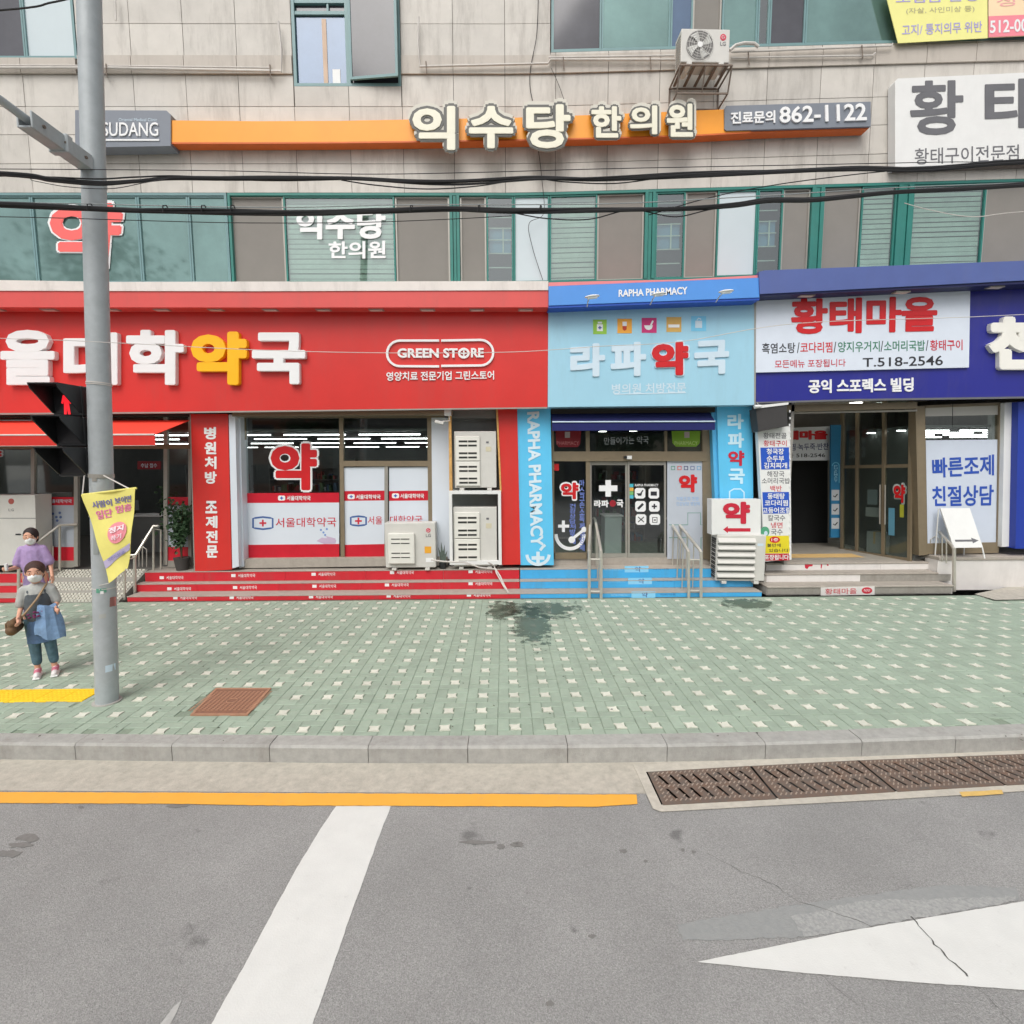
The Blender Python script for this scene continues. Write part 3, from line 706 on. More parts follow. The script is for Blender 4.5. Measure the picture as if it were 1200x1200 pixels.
wq(MB(), XM+.04, X1-.06, TOP, 97, YW+.09, .01).build('backing_pane', M_darkpane, wn)
b = MB(); za, zb = ZT(XM, 97)+.02, ZT(XM, -20); q = [Vector((XM+.05, YW-.02, za)), Vector((X1-.02, YW-.16, za-.02)), Vector((X1-.02, YW-.16, zb)), Vector((XM+.05, YW-.02, zb))]
def bars(b, q, wd, th):
    n_ = (q[1]-q[0]).cross(q[3]-q[0]).normalized()*th; c = sum(q, Vector())/4; u = (q[1]-q[0]).normalized()*wd; v = (q[3]-q[0]).normalized()*wd
    I_ = [q[0]+u+v, q[1]-u+v, q[2]-u-v, q[3]+u-v]
    for i in range(4): j = (i+1) % 4; fr = [q[i], q[j], I_[j], I_[i]]; b.prism([p+n_ for p in fr], fr)
    return I_, n_
I_, n_ = bars(b, q, .05, .04); s_ = b.build('open_sash', M_teal, wn); b = MB(); b.prism([p+n_*.6 for p in I_], [p+n_*.4 for p in I_]); b.build('pane', mat('dark_sash_glass', S(58, 58, 66), .1, .25, 1.5, spec=.7), s_)

# stickers on the ribbon windows
st = thing('window_lettering', 'white clinic name lettering stuck on the second-floor window above the red shop', 'lettering', F(400, 303, YW))
text('익수당', [(347, 246), (452, 244), (452, 280), (347, 281)], YW+.035, M_letw, st, bold=.022, off=.02)
text('한의원', [(385, 283), (452, 282), (452, 303), (385, 303)], YW+.035, M_letw, st, bold=.01, off=.02)
st = thing('window_lettering', 'large coral red pharmacy character stuck on the teal window behind the pole', 'lettering', F(100, 318, YW))
coral = cm(240, 104, 100)
text('약', [(55, 234), (148, 235), (140, 318), (57, 318)], YW+.035, M_letw, st, bold=.034, off=.018)
text('약', [(57.5, 237), (145.5, 238), (137.5, 315.5), (59.5, 315.5)], YW+.026, coral, st, bold=.018, off=.02)

# pipes along the stone band
def pipe(name, label, pts, r, Y=YW-.1, m=M_pipe, clips=()):
    t = thing(name, label, 'pipe', F(*pts[0], Y)); MB().tube([F(x, y, Y) for x, y in pts], r, 8).build('pipe_run', m, t, smooth=True)
    for (x, y) in clips: MB().tube([F(x, y-5, Y+.09), F(x, y-5, Y-.03), F(x+1, y+9, Y-.03), F(x+1, y+9, Y+.09)], .011, 5).build('clip', M_brk, t)
    return t
pipe('wall_pipe', 'long pale pipe ending with an upright bend left of the open window', [(-150, 79), (130, 79.5), (330, 83.5), (330, 58), (326, 25)], .022, clips=[(124, 80), (316, 81)])
pipe('wall_pipe', 'thin pale pipe running just above the long one left of the open window', [(-150, 76), (120, 77), (316, 79.5)], .014, Y=YW-.08)
pipe('wall_pipe', 'pale pipe from the upright bend right of the open window to the outdoor unit', [(490.5, 20), (490, 50), (492, 78), (642, 74.5), (645, 70), (793, 70)], .02, clips=[(499, 77), (660, 72), (762, 72)])
pipe('wall_pipe', 'thin upper pale pipe below the teal windows left of the bracketed unit', [(643, 67.5), (790, 65)], .016, Y=YW-.08)
pipe('wall_pipe', 'upper pale pipe right of the bracketed unit with a hooked end', [(857, 61), (900, 59.5), (1045, 53.5), (1046, 51)], .018, clips=[(1010, 58)])
pipe('wall_pipe', 'lower pale pipe right of the bracketed unit, the shorter one', [(857, 68), (900, 67), (1022, 65), (1026, 62)], .015, Y=YW-.08, clips=[(877, 66)])
pipe('refrigerant_hose', 'curved white hose leaving the right side of the bracketed outdoor unit', [(855, 59), (862, 53), (872, 50.5), (884, 51), (889, 55)], .03, Y=YW-.2)
pipe('wall_pipe', 'short rusty-streaked upright pipe near the top beside the pole', [(135, -5), (136, 24)], .014)

# ------------------------------------------------------------------ clinic sign: orange band, grey end boxes, channel letters
og = thing('clinic_band_sign', 'long orange band sign with cream channel letters across the stone wall', 'sign', F(520, 165, YW))
YO = YW - .26
b = MB()
ox = [(198, 141, 166.5), (300, 142, 166.5), (400, 141.5, 166), (480, 140, 165), (600, 138, 163), (700, 134.5, 161), (815, 129.5, 157.5), (880, 127, 154)]
b.slab([(x, a) for x, a, c in ox] + [(x, c) for x, a, c in reversed(ox)], YO, .24); b.build('band', M_orange, og)
b = MB()
for (x0, a0, c0), (x1, a1, c1) in zip(ox, ox[1:]):
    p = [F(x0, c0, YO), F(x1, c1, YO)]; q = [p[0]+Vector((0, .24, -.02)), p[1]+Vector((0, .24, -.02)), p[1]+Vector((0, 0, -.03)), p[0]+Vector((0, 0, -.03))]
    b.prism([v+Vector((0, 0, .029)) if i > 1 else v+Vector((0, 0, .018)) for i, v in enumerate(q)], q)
b.build('underside_shade', M_oranged, og)
Mside = cm(206, 202, 190)
for ch, q in (('익', (481, 122, 536, 180)), ('수', (547, 122, 604, 178)), ('당', (614, 120, 671, 178)), ('한', (691, 123, 730, 165)), ('의', (736, 122, 772, 161)), ('원', (779, 120, 814, 164))):
    big = q[3]-q[1] > 50; k = 1 if big else 1
    q_ = (q[0]+4, q[1]+4, q[2]-4, q[3]-5) if big else (q[0]+3, q[1]+3, q[2]-3, q[3]-4)
    text(ch, q_, YO-.05, Mside, og, ext=.10, bold=.095, off=.01, inner=True, name='letter_body')
    text(ch, q_, YO-.15, M_letd, og, ext=.012, bold=.085, off=.01, inner=True, name='letter_edge')
    text(ch, q_, YO-.165, M_letc, og, ext=.012, bold=.026, off=.010, inner=True, name='letter_face')
gb = thing('clinic_name_box', 'grey sign box with white SUDANG letters at the left end of the orange band', 'sign', F(145, 172, YW))
MB().slab([(88, 129), (195, 129.5), (200, 134), (200, 171), (88, 173)], YO-.03, .27).build('box', M_grey, gb)
text('IKSUDANG', (107, 144, 186, 160), YO-.031, M_letw, gb, ext=.02, off=.005)
text('Oriental Medical Clinic', (139, 138.5, 184, 142), YO-.031, M_lpale, gb, off=0)
MB().slab([(100, 163), (186.5, 163), (186.5, 164.8), (100, 164.8)], YO-.045, .015).build('underline', M_letw, gb)
pb = thing('clinic_phone_box', 'grey sign box with white telephone number at the right end of the orange band', 'sign', F(933, 155, YW))
b = MB().slab([(849, 127), (851, 124), (1020.5, 119), (1020.5, 148), (851, 153), (849, 151)], YO-.03, .27); b.build('box', M_grey, pb)
a = MB().slab([(852, 153.2), (1020, 148.2), (1017, 151.5), (853, 157)], YO+.02, .2); a.build('underside_shade', M_oranged, pb)
text('진료문의', [(856, 132), (908, 130), (908, 144.5), (856, 146)], YO-.031, M_letw, pb, ext=.02, off=.015, bold=.012)
text('862-1122', [(913, 126), (1014, 121.5), (1015, 142), (913, 145)], YO-.031, M_letw, pb, ext=.025, off=.012, bold=.008)

# upper right white sign, yellow and pink banners
ws = thing('restaurant_upper_sign', 'big white panel sign with grey characters on the stone wall at upper right', 'sign', F(1130, 195, YW))
MB().slab([(1052, 92), (1330, 79), (1330, 184), (1049, 196), (1049, 96)], YW-.22, .2).build('panel', M_white, ws)
MB().slab([(1049, 196.3), (1330, 184.3), (1330, 190), (1049, 200)], YW-.12, .1).build('shelf_trim', M_brk, ws)
text('황', [(1067, 95), (1129, 93), (1129, 157), (1066, 159)], YW-.221, M_lgrey, ws, off=.018, bold=.008)
text('태', [(1154, 92), (1222, 90), (1222, 152), (1154, 154)], YW-.221, M_lgrey, ws, off=.018, bold=.008)
text('마', [(1244, 88), (1306, 86), (1306, 150), (1244, 152)], YW-.221, M_lgrey, ws, off=.018, bold=.008)
text('황태구이전문점', [(1072, 174), (1194, 169), (1194, 188), (1072, 193)], YW-.221, M_lgrey, ws, off=.005)
yb = thing('notice_banner', 'pale yellow cloth banner with lilac writing hung across the upper right window', 'banner', F(1100, 50, YW))
b = MB(); P0 = [(1035, -18), (1157, -22), (1157.5, 44.5), (1052.5, 50.5)]
bn = cm(236, 232, 150, .8); b.slab(P0, YW-.12, .012).build('cloth', bn, yb)
lil = cm(168, 160, 214)
text('고지/ 통지의무 위반', [(1057, 29), (1151, 24.5), (1151, 37.5), (1057, 42)], YW-.121, lil, yb, off=.012)
text('(자살, 사인미상 등)', [(1062, 9.5), (1142, 6.5), (1142, 14.5), (1062, 17)], YW-.121, cm(176, 170, 140), yb, off=0)
text('보험금 분쟁', [(1050, -8), (1146, -12), (1146, 1), (1050, 4)], YW-.121, lil, yb, off=.012)
pk = thing('notice_banner', 'pink and cream cloth banner with a white number at the upper right corner', 'banner', F(1190, 40, YW))
MB().slab([(1158.5, -22), (1290, -28), (1290, 38), (1158.5, 44)], YW-.12, .012).build('cloth', cm(244, 216, 178, .8), pk)
MB().slab([(1158.6, 19), (1290, 13.5), (1290, 37.5), (1158.6, 43.5)], YW-.125, .004).build('pink_field', cm(238, 138, 152, .8), pk)
text('512-002', [(1160, 24), (1212, 21), (1212, 36.5), (1160, 39)], YW-.127, M_letw, pk, off=.02)
text('상담', [(1168, -4), (1222, -8), (1222, 4), (1168, 8)], YW-.121, cm(240, 170, 170), pk, off=0)

# ------------------------------------------------------------------ red pharmacy sign
rsn = thing('red_pharmacy_sign', 'long red fascia sign with white and yellow raised letters over the left shop', 'sign', F(320, 480, YF))
MB().slab([(-300, 350), (643, 350), (641.5, 477), (200, 482.5), (0, 484), (-300, 486)], YF, .5).build('fascia', M_red, rsn)
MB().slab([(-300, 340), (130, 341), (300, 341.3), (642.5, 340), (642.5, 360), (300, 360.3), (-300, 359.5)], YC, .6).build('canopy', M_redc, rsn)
MB().slab([(-300, 327.5), (0, 328.2), (130, 330.3), (642.5, 329.3), (642.5, 339.9), (300, 341.2), (130, 340.9), (-300, 339.9)], YC-.02, .7).build('ledge', M_ledge, rsn)
MB().slab([(-300, 486), (0, 484), (200, 482.5), (641.5, 477), (641.5, 478.6), (200, 484.3), (0, 486), (-300, 488)], YF-.01, .04).build('bottom_trim', M_alu, rsn)
def dlight(px, py, par_z, Y, i, lab):
    t = thing('downlight', lab, 'light', F(px, py, Y), group='square downlights under the shop canopies')
    X = F(px, py, Y).x; z = par_z; MB().box(X-.15, X+.15, Y-.07, Y+.07, z-.012, z+.01).build('housing', M_alu, t); MB().box(X-.12, X+.12, Y-.05, Y+.05, z-.018, z-.0125).build('lens', cm(214, 200, 196), t)
YM = (YC+YF)/2
for i, px in enumerate((-5, 58, 131, 190, 253, 317, 379, 441, 501, 559, 616)):
    dlight(px, 361, F(px, 360.3, YC).z, YM, 0, 'square downlight, %s from the left under the red canopy' % ORD[i])
def raised(ch, q, m, par=rsn, Y=YF, ext=.10, bold=.023): return text(ch, q, Y, m, par, ext=ext, bold=bold, off=.02, name='raised_letter')
raised('서', (-66, 389, -2.5, 452), M_letw); raised('울', (6, 388, 69, 452), M_letw); raised('대', (79, 391, 142, 452), M_letw); raised('학', (152, 388, 219, 452), M_letw)
raised('약', (227, 390, 292, 452), M_lety, bold=.034); raised('국', (298, 391, 360, 451), M_letw)
for s0 in (0, 1):                                     # rounded outline, open at top and bottom centre
    pts = []; cx0, cx1, cy, r = 468.5, 563, 414, 15
    if s0 == 0: pts = [(514.5, cy-r)] + [(cx0 - r*math.sin(a), cy - r*math.cos(a)) for a in [math.pi*i/12 for i in range(13)]] + [(514.5, cy+r+.3)]
    else: pts = [(517, cy-r)] + [(cx1 + r*math.sin(a), cy - .8 - r*math.cos(a)) for a in [math.pi*i/12 for i in range(13)]] + [(517, cy+r-.3)]
    MB().stroke(pts, 2.6, YF-.04, .04).build('logo_outline', M_letw, rsn)
text('GREEN ST', (466, 408.5, 536.5, 419.6), YF, M_letw, rsn, ext=.03, off=.025, bold=.01); text('RE', (552, 408.2, 567, 419), YF, M_letw, rsn, ext=.03, off=.025, bold=.01)
b = MB().stroke([(543.5 + 5.6*math.cos(2*math.pi*i/18), 413.8 + 5*math.sin(2*math.pi*i/18)) for i in range(18)], 2.6, YF-.03, .03, True)
b.slab([(542.6, 410.5), (544.4, 410.5), (544.4, 417.3), (542.6, 417.3)], YF-.032, .02).slab([(540, 413), (547, 413), (547, 414.7), (540, 414.7)], YF-.034, .02); b.build('logo_plus', M_letw, rsn)
text('영양치료 전문기업 그린스토어', [(453, 436), (579, 434.5), (579, 445), (453, 446.5)], YF, M_letw, rsn, ext=.02, off=.012, bold=.006)

# red pillars with text
rp = thing('red_pillar', 'red pillar with stacked white characters beside the left shop entrance', 'pillar', F(248, 670, YS3))
MB().slab([(223.5, 485.5), (267, 485), (271.5, 667.5), (228.5, 670)], YS3+.03, .5).build('cladding', M_red, rp)
vtext('병원처방 조제전문', 239.2, 253.2, 499, 655, YS3+.03, M_letw, rp, slant=.28, gap=.16, bold=.02, off=.02)
MB().slab([(222.2, 485.8), (223.4, 485.8), (228.4, 670), (227.3, 670)], YS3+.025, .5).build('edge_trim', M_alu, rp)
rp2 = thing('red_pillar', 'plain red pillar between the stacked outdoor units and the blue panel', 'pillar', F(596, 662, YG))
MB().slab([(583.5, 479.3), (606, 478.8), (610, 661.5), (588, 662)], YG-.3, .45).build('cladding', M_red, rp2)
MB().slab([(581.2, 479.3), (583.4, 479.3), (587.8, 576), (585.8, 576)], YG-.32, .1).build('wood_edge', M_wood, rp2)

# ------------------------------------------------------------------ blue pharmacy sign, canopy, pillars
bs = thing('blue_pharmacy_sign', 'pale blue fascia sign with five coloured icons over the middle pharmacy', 'sign', F(764, 476, YF))
MB().slab([(642.6, 352), (884.5, 345), (884, 474.5), (642, 477)], YF-.03, .5).build('fascia', M_lblue, bs)
MB().slab([(884, 350), (886.3, 350), (885.6, 474.5), (883.9, 474.5)], YF-.04, .5).build('edge_trim', M_alu, bs)
MB().slab([(643, 335.5), (889, 325.5), (890, 348.5), (643, 358)], YC-.05, .65).build('canopy', M_cblue, bs)
b = MB().slab([(642.8, 358), (890, 348.6), (889.8, 351.5), (642.8, 361)], YC-.03, .6); b.build('canopy_underside_shade', cm(40, 88, 190), bs)  # dark blue strip, shade below the canopy put into its colour
MB().slab([(643, 331), (700, 329.5), (800, 327.5), (870, 323.5), (889, 322.5), (889, 325.4), (643, 335.4)], YC-.02, .6).build('pink_edge', cm(232, 132, 134), bs)
text('RAPHA PHARMACY', [(725, 339.5), (805.5, 336), (806, 344.8), (725, 348)], YC-.052, M_letw, bs, off=.02, bold=.008)
ic = [((695, 374.5, 711, 391.5), S(150, 200, 70)), ((723.5, 373.5, 740.5, 390.5), S(240, 168, 60)), ((752, 372.5, 769.5, 390), S(206, 48, 118)), ((781, 371.5, 798.5, 389), S(216, 172, 92)), ((810, 370.5, 827.5, 388), S(120, 198, 232))]
YI = YF-.035
for i, (q, c) in enumerate(ic):
    k = panel('icon_tile', q, YI, .004, mat('icon_%d' % i, c, .5), bs); x0, y0, x1, y1 = q; cx, cy = (x0+x1)/2, (y0+y1)/2; b = MB()
    if i == 0: b.slab([(cx-3.5, cy-3), (cx+3.5, cy-3), (cx+3.5, cy+5), (cx-3.5, cy+5)], YI-.004, .003).slab([(cx-2.5, cy-6), (cx+2.5, cy-6), (cx+2.5, cy-4), (cx-2.5, cy-4)], YI-.004, .003)
    if i == 1: b.slab([(cx-2.5, cy-5), (cx+2.5, cy-5), (cx+2.5, cy), (cx-2.5, cy)], YI-.004, .003)
    if i == 2: b.slab([(cx-6, cy), (cx+4.5, cy), (cx+3, cy+4), (cx, cy+5.5), (cx-3, cy+5), (cx-5, cy+3)], YI-.004, .003).stroke([(cx+2, cy), (cx+4.5, cy-5.5)], 2, YI-.005, .003)
    if i == 3: b.slab([(cx-6.5, cy), (cx+6.5, cy), (cx+6.5, cy+3.5), (cx-6.5, cy+3.5)], YI-.004, .003)
    if i == 4: b.slab([(cx-4, cy-3.5), (cx+4, cy-3.5), (cx+4, cy+5), (cx-4, cy+5)], YI-.004, .003).stroke([(cx-2, cy-4), (cx, cy-6.5), (cx+3, cy-5)], 1.2, YI-.005, .003)
    b.build('icon', M_letw if i != 4 else M_lpale, bs)
    if i == 1: MB().slab([(cx-2.5, cy+.1), (cx+2.5, cy+.1), (cx+2.3, cy+4), (cx, cy+5.5), (cx-2.3, cy+4)], YI-.004, .003).build('icon', cm(190, 60, 30), bs)
    if i == 0: MB().slab([(cx-.7, cy-1), (cx+.7, cy-1), (cx+.7, cy+3), (cx-.7, cy+3)], YI-.006, .001).slab([(cx-2, cy+.3), (cx+2, cy+.3), (cx+2, cy+1.7), (cx-2, cy+1.7)], YI-.0065, .001).build('icon', cm(80, 90, 160), bs)
pale = cm(204, 222, 234); 
text('라', [(668, 404), (709, 402), (709, 441), (668, 443)], YI+.004, pale, bs, ext=.02, off=.02, bold=.03); text('파', [(715, 402), (757, 400.5), (757, 440.5), (715, 442)], YI+.004, pale, bs, ext=.02, off=.02, bold=.03)
text('약', [(762, 400), (808, 398.5), (808, 441), (762, 442.5)], YI+.004, pale, bs, ext=.02, off=.02, bold=.055); text('약', [(763.5, 401.5), (806.5, 400), (806.5, 439.5), (763.5, 441)], YI-.017, M_lred, bs, ext=.012, off=.02, bold=.035)
text('국', [(813, 400), (854, 398), (854, 438), (813, 440)], YI+.004, pale, bs, ext=.02, off=.02, bold=.03)
text('병의원 처방전문', [(717, 450), (804, 448), (804, 460), (717, 462)], YI+.004, pale, bs, off=.015)
MB().slab([(720, 461.5), (804, 459.5), (804, 460.6), (720, 462.6)], YI, .003).build('underline', pale, bs)
for i, (hx, hy, bx, by) in enumerate([(694, 347.5, 688, 359.5), (772, 344.5, 762, 357), (851, 341.5, 839, 354)]):
    t = thing('sign_lamp', ['white arm lamp over the left part of the pale blue sign', 'white arm lamp in front of the PHARMACY lettering', 'white arm lamp near the right end of the blue canopy'][i], 'lamp', F(bx, by, YC), group='arm lamps on the blue canopy')
    a, c = F(bx, by, YC-.02), F(hx-4, hy+2, YC-.5); MB().tube([a, a.lerp(c, .5)+Vector((0, 0, .02)), c], .012, 6).build('arm', M_pipe, t, smooth=True)
    h = F(hx, hy, YC-.5); M_ = Matrix.Translation(h) @ Matrix.Rotation(R(-6), 4, 'Y'); MB(M_).ball((0, 0, 0), (.15, .07, .03), 14, 6).build('head', M_white, t, smooth=True); MB(M_).box(-.09, .09, -.04, .04, -.036, -.024).build('lens', M_letw, t)
pl = thing('blue_pillar', 'sky blue panel with RAPHA PHARMACY running downwards beside the red pillar', 'pillar', F(630, 662, YG))
MB().slab([(605.5, 478.5), (645, 477.5), (649, 662.3), (610, 662.3)], YG-.28, .45).build('cladding', M_pblue, pl)
text('RAPHA PHARMACY', [(632, 482), (637, 640), (622, 641), (617.5, 483)], YG-.282, pale if 0 else cm(214, 232, 242), pl, off=.025, bold=.012)
# crescent-and-plus emblem at its foot
b = MB(); Y_ = YG-.282
b.slab([(628.5, 646.5), (632.5, 646.5), (632.5, 662), (628.5, 662)], Y_-.0012, .002).slab([(623, 651.8), (638, 651.8), (638, 656), (623, 656)], Y_-.0024, .002)
b.stroke([(630.5 + 13*math.cos(a), 650 + 11.5*math.sin(a)) for a in [math.pi*(.0 + i/14.) for i in range(15)]], 3.6, Y_-.004, .003)
b.stroke([(633, 645), (636, 641), (639, 638.5)], 3.2, Y_-.0055, .003); b.build('emblem', cm(214, 232, 242), pl)
pr_ = thing('blue_pillar', 'sky blue panel with stacked characters between the middle pharmacy and the menu board', 'pillar', F(862, 662, YG-.28))
MB().slab([(840, 476.5), (881.5, 475), (883.5, 655), (846, 657)], YG-.28, .4).build('cladding', M_pblue, pr_)
MB().slab([(833.5, 478), (839.8, 478), (845.8, 655), (840.5, 655)], YG-.2, .3).build('return_face', cm(90, 180, 226), pr_)
wl = cm(200, 232, 246)
for ch, y0, m_ in (('라', 485, wl), ('파', 507, wl), ('약', 528, M_lcrim), ('국', 549, wl)):
    text(ch, (852.5+(y0-485)*.02, y0, 871.5+(y0-485)*.02, y0+18), Y_, m_, pr_, off=.02, bold=.02)
MB().stroke([(855 , 584), (855, 576), (860, 573), (868, 573), (872, 577), (872, 584)], 1.6, Y_-.002, .002).build('emblem', wl, pr_)

# ------------------------------------------------------------------ navy restaurant sign
nv = thing('navy_building_sign', 'navy blue fascia sign with slanted canopy over the right shops', 'sign', F(1040, 466, YF))
MB().slab([(886.5, 344), (1420, 322), (1420, 457), (1200, 464.5), (1000, 467.5), (886, 471)], YF, .5).build('fascia', M_navy, nv)
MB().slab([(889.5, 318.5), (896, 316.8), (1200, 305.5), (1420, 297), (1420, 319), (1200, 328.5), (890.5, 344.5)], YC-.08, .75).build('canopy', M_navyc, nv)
MB().slab([(890.5, 344.6), (1420, 319.1), (1420, 322), (890.5, 347)], YC-.05, .6).build('canopy_underside_shade', cm(28, 34, 84), nv)  # darker navy strip painted as the canopy's shaded underside
MB().slab([(886, 471), (1000, 467.5), (1200, 464.5), (1420, 457), (1420, 459.5), (1200, 466.8), (1000, 469.8), (886, 473)], YF-.01, .04).build('bottom_trim', M_lgrey, nv)
for i, (px, py) in enumerate(((945, 342), (1056, 338), (1166, 332))): dlight(px, py, F(px, py+1.5, YC-.08).z+.0, YM-.08, 0, 'square downlight, %s from the left under the navy canopy' % ORD[i])
text('공익 스포렉스 빌딩', [(947, 445), (1070, 442.5), (1070, 459), (947, 461)], YF, M_letw, nv, ext=.015, off=.02, bold=.012)
raised('천', (1154, 372, 1218, 434), cm(236, 234, 226), nv, YF, .09, .04)
np_ = thing('restaurant_panel_sign', 'white banner panel with red dried-pollack restaurant name on the navy fascia', 'sign', F(1010, 435, YF))
MB().slab([(886.3, 346), (1137, 338.5), (1135.5, 430.5), (885.8, 436.5)], YF-.05, .05).build('panel', cm(216, 224, 236), np_)
YN = YF-.0505
text('황태마을', [(927, 350), (1099, 346.5), (1098, 388.5), (927, 392)], YN, M_lred, np_, off=.018, bold=.022)
for s_, x0, x1, m_ in (('흑염소탕', 893, 932, M_lblk), ('/', 934, 937, M_lblk), ('코다리찜', 938, 975.5, M_lred), ('/', 977, 980, M_lblk), ('양지우거지', 982, 1031, M_lgreen), ('/', 1032, 1035, M_lblk), ('소머리국밥', 1036, 1084, M_lgreen), ('/', 1085, 1088, M_lblk), ('황태구이', 1090, 1128, M_lcrim)):
    k = lambda x: 402 - (x-893)*.018
    text(s_, [(x0, k(x0)), (x1, k(x1)), (x1, k(x1)+12.5), (x0, k(x0)+12.5)], YN, m_, np_, off=.012)
text('모든메뉴 포장됩니다', [(908, 422), (991, 420.5), (991, 429.5), (908, 431.5)], YN, M_lcrim, np_, off=.008)
text('T.518-2546', [(1011, 419.5), (1105, 416.5), (1105, 428), (1011, 430)], YN, M_lblk, np_, off=.01)

# ------------------------------------------------------------------ entrance steps
def steps(name, label, px0, px1, m_r, seams, logo=None, insets=(0, 0, 0)):
    t = thing(name, label, 'steps', (F((px0+px1)/2, 700, YS1).x, YS1, 0)); t_ = MB()
    for i, (Y, z0, z1) in enumerate(((YS1, 0, Z1), (YS2, Z1, Z2), (YS3, Z2, Z3))):
        xa = F(px0 + insets[i], 690, Y).x; xb = F(px1, 690, Y).x
        if i == 0: xb_ = xb
        MB().box(xa, xb_, Y+.02, YG+.2, z0-.05 if i == 0 else z0+.001, z1-.0185).build('core', M_conc, t)
        MB().box(xa-.005, xb_+.0, Y-.006, (YS2, YS3, YG+.2)[i]+.02, z1-.018, z1, .004).build('tread', M_step, t)
        sx = [xa] + [F(p, 690, Y).x for p in seams[i] if px0 + insets[i] + 4 < p < px1 - 4] + [xb_]
        for a, b_ in zip(sx, sx[1:]): MB().box(a+.003, b_-.003, Y, Y+.019, z0+.004, z1-.019).build('riser_panel', m_r, t)
        if logo: logo(t, i, Y, z0, z1)
    return t
def redlogo(t, i, Y, z0, z1):
    cs = [[(228, 703), (320, 702), (413, 701), (505, 700), (560+7, 698)], [(215, 690), (292, 688.5), (385, 687), (470, 685.5), (560+8, 684)], [(206, 677), (290, 674.5), (384, 673), (476, 671), (568, 670)]][i]
    if i == 0: cs = [(222, 700.5), (288, 700.3), (381, 699.5), (472, 698.5), (566, 697.5)]
    pts = [(c[0]-11, c[1]) for c in cs]
    for (x, y) in pts:
        x += 0; 
        MB().slab([(x-8, y-1.7), (x-3, y-1.7), (x-3, y+1.7), (x-8, y+1.7)], Y-.002, .002).build('logo', M_letw, t)
        text('서울대학약국', [(x, y-2), (x+20, y-2.1), (x+20, y+1.9), (x, y+2)], Y-.0005, M_letw, t, ext=.002, off=.01, res=1)
steps('red_steps', 'three steps with red printed risers in front of the left pharmacy', 148, 609.5, M_riser,
      [[228, 325, 420, 515], [137, 231, 327, 424, 518], [155, 240, 335, 429, 520]], redlogo, (0, 12, 23))
steps('red_steps', 'short run of red printed steps at the far left edge behind the pedestrians', -420, 27, M_riser, [[-60, -150, -250], [-50, -140, -240], [-40, -140]])
def bluelogo(t, i, Y, z0, z1):
    x, y = ((756, 697), (752, 681), (748, 667))[i]
    MB().slab([(x-16, y-3.6), (x+12, y-3.8), (x+12, y+3.6), (x-16, y+3.8)], Y-.002, .002).build('logo_field', cm(140, 206, 240), t)
    text('약', (x-4, y-3, x+3, y+3), Y-.0035, cm(70, 80, 150), t, ext=.001, off=.01, res=1)
    text('라파약국', (x+18, y-1.5, x+36, y+1), Y-.0005, cm(60, 110, 170), t, ext=.002, off=0, res=1)
    text('RAPHA PHARMACY', (x-40, y-1.2, x-18, y+1.6), Y-.0005, cm(150, 205, 235), t, ext=.002, off=0, res=1)
steps('blue_steps', 'three steps with sky blue risers in front of the middle pharmacy', 609.7, 893, M_rblue, [[700, 790], [690, 790], [690, 800]], bluelogo)
# dotted ramp between the two red flights
M_dot = mat('ramp_stud', S(214, 212, 200), .6, .05); M_ramp = mat('ramp_tile', S(150, 148, 140), .8, .08, 20)
t = thing('entrance_ramp', 'pale studded tile ramp leading up to the left shop door', 'ramp', G(110, 702))
xa, xb = G(28, 702).x, G(147.5, 702).x; xb = min(xb, F(148, 690, YS1).x - .01)
MB().add([(xa, YS1, 0), (xb, YS1, 0), (xb, YG, Z3-.01), (xa, YG, Z3-.01), (xa, YS1, -.05), (xb, YS1, -.05), (xb, YG, -.05), (xa, YG, -.05)], [(0, 1, 2, 3), (0, 4, 5, 1), (1, 5, 6, 2), (3, 7, 4, 0)]).build('ramp_slab', M_ramp, t)
b = MB(); ny = 15; nx_ = int((xb-xa)/.075)
for i in range(nx_):
    for j in range(ny):
        if j in (4, 9, 10): continue
        u = (j+.5)/ny; x = xa + .04 + i*.075; y = YS1 + u*(YG-YS1); z = u*(Z3-.01); b.box(x-.024, x+.024, y-.022, y+.022, z-.01, z+.022)
b.build('studs', M_dot, t, kind='stuff')
# red side faces beside the ramp rails
MB().box(F(-30, 690, YS1).x, F(27, 690, YS1).x, YG-.1, YG, Z3, Z3+.02).build('threshold', M_step, t)

# ------------------------------------------------------------------ shop interiors (rooms behind the glass)
def room(x0, x1, y1, ceil, wall_m, name):
    b = MB().box(x0, x1, YG-.02, y1, Z3-.06, Z3-.002); b.build('interior_floor', M_intf, bld)
    MB().box(x0, x1, y1, y1+.05, Z3, ceil).build('interior_wall', wall_m, bld)
    for X in (x0, x1-.04): MB().box(X, X+.04, YG+.05, y1, Z3, ceil).build('interior_wall', wall_m, bld)
    MB().box(x0, x1, YG+.12, y1, ceil, ceil+.05).build('ceiling', mat('ceiling_board', S(120, 122, 120), .8), bld)
XRED = F(583, 600, YG).x; XBL0 = F(650, 600, YG).x; XBL1 = F(838, 600, YG).x; XR0 = F(1075, 600, YG).x
room(-14, XRED, 23.8, 3.58, M_intd, 'a'); room(XBL0-.1, XBL1, 15.5, 3.7, M_intd, 'b'); room(XR0+.02, 15.9, 17, 3.62, M_intd, 'c')
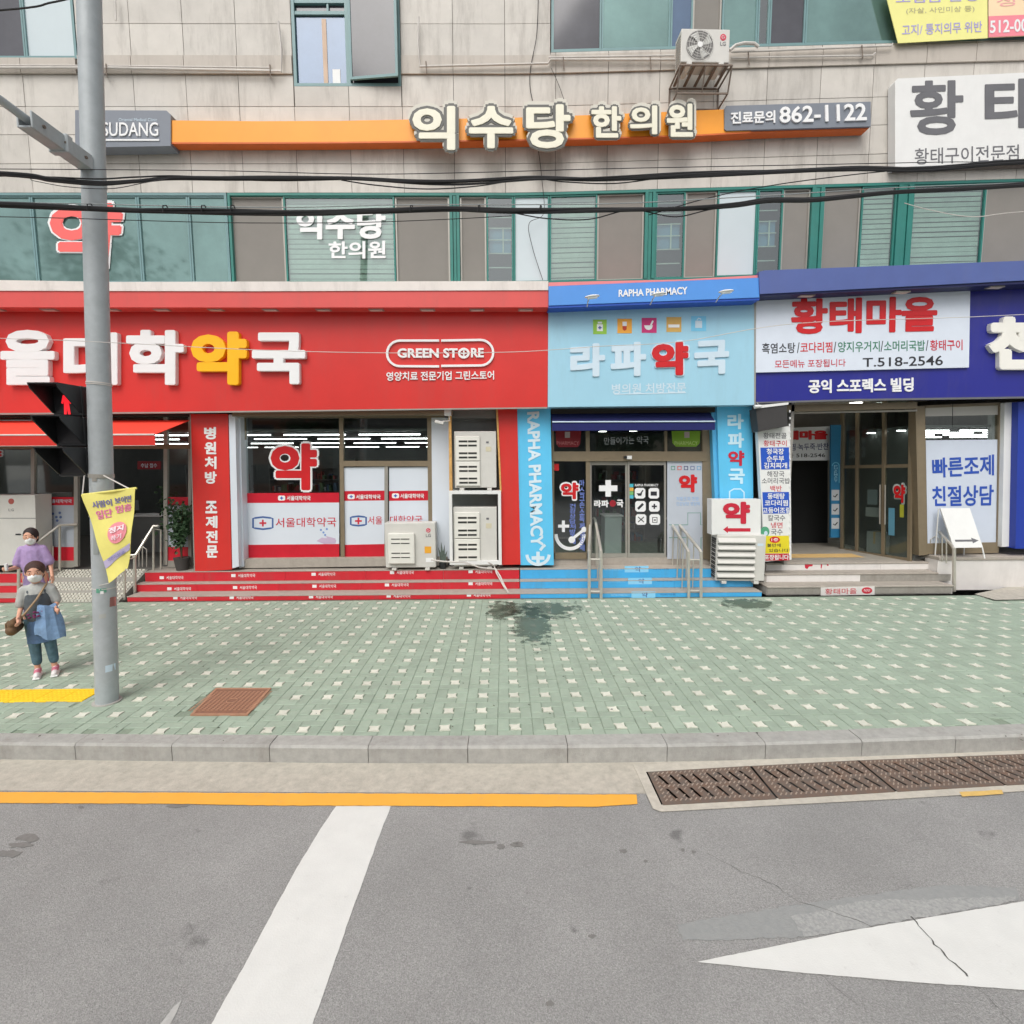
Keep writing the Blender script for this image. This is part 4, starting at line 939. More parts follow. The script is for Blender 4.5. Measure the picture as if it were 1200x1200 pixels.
def tubes(xs_, ys_, z, L_, where, grp):
    for j, y in enumerate(ys_):
        for i, x in enumerate(xs_):
            lab = 'tube light %s from the left in the %s ceiling row of the %s' % (ORD[i], (['front'] + ORD[1:])[j], where)
            t = thing('ceiling_light', lab, 'light', (x, y, z), group=grp); MB().box(x-L_/2, x+L_/2, y-.03, y+.03, z-.02, z-.0).build('fixture', M_lgrey, t); MB().box(x-L_/2+.03, x+L_/2-.03, y-.012, y+.012, z-.045, z-.021).build('lamp', M_tube, t)
tubes([-13.2+1.75*k for k in range(8)], [12.2, 14.4, 17.8, 22.6], 3.56, 1.5, 'red pharmacy', 'tube lights in the red pharmacy')
tubes([9.9+1.5*k for k in range(4)], [12.1, 13.1, 14.3, 15.8], 3.60, 1.3, 'right pharmacy', 'tube lights in the right pharmacy')
for i, (px, Y, zz) in enumerate([(650, 12.6, 3.68), (684, 12.4, 3.68), (706, 13.6, 3.68), (719, 12.5, 3.68), (742, 13.4, 3.68), (756, 12.4, 3.68), (784, 13.2, 3.68)]):
    X = F(px, 505, Y).x; t = thing('downlight', 'small round ceiling downlight, %s from the left inside the middle pharmacy' % ORD[i], 'light', (X, Y, zz), group='downlights in the middle pharmacy')
    MB().cone((X, Y, zz-.03), .10, (X, Y, zz), .10, 12).build('lens', M_spot, t); MB().cone((X, Y, zz-.015), .13, (X, Y, zz+.005), .13, 12).build('rim', M_white, t)
def shelf(x, y, w_, h, seed, z0=None, lab=''):
    r_ = random.Random(seed); z0 = Z3 if z0 is None else z0; t = thing('medicine_shelf', lab, 'shelf', (x, y, z0)); MB().box(x, x+w_, y+.3, y+.33, z0, z0+h).build('back_panel', M_intw, t)
    for k in (x, x+w_-.03): MB().box(k, k+.03, y, y+.3, z0, z0+h).build('side_panel', M_intw, t)
    n_ = int(h/.36); b = MB()
    for i in range(n_+1):
        z = z0 + .02 + i*.36; MB().box(x+.031, x+w_-.031, y, y+.299, z, z+.02).build('shelf_board', M_intw, t)
    for ci in range(4):
        b = MB()
        for i in range(n_):
            z = z0 + .041 + i*.36; xx = x + .05 + ci*.03
            while xx < x+w_-.16:
                bw_ = r_.uniform(.05, .13)
                if r_.random() < .3: b.box(xx, xx+bw_, y+.04, y+.22, z, z+r_.uniform(.1, .26))
                xx += bw_ + .01
        if b.v: b.build('boxes', [cm(170, 176, 180), cm(150, 60, 60), cm(70, 100, 130), cm(90, 130, 96)][ci], t, kind='stuff')
shelf(-9.8, 15.9, 2.0, 2.3, 1, lab='tall stocked shelf at the back of the left shop near the door'); shelf(-7.4, 16.2, 2.2, 2.3, 2, lab='tall stocked shelf at the back of the left shop behind the counter'); shelf(-4.6, 15.8, 2.4, 2.5, 3, lab='wide stocked shelf deep behind the big window of the red shop')
shelf(2.6, 14.8, 1.5, 2.4, 4, lab='tall shelf at the back of the middle pharmacy'); shelf(10.2, 15.8, 2.6, 2.4, 5, lab='stocked shelf at the back of the right pharmacy')
def desk(x0, x1, y0, y1, h, lab, m): 
    t = thing('counter', lab, 'counter', ((x0+x1)/2, y0, Z3)); MB().box(x0, x1, y0, y1, Z3, Z3+h-.04, .01).build('body', m, t); MB().box(x0-.03, x1+.03, y0-.03, y1+.03, Z3+h-.039, Z3+h, .008).build('top', M_white, t)
    return t
desk(F(105, 600, 13.6).x, F(190, 600, 13.6).x, 13.6, 14.2, 1.0, 'grey service counter inside the left shop entrance', M_intw)
d_ = desk(F(709, 600, 12.5).x, F(729, 600, 12.5).x, 12.5, 13.0, 1.05, 'pale service counter behind the sliding doors of the middle pharmacy', cm(190, 200, 196))
t = thing('monitor', 'small computer screen on the counter inside the left shop', 'monitor', F(152, 598, 13.8)); p = F(152, 592, 13.8); MB().box(p.x-.2, p.x+.2, 13.85, 13.88, 1.62, 1.9, .008).build('screen', cm(110, 116, 122), t); MB().box(p.x-.06, p.x+.06, 13.82, 13.92, 1.5, 1.62).build('stand', M_black, t)
t = thing('reception_sign', 'small dark red hanging sign inside the left shop', 'sign', F(175, 550, 13)); panel('board', (161, 540.5, 188, 550), 13, .03, cm(128, 24, 36), t); text('수납 접수', (165, 543, 184, 548), 13, M_lpale, t, off=.01, res=1)

# ------------------------------------------------------------------ left shop front: entrance bay and window bay
def bar(b, x0, y0, x1, y1, Y, t): return b.slab([(x0, y0), (x1, y0), (x1, y1), (x0, y1)], Y, t)
sf = thing('shop_front', 'aluminium shop front with open doorway under the red awning at left', 'shop front', F(100, 668, YG))
b = MB()
for x0, y0, x1, y1 in [(-300, 521, 223, 526)]: bar(b, x0, y0, x1, y1, YG-.03, .09)
b.build('header', M_bronze, sf)
for x0, x1, y1 in [(-110, -106, 666), (36, 40, 666), (86.5, 91, 664), (191.5, 196, 662), (220.5, 224, 664)]: bar(MB(), x0, 487, x1, y1, YG-.02, .07).build('mullion', M_alu, sf)
for x0, x1 in [(-300, -110), (-106, 36), (40, 86.5), (196, 220.5)]:
    bar(MB(), x0, 526, x1, 582, YG+.02, .008).build('pane', M_glassd, sf)
bar(MB(), -300, 488, 220, 521, YG+.02, .008).build('transom_pane', M_glassd, sf)
for x0, x1 in [(-106, 36), (40, 86.5), (196, 220.5)]:
    bar(MB(), x0, 582.5, x1, 592, YG+.01, .012).build('red_strip', M_film, sf); bar(MB(), x0, 592, x1, 641, YG+.012, .010).build('white_strip', cm(170, 176, 186), sf)
    bar(MB(), x0, 641, x1, 657, YG+.01, .012).build('red_strip', M_film, sf); bar(MB(), x0, 657, x1, 665, YG-.0, .05).build('sill', M_alu, sf)
text('서울대학약국', (56, 585, 84, 589.5), YG+.009, M_lpale, sf, off=.015, res=1)
MB().slab([(45, 584.7), (52, 584.7), (52, 589.7), (45, 589.7)], YG+.008, .002).build('logo', M_lpale, sf)
b = MB()
for (x, y) in [(57, 604), (62, 602), (66, 606), (70, 601), (60, 609), (67, 610), (71, 606)]: b.disc(x, y, 1.6, 1.6, YG+.009, .002, 8)
b.build('dot_print', cm(84, 104, 150), sf)
# red outlined character at the far left edge of the glass
text('약', (-48, 524, 4, 546), YG+.012, M_lpale, sf, off=.02, bold=.06); text('약', (-46, 526, 2, 544), YG+.007, M_film, sf, off=.02, bold=.03)
bar(MB(), -300, 484, 223, 488, YG-.15, .3).build('lintel', mat('dark_lintel', S(56, 50, 46), .9), sf)

aw = thing('awning', 'red fabric awning with a straight valance over the left entrance', 'awning', F(100, 522, 10.35))
ya, yb_ = YG-.32, 10.1
A = [F(-330, 494.5, ya), F(222, 492.5, ya)]; zt = A[1].z; xr = A[1].x; pf = F(183, 509, yb_); zf = pf.z
xl = A[0].x
def quadslab(b, q, th): return b.prism(q, [p - Vector((0, 0, th)) for p in q])
nseg = 14; b = MB()
for k in range(nseg):
    u0, u1 = k/nseg, (k+1)/nseg; x0, x1 = lerp(xl, xr, u0), lerp(xl, xr, u1)
    quadslab(b, [Vector((x0, yb_, zf)), Vector((x1, yb_, zf)), Vector((x1, ya, zt)), Vector((x0, ya, zt))], .012)
b.build('canopy_cloth', M_awn, aw)
zv = F(183, 522, yb_).z; MB().box(xl, xr+.0, yb_-.012, yb_, zv, zf-.02).build('valance', mat('red_fabric_valance', S(206, 44, 36), .8, .06, 5), aw)
MB().tube([(xl, yb_-.005, zf-.005), (xr, yb_-.005, zf-.005)], .018, 8).build('front_bar', M_pipe, aw, smooth=True); MB().tube([(xl, yb_-.008, zv), (xr, yb_-.008, zv)], .006, 6).build('hem', M_pipe, aw)

sw1 = thing('shop_window', 'big shop window with red and white pharmacy films between the white jamb and the outdoor units', 'shop window', F(395, 662, YG))
for x0, x1, Y in ((268, 275.5, YG-.35), (276.3, 281.5, YG-.2)):
    MB().slab([(x0, 486), (x1, 486), (x1+4.3, 664), (x0+4.3, 666)], Y, .3).build('jamb', M_post, sw1)
Yg = YG+.02
bar(MB(), 281, 484, 520, 489.5, YG-.06, .14).build('head', M_bronze, sw1)
MB().slab([(280, 655.5), (524, 653), (524, 662.5), (280, 666)], YG-.16, .24).build('sill', M_step, sw1)
for x0, x1 in ((282.5, 286.5), (397.2, 401.8), (500.5, 505.5)): MB().slab([(x0, 489.5), (x1, 489.5), (x1+2, 655), (x0+2, 655)], YG-.03, .09).build('mullion', M_bronze, sw1)
bar(MB(), 402, 540, 501.5, 546.5, YG-.025, .07).build('transom', M_bronze, sw1); bar(MB(), 450.5, 546.5, 454.5, 655, YG-.02, .06).build('mullion', M_alu, sw1)
bar(MB(), 286, 489.5, 398, 578, Yg, .008).build('pane', M_glassd, sw1); bar(MB(), 401.5, 489.5, 501, 540, Yg, .008).build('pane', M_glassd, sw1)
def film(x0, x1, top):
    if top: MB().slab([(x0, 548), (x1, 547), (x1, 575), (x0, 575.5)], Yg, .01).build('frosted_film', M_post, sw1)
    t0, t1 = (578, 589.5) if not top else (575.5, 587)
    MB().slab([(x0, t0), (x1, t0-.6), (x1, t1-.6), (x0, t1)], Yg-.001, .012).build('red_film', M_film, sw1)
    MB().slab([(x0, t1), (x1, t1-.6), (x1, 637.5), (x0, 638.5)], Yg, .01).build('white_film', M_post, sw1)
    MB().slab([(x0, 638.5), (x1, 637.5), (x1, 654), (x0, 655)], Yg-.001, .012).build('red_film', M_film, sw1)
film(287.5, 397.5, 0); film(403, 451, 1); film(456, 502, 1)
def flogo(x, y, k=1.):       # pill-shaped plus logo
    w_, h_ = 4.2*k, 2.9*k; MB().slab([(x-w_, y-h_*.6), (x-w_*.7, y-h_), (x+w_*.7, y-h_), (x+w_, y-h_*.6), (x+w_, y+h_*.6), (x+w_*.7, y+h_), (x-w_*.7, y+h_), (x-w_, y+h_*.6)], Yg-.003, .002).build('logo', M_letw, sw1)
    MB().slab([(x-.6*k, y-1.8*k), (x+.6*k, y-1.8*k), (x+.6*k, y+1.8*k), (x-.6*k, y+1.8*k)], Yg-.0045, .001).slab([(x-1.9*k, y-.6*k), (x+1.9*k, y-.6*k), (x+1.9*k, y+.6*k), (x-1.9*k, y+.6*k)], Yg-.005, .001).build('logo_plus', M_lblueT if k < 1.5 else M_lred, sw1)
flogo(330, 583.7); flogo(411.5, 582); flogo(463.5, 581)
for q in ((336, 581, 364, 586.5), (417, 579.5, 446, 585), (469, 578.5, 497, 584)): text('서울대학약국', q, Yg-.001, M_letw, sw1, off=.015, bold=.01, res=2)
M_nb = cm(62, 96, 156)
for (x, y, w_) in ((308, 613, 11.5), (420, 610.5, 9)):
    h_ = w_*.62; pts = [(x-w_, y-h_*.75), (x-w_*.75, y-h_*.85), (x, y-h_), (x+w_*.75, y-h_*.85), (x+w_, y-h_*.75), (x+w_, y+h_*.75), (x+w_*.75, y+h_*.85), (x, y+h_), (x-w_*.75, y+h_*.85), (x-w_, y+h_*.75)]
    MB().stroke(pts, 2, Yg-.003, .003, True).build('logo_outline', M_nb, sw1)
    MB().slab([(x-1, y-4), (x+1, y-4), (x+1, y+4), (x-1, y+4)], Yg-.003, .002).slab([(x-4, y-1), (x+4, y-1), (x+4, y+1), (x-4, y+1)], Yg-.0042, .001).build('logo_plus', M_lcrim, sw1)
text('서울대학약국', [(323, 607), (394, 606), (394, 617), (323, 618)], Yg-.001, M_lcrim, sw1, off=.006)
text('서울', (431, 605, 448, 614.5), Yg-.001, M_lcrim, sw1, off=.006); text('대학약국', [(457, 604.5), (495, 604), (495, 613.5), (457, 614)], Yg-.001, M_lcrim, sw1, off=.006)
b = MB().slab([(371, 634), (377, 630), (386, 631), (394, 633), (393, 637), (380, 637.5)], Yg-.003, .002).slab([(381, 628), (393, 631), (393, 633), (384, 631)], Yg-.0045, .001); b.build('hand_print', cm(196, 176, 200), sw1)
b = MB()
for (x, y) in [(376, 621), (379, 624), (383, 620), (381, 627)]: b.disc(x, y, 1.3, 1.3, Yg-.003, .002, 8)
b.build('dot_print', cm(120, 150, 205), sw1)
# big red character, its final stroke faded towards white
text('약', (314.5, 517, 374, 577), Yg-.001, M_letw, sw1, off=.02, bold=.055)
text('약', (317, 519.5, 371.5, 574.5), Yg-.006, M_lred, sw1, off=.02, bold=.028)
pn2 = panel('side_panel', [(505.5, 489.5), (526, 489.5), (527.5, 655), (507, 656)], YG-.06, .12, M_post, sw1)
shut = thing('window_head_box', 'brown metal head strip above the big shop window', 'trim', F(400, 486, YG)); MB().slab([(272, 483.5), (530, 481), (530, 486), (272, 488)], YG-.4, .3).build('strip', M_bronze, shut)

# CCTV camera and its box
t = thing('security_camera', 'small white box camera with bracket under the red fascia beside the window', 'camera', F(524, 490, YG-.35))
Yc = YG-.45
MB().slab([(520.5, 478.5), (528.5, 478.5), (528.5, 487), (520.5, 487)], Yc, .12).build('junction_box', M_white, t)
p = F(526, 487, Yc); q = F(515, 495, Yc-.15); MB().tube([p+Vector((0, .05, 0)), F(527, 493, Yc), q+Vector((.05, .05, .02))], .012, 6).build('bracket', M_pipe, t, smooth=True)
MB(Matrix.Translation(q) @ Matrix.Rotation(R(12), 4, 'Y')).box(-.10, .09, -.035, .035, -.03, .03, .01).build('camera_body', M_ac, t); MB(Matrix.Translation(q) @ Matrix.Rotation(R(12), 4, 'Y')).cone((-.115, 0, 0), .022, (-.10, 0, 0), .022, 10).build('lens', M_black, t)

# ------------------------------------------------------------------ outdoor units
def ac(name, label, loc, rz, w_, h, d, kind, group=None, logo=True):
    M = Matrix.Translation(Vector(loc)) @ Matrix.Rotation(rz, 4, 'Z'); t = thing(name, label, 'air conditioner', loc, M=M, group=group)
    MB(M).box(-w_/2, w_/2, 0, d, .06, h, .015).build('casing', M_ac, t)
    for sx in (-1, 1): MB(M).box(sx*w_*.33-.05, sx*w_*.33+.05, -.03, d+.03, 0, .058, .005).build('foot', M_ac, t)
    MB(M).box(-w_/2-.001, -w_/2+.004, .05, d-.05, .1, h-.08).build('side_coil', M_acd, t)
    b = MB(M)
    for k in range(int((h-.2)/.045)): b.box(-w_/2-.006, -w_/2+.0, .05, d-.05, .11+k*.045, .13+k*.045)
    b.build('side_grille', M_ac, t)
    if kind == 'tall':
        for gz in (.10, .10+(h-.2)/2+.005):
            gh = (h-.2)/2-.01; gw = w_*.58; gx = -w_/2+.03
            gd = MB(M).box(gx, gx+gw, -.05, -.001, gz, gz+gh, .012).build('fan_guard', M_ach, t)
            b = MB(M); c = MB(M)
            for q_ in (.10, .58):
                for r_ in (0, .17):
                    z = gz + gh*(q_+r_); 
                    for sx in (0, 1): b.box(gx+gw*(.14+.38*sx), gx+gw*(.49+.38*sx), -.054, -.049, z, z+gh*.085)
                    for sx in (0, 1): c.box(gx+gw*(.14+.38*sx), gx+gw*(.49+.38*sx), -.066, -.0545, z+gh*.075, z+gh*.1)
            b.build('louvre_slot', M_acd, gd, kind='stuff'); c.build('louvre_lip', M_ach, gd, kind='stuff')
        MB(M).box(w_*.26, w_*.32, -.006, -.001, h*.8, h*.83).build('label', M_lgrey, t); MB(M).box(w_*.25, w_*.38, -.004, -.001, h*.66, h*.74).build('label', cm(204, 196, 170), t)
    if kind == 'small':
        gx, gw, gz, gh = -w_/2+.08, w_*.52, .16, h*.64
        gd = MB(M).box(gx, gx+gw, -.09, -.001, gz, gz+gh, .02).build('fan_guard', M_ach, t); b = MB(M); c = MB(M)
        for q_ in (.2, .66):
            for r_ in (0, .14):
                z = gz+gh*(q_+r_)
                for sx in (0, 1): b.box(gx+gw*(.13+.36*sx), gx+gw*(.46+.36*sx), -.095, -.089, z, z+.028); c.box(gx+gw*(.13+.36*sx), gx+gw*(.46+.36*sx), -.108, -.0955, z+.022, z+.034)
        b.build('louvre_slot', M_acd, gd, kind='stuff'); c.build('louvre_lip', M_ach, gd, kind='stuff')
        MB(M).box(w_*.28, w_*.41, -.004, -.001, h*.36, h*.5).build('energy_label', cm(232, 166, 50), t); MB(M).box(w_*.30, w_*.45, -.003, -.001, h*.17, h*.26).build('label', M_letw, t)
    if kind == 'louvre':
        for k in range(6):
            z = .10 + k*(h-.16)/6; sp = (h-.16)/6
            MB(M).box(-w_/2+.02, w_*.28, -.004, -.001, z+.004, z+.024).build('louvre_gap', M_acd, t)
            b = MB(M); b.add([(-w_/2+.02, 0, z+sp*.95), (w_*.28, 0, z+sp*.95), (w_*.28, -.07, z+sp*.42), (-w_/2+.02, -.07, z+sp*.42), (w_*.28, -.06, z+sp*.25), (-w_/2+.02, -.06, z+sp*.25), (-w_/2+.02, 0, z+sp*.2), (w_*.28, 0, z+sp*.2)], [(0, 3, 2, 1), (3, 5, 4, 2), (5, 6, 7, 4), (0, 6, 5, 3), (1, 2, 4, 7)]); b.build('louvre', M_ac, t)
        MB(M).box(w_*.33, w_*.45, -.003, -.001, h*.78, h*.83).build('label', M_lpale, t)
        b = MB(M)
        for i in range(3):
            for k in range(9): b.box(-w_/2-.012, -w_/2-.004, .06+i*.09, .12+i*.09, .11+k*(h-.2)/9, .11+(k+.62)*(h-.2)/9)
        b.build('side_slots', M_acd, t, kind='stuff')
    if kind == 'fan':
        cx, cz, rr = -w_*.12, h*.55, min(h*.40, w_*.31)
        MB(M).cone((cx, -.004, cz), rr, (cx, .0, cz), rr, 28).build('fan_opening', cm(120, 118, 116), t)
        b = MB(M)
        for q_ in (.45, .62, .8, 1.0): b.tube([(cx+rr*q_*math.cos(2*math.pi*i/24), -.025, cz+rr*q_*math.sin(2*math.pi*i/24)) for i in range(25)], .004, 4)
        for i in range(12): a = math.pi*i/6; b.tube([(cx+rr*.2*math.cos(a), -.026, cz+rr*.2*math.sin(a)), (cx+rr*math.cos(a+.3), -.02, cz+rr*math.sin(a+.3))], .003, 4)
        b.build('fan_guard', M_ac, t)
        for i in range(4):
            a = math.pi/2*i+.5; vs = []
            for r_, da, dy in ((.16, -.5, .0), (.55, -.42, .0), (.93, -.30, .0), (.95, .42, -.012), (.6, .30, -.012), (.16, .4, -.01)): vs.append((cx+rr*r_*math.cos(a+da), -.008+dy, cz+rr*r_*math.sin(a+da)))
            MB(M).prism(vs, [(x, y+.004, z) for x, y, z in vs]).build('blade', cm(206, 206, 202), t)
        MB(M).cone((cx, -.03, cz), rr*.2, (cx, -.005, cz), rr*.2, 14).build('hub', M_white, t)
    if logo and kind in ('small', 'fan'):
        lx, lz = w_*.36, h*.84 if kind == 'small' else h*.78
        MB(M).cone((lx, -.004, lz), .05 if kind == 'small' else .06, (lx, -.001, lz), .05 if kind == 'small' else .06, 18).build('logo_disc', cm(206, 60, 84), t)
        vs, fs, x0, x1, y0, y1 = glyphs('LG', .01, False, 2); k = .11/(x1-x0); b = MB(M)
        b.add([(lx-.055+(v.x-x0)*k, -.004, lz-.15+(v.y-y0)*k) for v in vs], fs); b.build('lettering', M_lgrey, t)
        b = MB(M).tube([(lx+.028*math.cos(a), -.006, lz+.028*math.sin(a)) for a in [R(60+i*25) for i in range(13)]], .004, 4).tube([(lx+.03, -.006, lz), (lx, -.006, lz)], .004, 4); b.build('logo_ring', M_letw, t)
    return t
def at_px(x0, x1, y0, y1, Y): a, b_ = F(x0, y1, Y), F(x1, y1, Y); c = F((x0+x1)/2, y0, Y); return (a+b_)/2, b_.x-a.x, c.z-a.z
p, w_, h = at_px(452, 511, 607, 663, 11.15); ac('outdoor_unit', 'low outdoor unit with orange energy label standing in front of the big window', (p.x, 11.15, Z3), 0, w_, h, .32, 'small')
p, w_, h = at_px(533.5, 582, 506, 575, 11.3); zz = F(555, 574.5, 11.3).z
# the recess that holds the two tall units
rc = thing('equipment_recess', 'narrow dark recess with white frame holding two stacked outdoor units', 'recess', F(555, 662, 11.25))
Yr = 11.16
for q_, m_, nm in (([(525.5, 486), (528.5, 486), (530, 575), (526.5, 575)], M_wood, 'wood_strip'),):
    MB().slab(q_, Yr, .12).build(nm, m_, rc)
MB().slab([(526, 575), (587, 575), (587, 579), (526, 579)], Yr-.01, .4).build('shelf', M_white, rc)
MB().slab([(526, 579), (529.5, 579), (530.5, 662), (527, 662)], Yr-.01, .1).build('frame_post', M_white, rc); MB().slab([(583.5, 579), (587, 579), (588, 662), (584.5, 662)], Yr-.012, .1).build('frame_post', M_white, rc)
MB().slab([(530, 658), (585, 657), (585, 661.5), (530, 662)], Yr-.008, .08).build('frame_rail', M_white, rc)
MB().slab([(520, 478), (590, 478), (590, 662), (520, 662)], Yr+.5, .03).build('back_panel', M_intw, rc)
MB().slab([(524, 478), (586, 478), (586, 490), (524, 490)], Yr+.2, .03).build('lintel', M_intd, rc)
ac('outdoor_unit', 'upper tall grey-white outdoor unit with two louvred guards in the dark recess', (p.x, 11.22, F(555, 575, Yr-.01).z), 0, w_, h, .3, 'tall')
p, w_, h = at_px(532, 582.5, 586, 659, 11.22); ac('outdoor_unit', 'lower tall outdoor unit with two louvred guards inside the white frame', (p.x, 11.22, Z3), 0, w_, h, .3, 'tall')
t = thing('condensate_hose', 'white drain hoses hanging down over the red steps below the stacked units', 'hose', F(590, 690, YS2))
MB().tube([F(505, 656, 11.0), F(520, 658, 10.98), F(545, 659, 10.95), (F(562, 665, YS3-.05)), F(581, 667, YS3-.06), F(586, 675, YS3-.12), F(592, 688, YS2-.1), F(596, 695, YS1-.03)], .018, 7).build('hose', M_pipe, t, smooth=True)
MB().tube([F(572, 659, 10.95), F(579, 663, YS3-.05), F(582, 672, YS3-.1), F(588, 683, YS2-.08), F(594, 694, YS2-.1)], .014, 7).build('hose', M_pipe, t, smooth=True)
# right unit with the board on it
p, w_, h = at_px(838, 897, 627, 676, YS2+.1)
zf_ = Z2
ac('outdoor_unit', 'louvred outdoor unit standing on the blue steps beside the menu board', (F(867, 680, 10.85).x, 10.85, F(867, 684, 10.85).z), R(-5), 1.03, F(867, 627, 10.85).z - F(867, 684, 10.85).z, .42, 'louvre')
Mb = Matrix.Translation(Vector((F(865, 628, 10.95).x, 10.95, F(865, 627.5, 10.95).z)))
t = thing('arrow_board', 'white board with red character and left arrow standing on the louvred outdoor unit', 'sign', Mb.translation)
MB().slab([(834, 585), (891.5, 585), (891.5, 626.5), (834, 626.5)], 10.9, .25).build('box', M_white, t)
text('약', (847, 588, 879, 614), 10.899, M_lcrim, t, off=.02, bold=.035)
MB().slab([(847.5, 620.5), (853, 616.5), (853, 619), (879.5, 619), (879.5, 623), (853, 623), (853, 624.7)], 10.897, .002).build('arrow', M_lcrim, t)
# unit on the wall bracket
Yu = YW - .62; p, w_, h = at_px(798, 855, 34, 77, Yu)
zu = F(826, 77, Yu).z; xu = F(826.5, 60, Yu).x
ac('outdoor_unit', 'white outdoor unit with visible fan on a rusty bracket high on the stone wall', (xu, Yu, zu), R(1), w_, h, .34, 'fan')
t = thing('unit_bracket', 'rusty steel cage bracket carrying the wall-mounted outdoor unit', 'bracket', (xu, YW, zu-.5))
x0, x1 = xu-w_/2-.02, xu+w_/2+.04; b = MB()
for x in (x0, x1): b.tube([(x, Yu-.04, zu-.02), (x, YW, zu-.02)], .018, 4).tube([(x, Yu-.04, zu-.02), (x, Yu+.12, zu-.42), (x, YW, zu-.42)], .018, 4).tube([(x, YW-.02, zu-.42), (x, YW-.02, zu-.02)], .018, 4)
b.tube([(x0, Yu-.04, zu-.02), (x1, Yu-.04, zu-.02)], .018, 4).tube([(x0, YW-.03, zu-.02), (x1, YW-.03, zu-.02)], .018, 4).tube([(x0, Yu+.12, zu-.42), (x1, Yu+.12, zu-.42)], .018, 4).tube([(x0, YW-.03, zu-.42), (x1, YW-.03, zu-.42)], .018, 4)
b.tube([(xu, Yu+.12, zu-.42), (xu, Yu-.04, zu-.02)], .014, 4); b.build('frame', M_brk, t)
for k in range(5): xx = x0+.08+k*(x1-x0-.16)/4; MB().box(xx-.03, xx+.03, Yu-.02, YW-.05, zu-.0, zu+.008).build('slat', M_brk, t)

# ------------------------------------------------------------------ middle pharmacy front
mf = thing('shop_front', 'sliding-door shop front of the middle pharmacy with transom windows', 'shop front', F(745, 658, YG))
Yd = YG
bar(MB(), 647, 529, 828, 540.5, Yd-.06, .14).build('door_header', M_bronze, mf)
for x0, y0, x1, y1 in [(646, 478, 649, 655), (686.5, 505, 691, 655), (823, 478, 829, 655), (829, 478, 834, 657)]: MB().slab([(x0, y0), (x1, y0), (x1+1, y1), (x0+1, y1)], Yd-.04, .1).build('jamb', M_bronze, mf)
bar(MB(), 779, 505, 782, 530, Yd-.02, .06).build('mullion', M_bronze, mf)
bar(MB(), 648, 648, 690, 655, Yd-.04, .1).build('sill', M_bronze, mf)
MB().slab([(649, 655), (840, 652), (840, 664), (649, 664)], Yd-.0, .2).build('threshold', M_step, mf)
for x0, y0, x1, y1 in [(648, 490, 687, 529), (691, 490, 779, 529), (782, 490, 824, 529), (649, 540.5, 687, 648)]: bar(MB(), x0, y0, x1, y1, Yd+.02, .008).build('pane', M_glassd, mf)
bar(MB(), 782, 540.5, 827, 655, Yd-.01, .03).build('poster_panel', cm(186, 192, 202), mf)
for i, (x0, x1) in enumerate(((691, 735), (735.5, 780.5))):
    Yk = Yd + (.03 if i == 0 else .0); dd = None
    b = MB(); b.slab([(x0, 541), (x1, 541), (x1, 545), (x0, 545)], Yk, .035).slab([(x0, 648.5), (x1, 648.5), (x1, 653.5), (x0, 653.5)], Yk, .035).slab([(x0, 545), (x0+2.2, 545), (x0+2.6, 648.5), (x0+.4, 648.5)], Yk, .035).slab([(x1-2.2, 545), (x1, 545), (x1+.2, 648.5), (x1-2, 648.5)], Yk, .035)
    dd = b.build('sliding_door', M_alu, mf); bar(MB(), x0+2, 545, x1-2, 648.5, Yk+.014, .008).build('pane', M_glassd, dd)
# handwriting and round signs in the transoms
text('만들어가는 약국', [(708, 512.5), (760, 511), (760, 520), (708, 521)], Yd+.018, cm(176, 180, 184), mf, off=0)
t = MB().slab([(651, 505), (681, 505), (680, 520), (677, 524), (655, 524), (652, 520)], Yd+.018, .003).build('red_plate', cm(140, 22, 34), mf); text('PHARMACY', (652.5, 517, 678.5, 521.5), Yd+.016, cm(206, 120, 120), mf, off=0, res=2)
t = MB().slab([(787, 505), (821, 505), (820, 519), (816, 523.5), (792, 523.5), (788, 519)], Yd+.018, .003).build('green_plate', cm(126, 168, 40), mf); text('PHARMACY', (790.5, 517, 817.5, 521.5), Yd+.016, cm(196, 216, 130), mf, off=0, res=2)
for x in (662, 802): panel('white_square', (x, 506, x+6, 513), Yd+.015, .002, cm(190, 170, 170), mf)
panel('small_notice', (648.5, 543.5, 655, 551.5), Yd+.016, .002, M_lred, mf)
# left pane: white outlined red character, plus, smile
text('약', (655.5, 563.5, 679.5, 587), Yd+.019, M_letw, mf, off=.02, bold=.07); text('약', (657.2, 565.5, 678, 585), Yd+.014, M_lred, mf, off=.02, bold=.03)
MB().slab([(658.5, 610), (662, 610), (662, 623.5), (658.5, 623.5)], Yd+.016, .002).slab([(654, 614.8), (667, 614.8), (667, 618.3), (654, 618.3)], Yd+.0148, .001).build('plus_sticker', M_letw, mf)
MB().stroke([(668 + 16.5*math.cos(a), 626 + 17*math.sin(a)) for a in [math.pi*(1.0 - i/16.) + (.0) for i in range(17)]], 4, Yd+.016, .002).build('smile_sticker', M_letw, mf)
b = MB().stroke([(670, 632), (684, 621)], 3.2, Yd+.0135, .002); b.disc(670, 632.5, 4, 4, Yd+.012, .002, 14).disc(684.5, 620.5, 3.2, 3.2, Yd+.0105, .002, 14); b.build('pestle_sticker', M_letw, mf)
M_vb = cm(120, 140, 214)
b = MB(); r_ = random.Random(5)
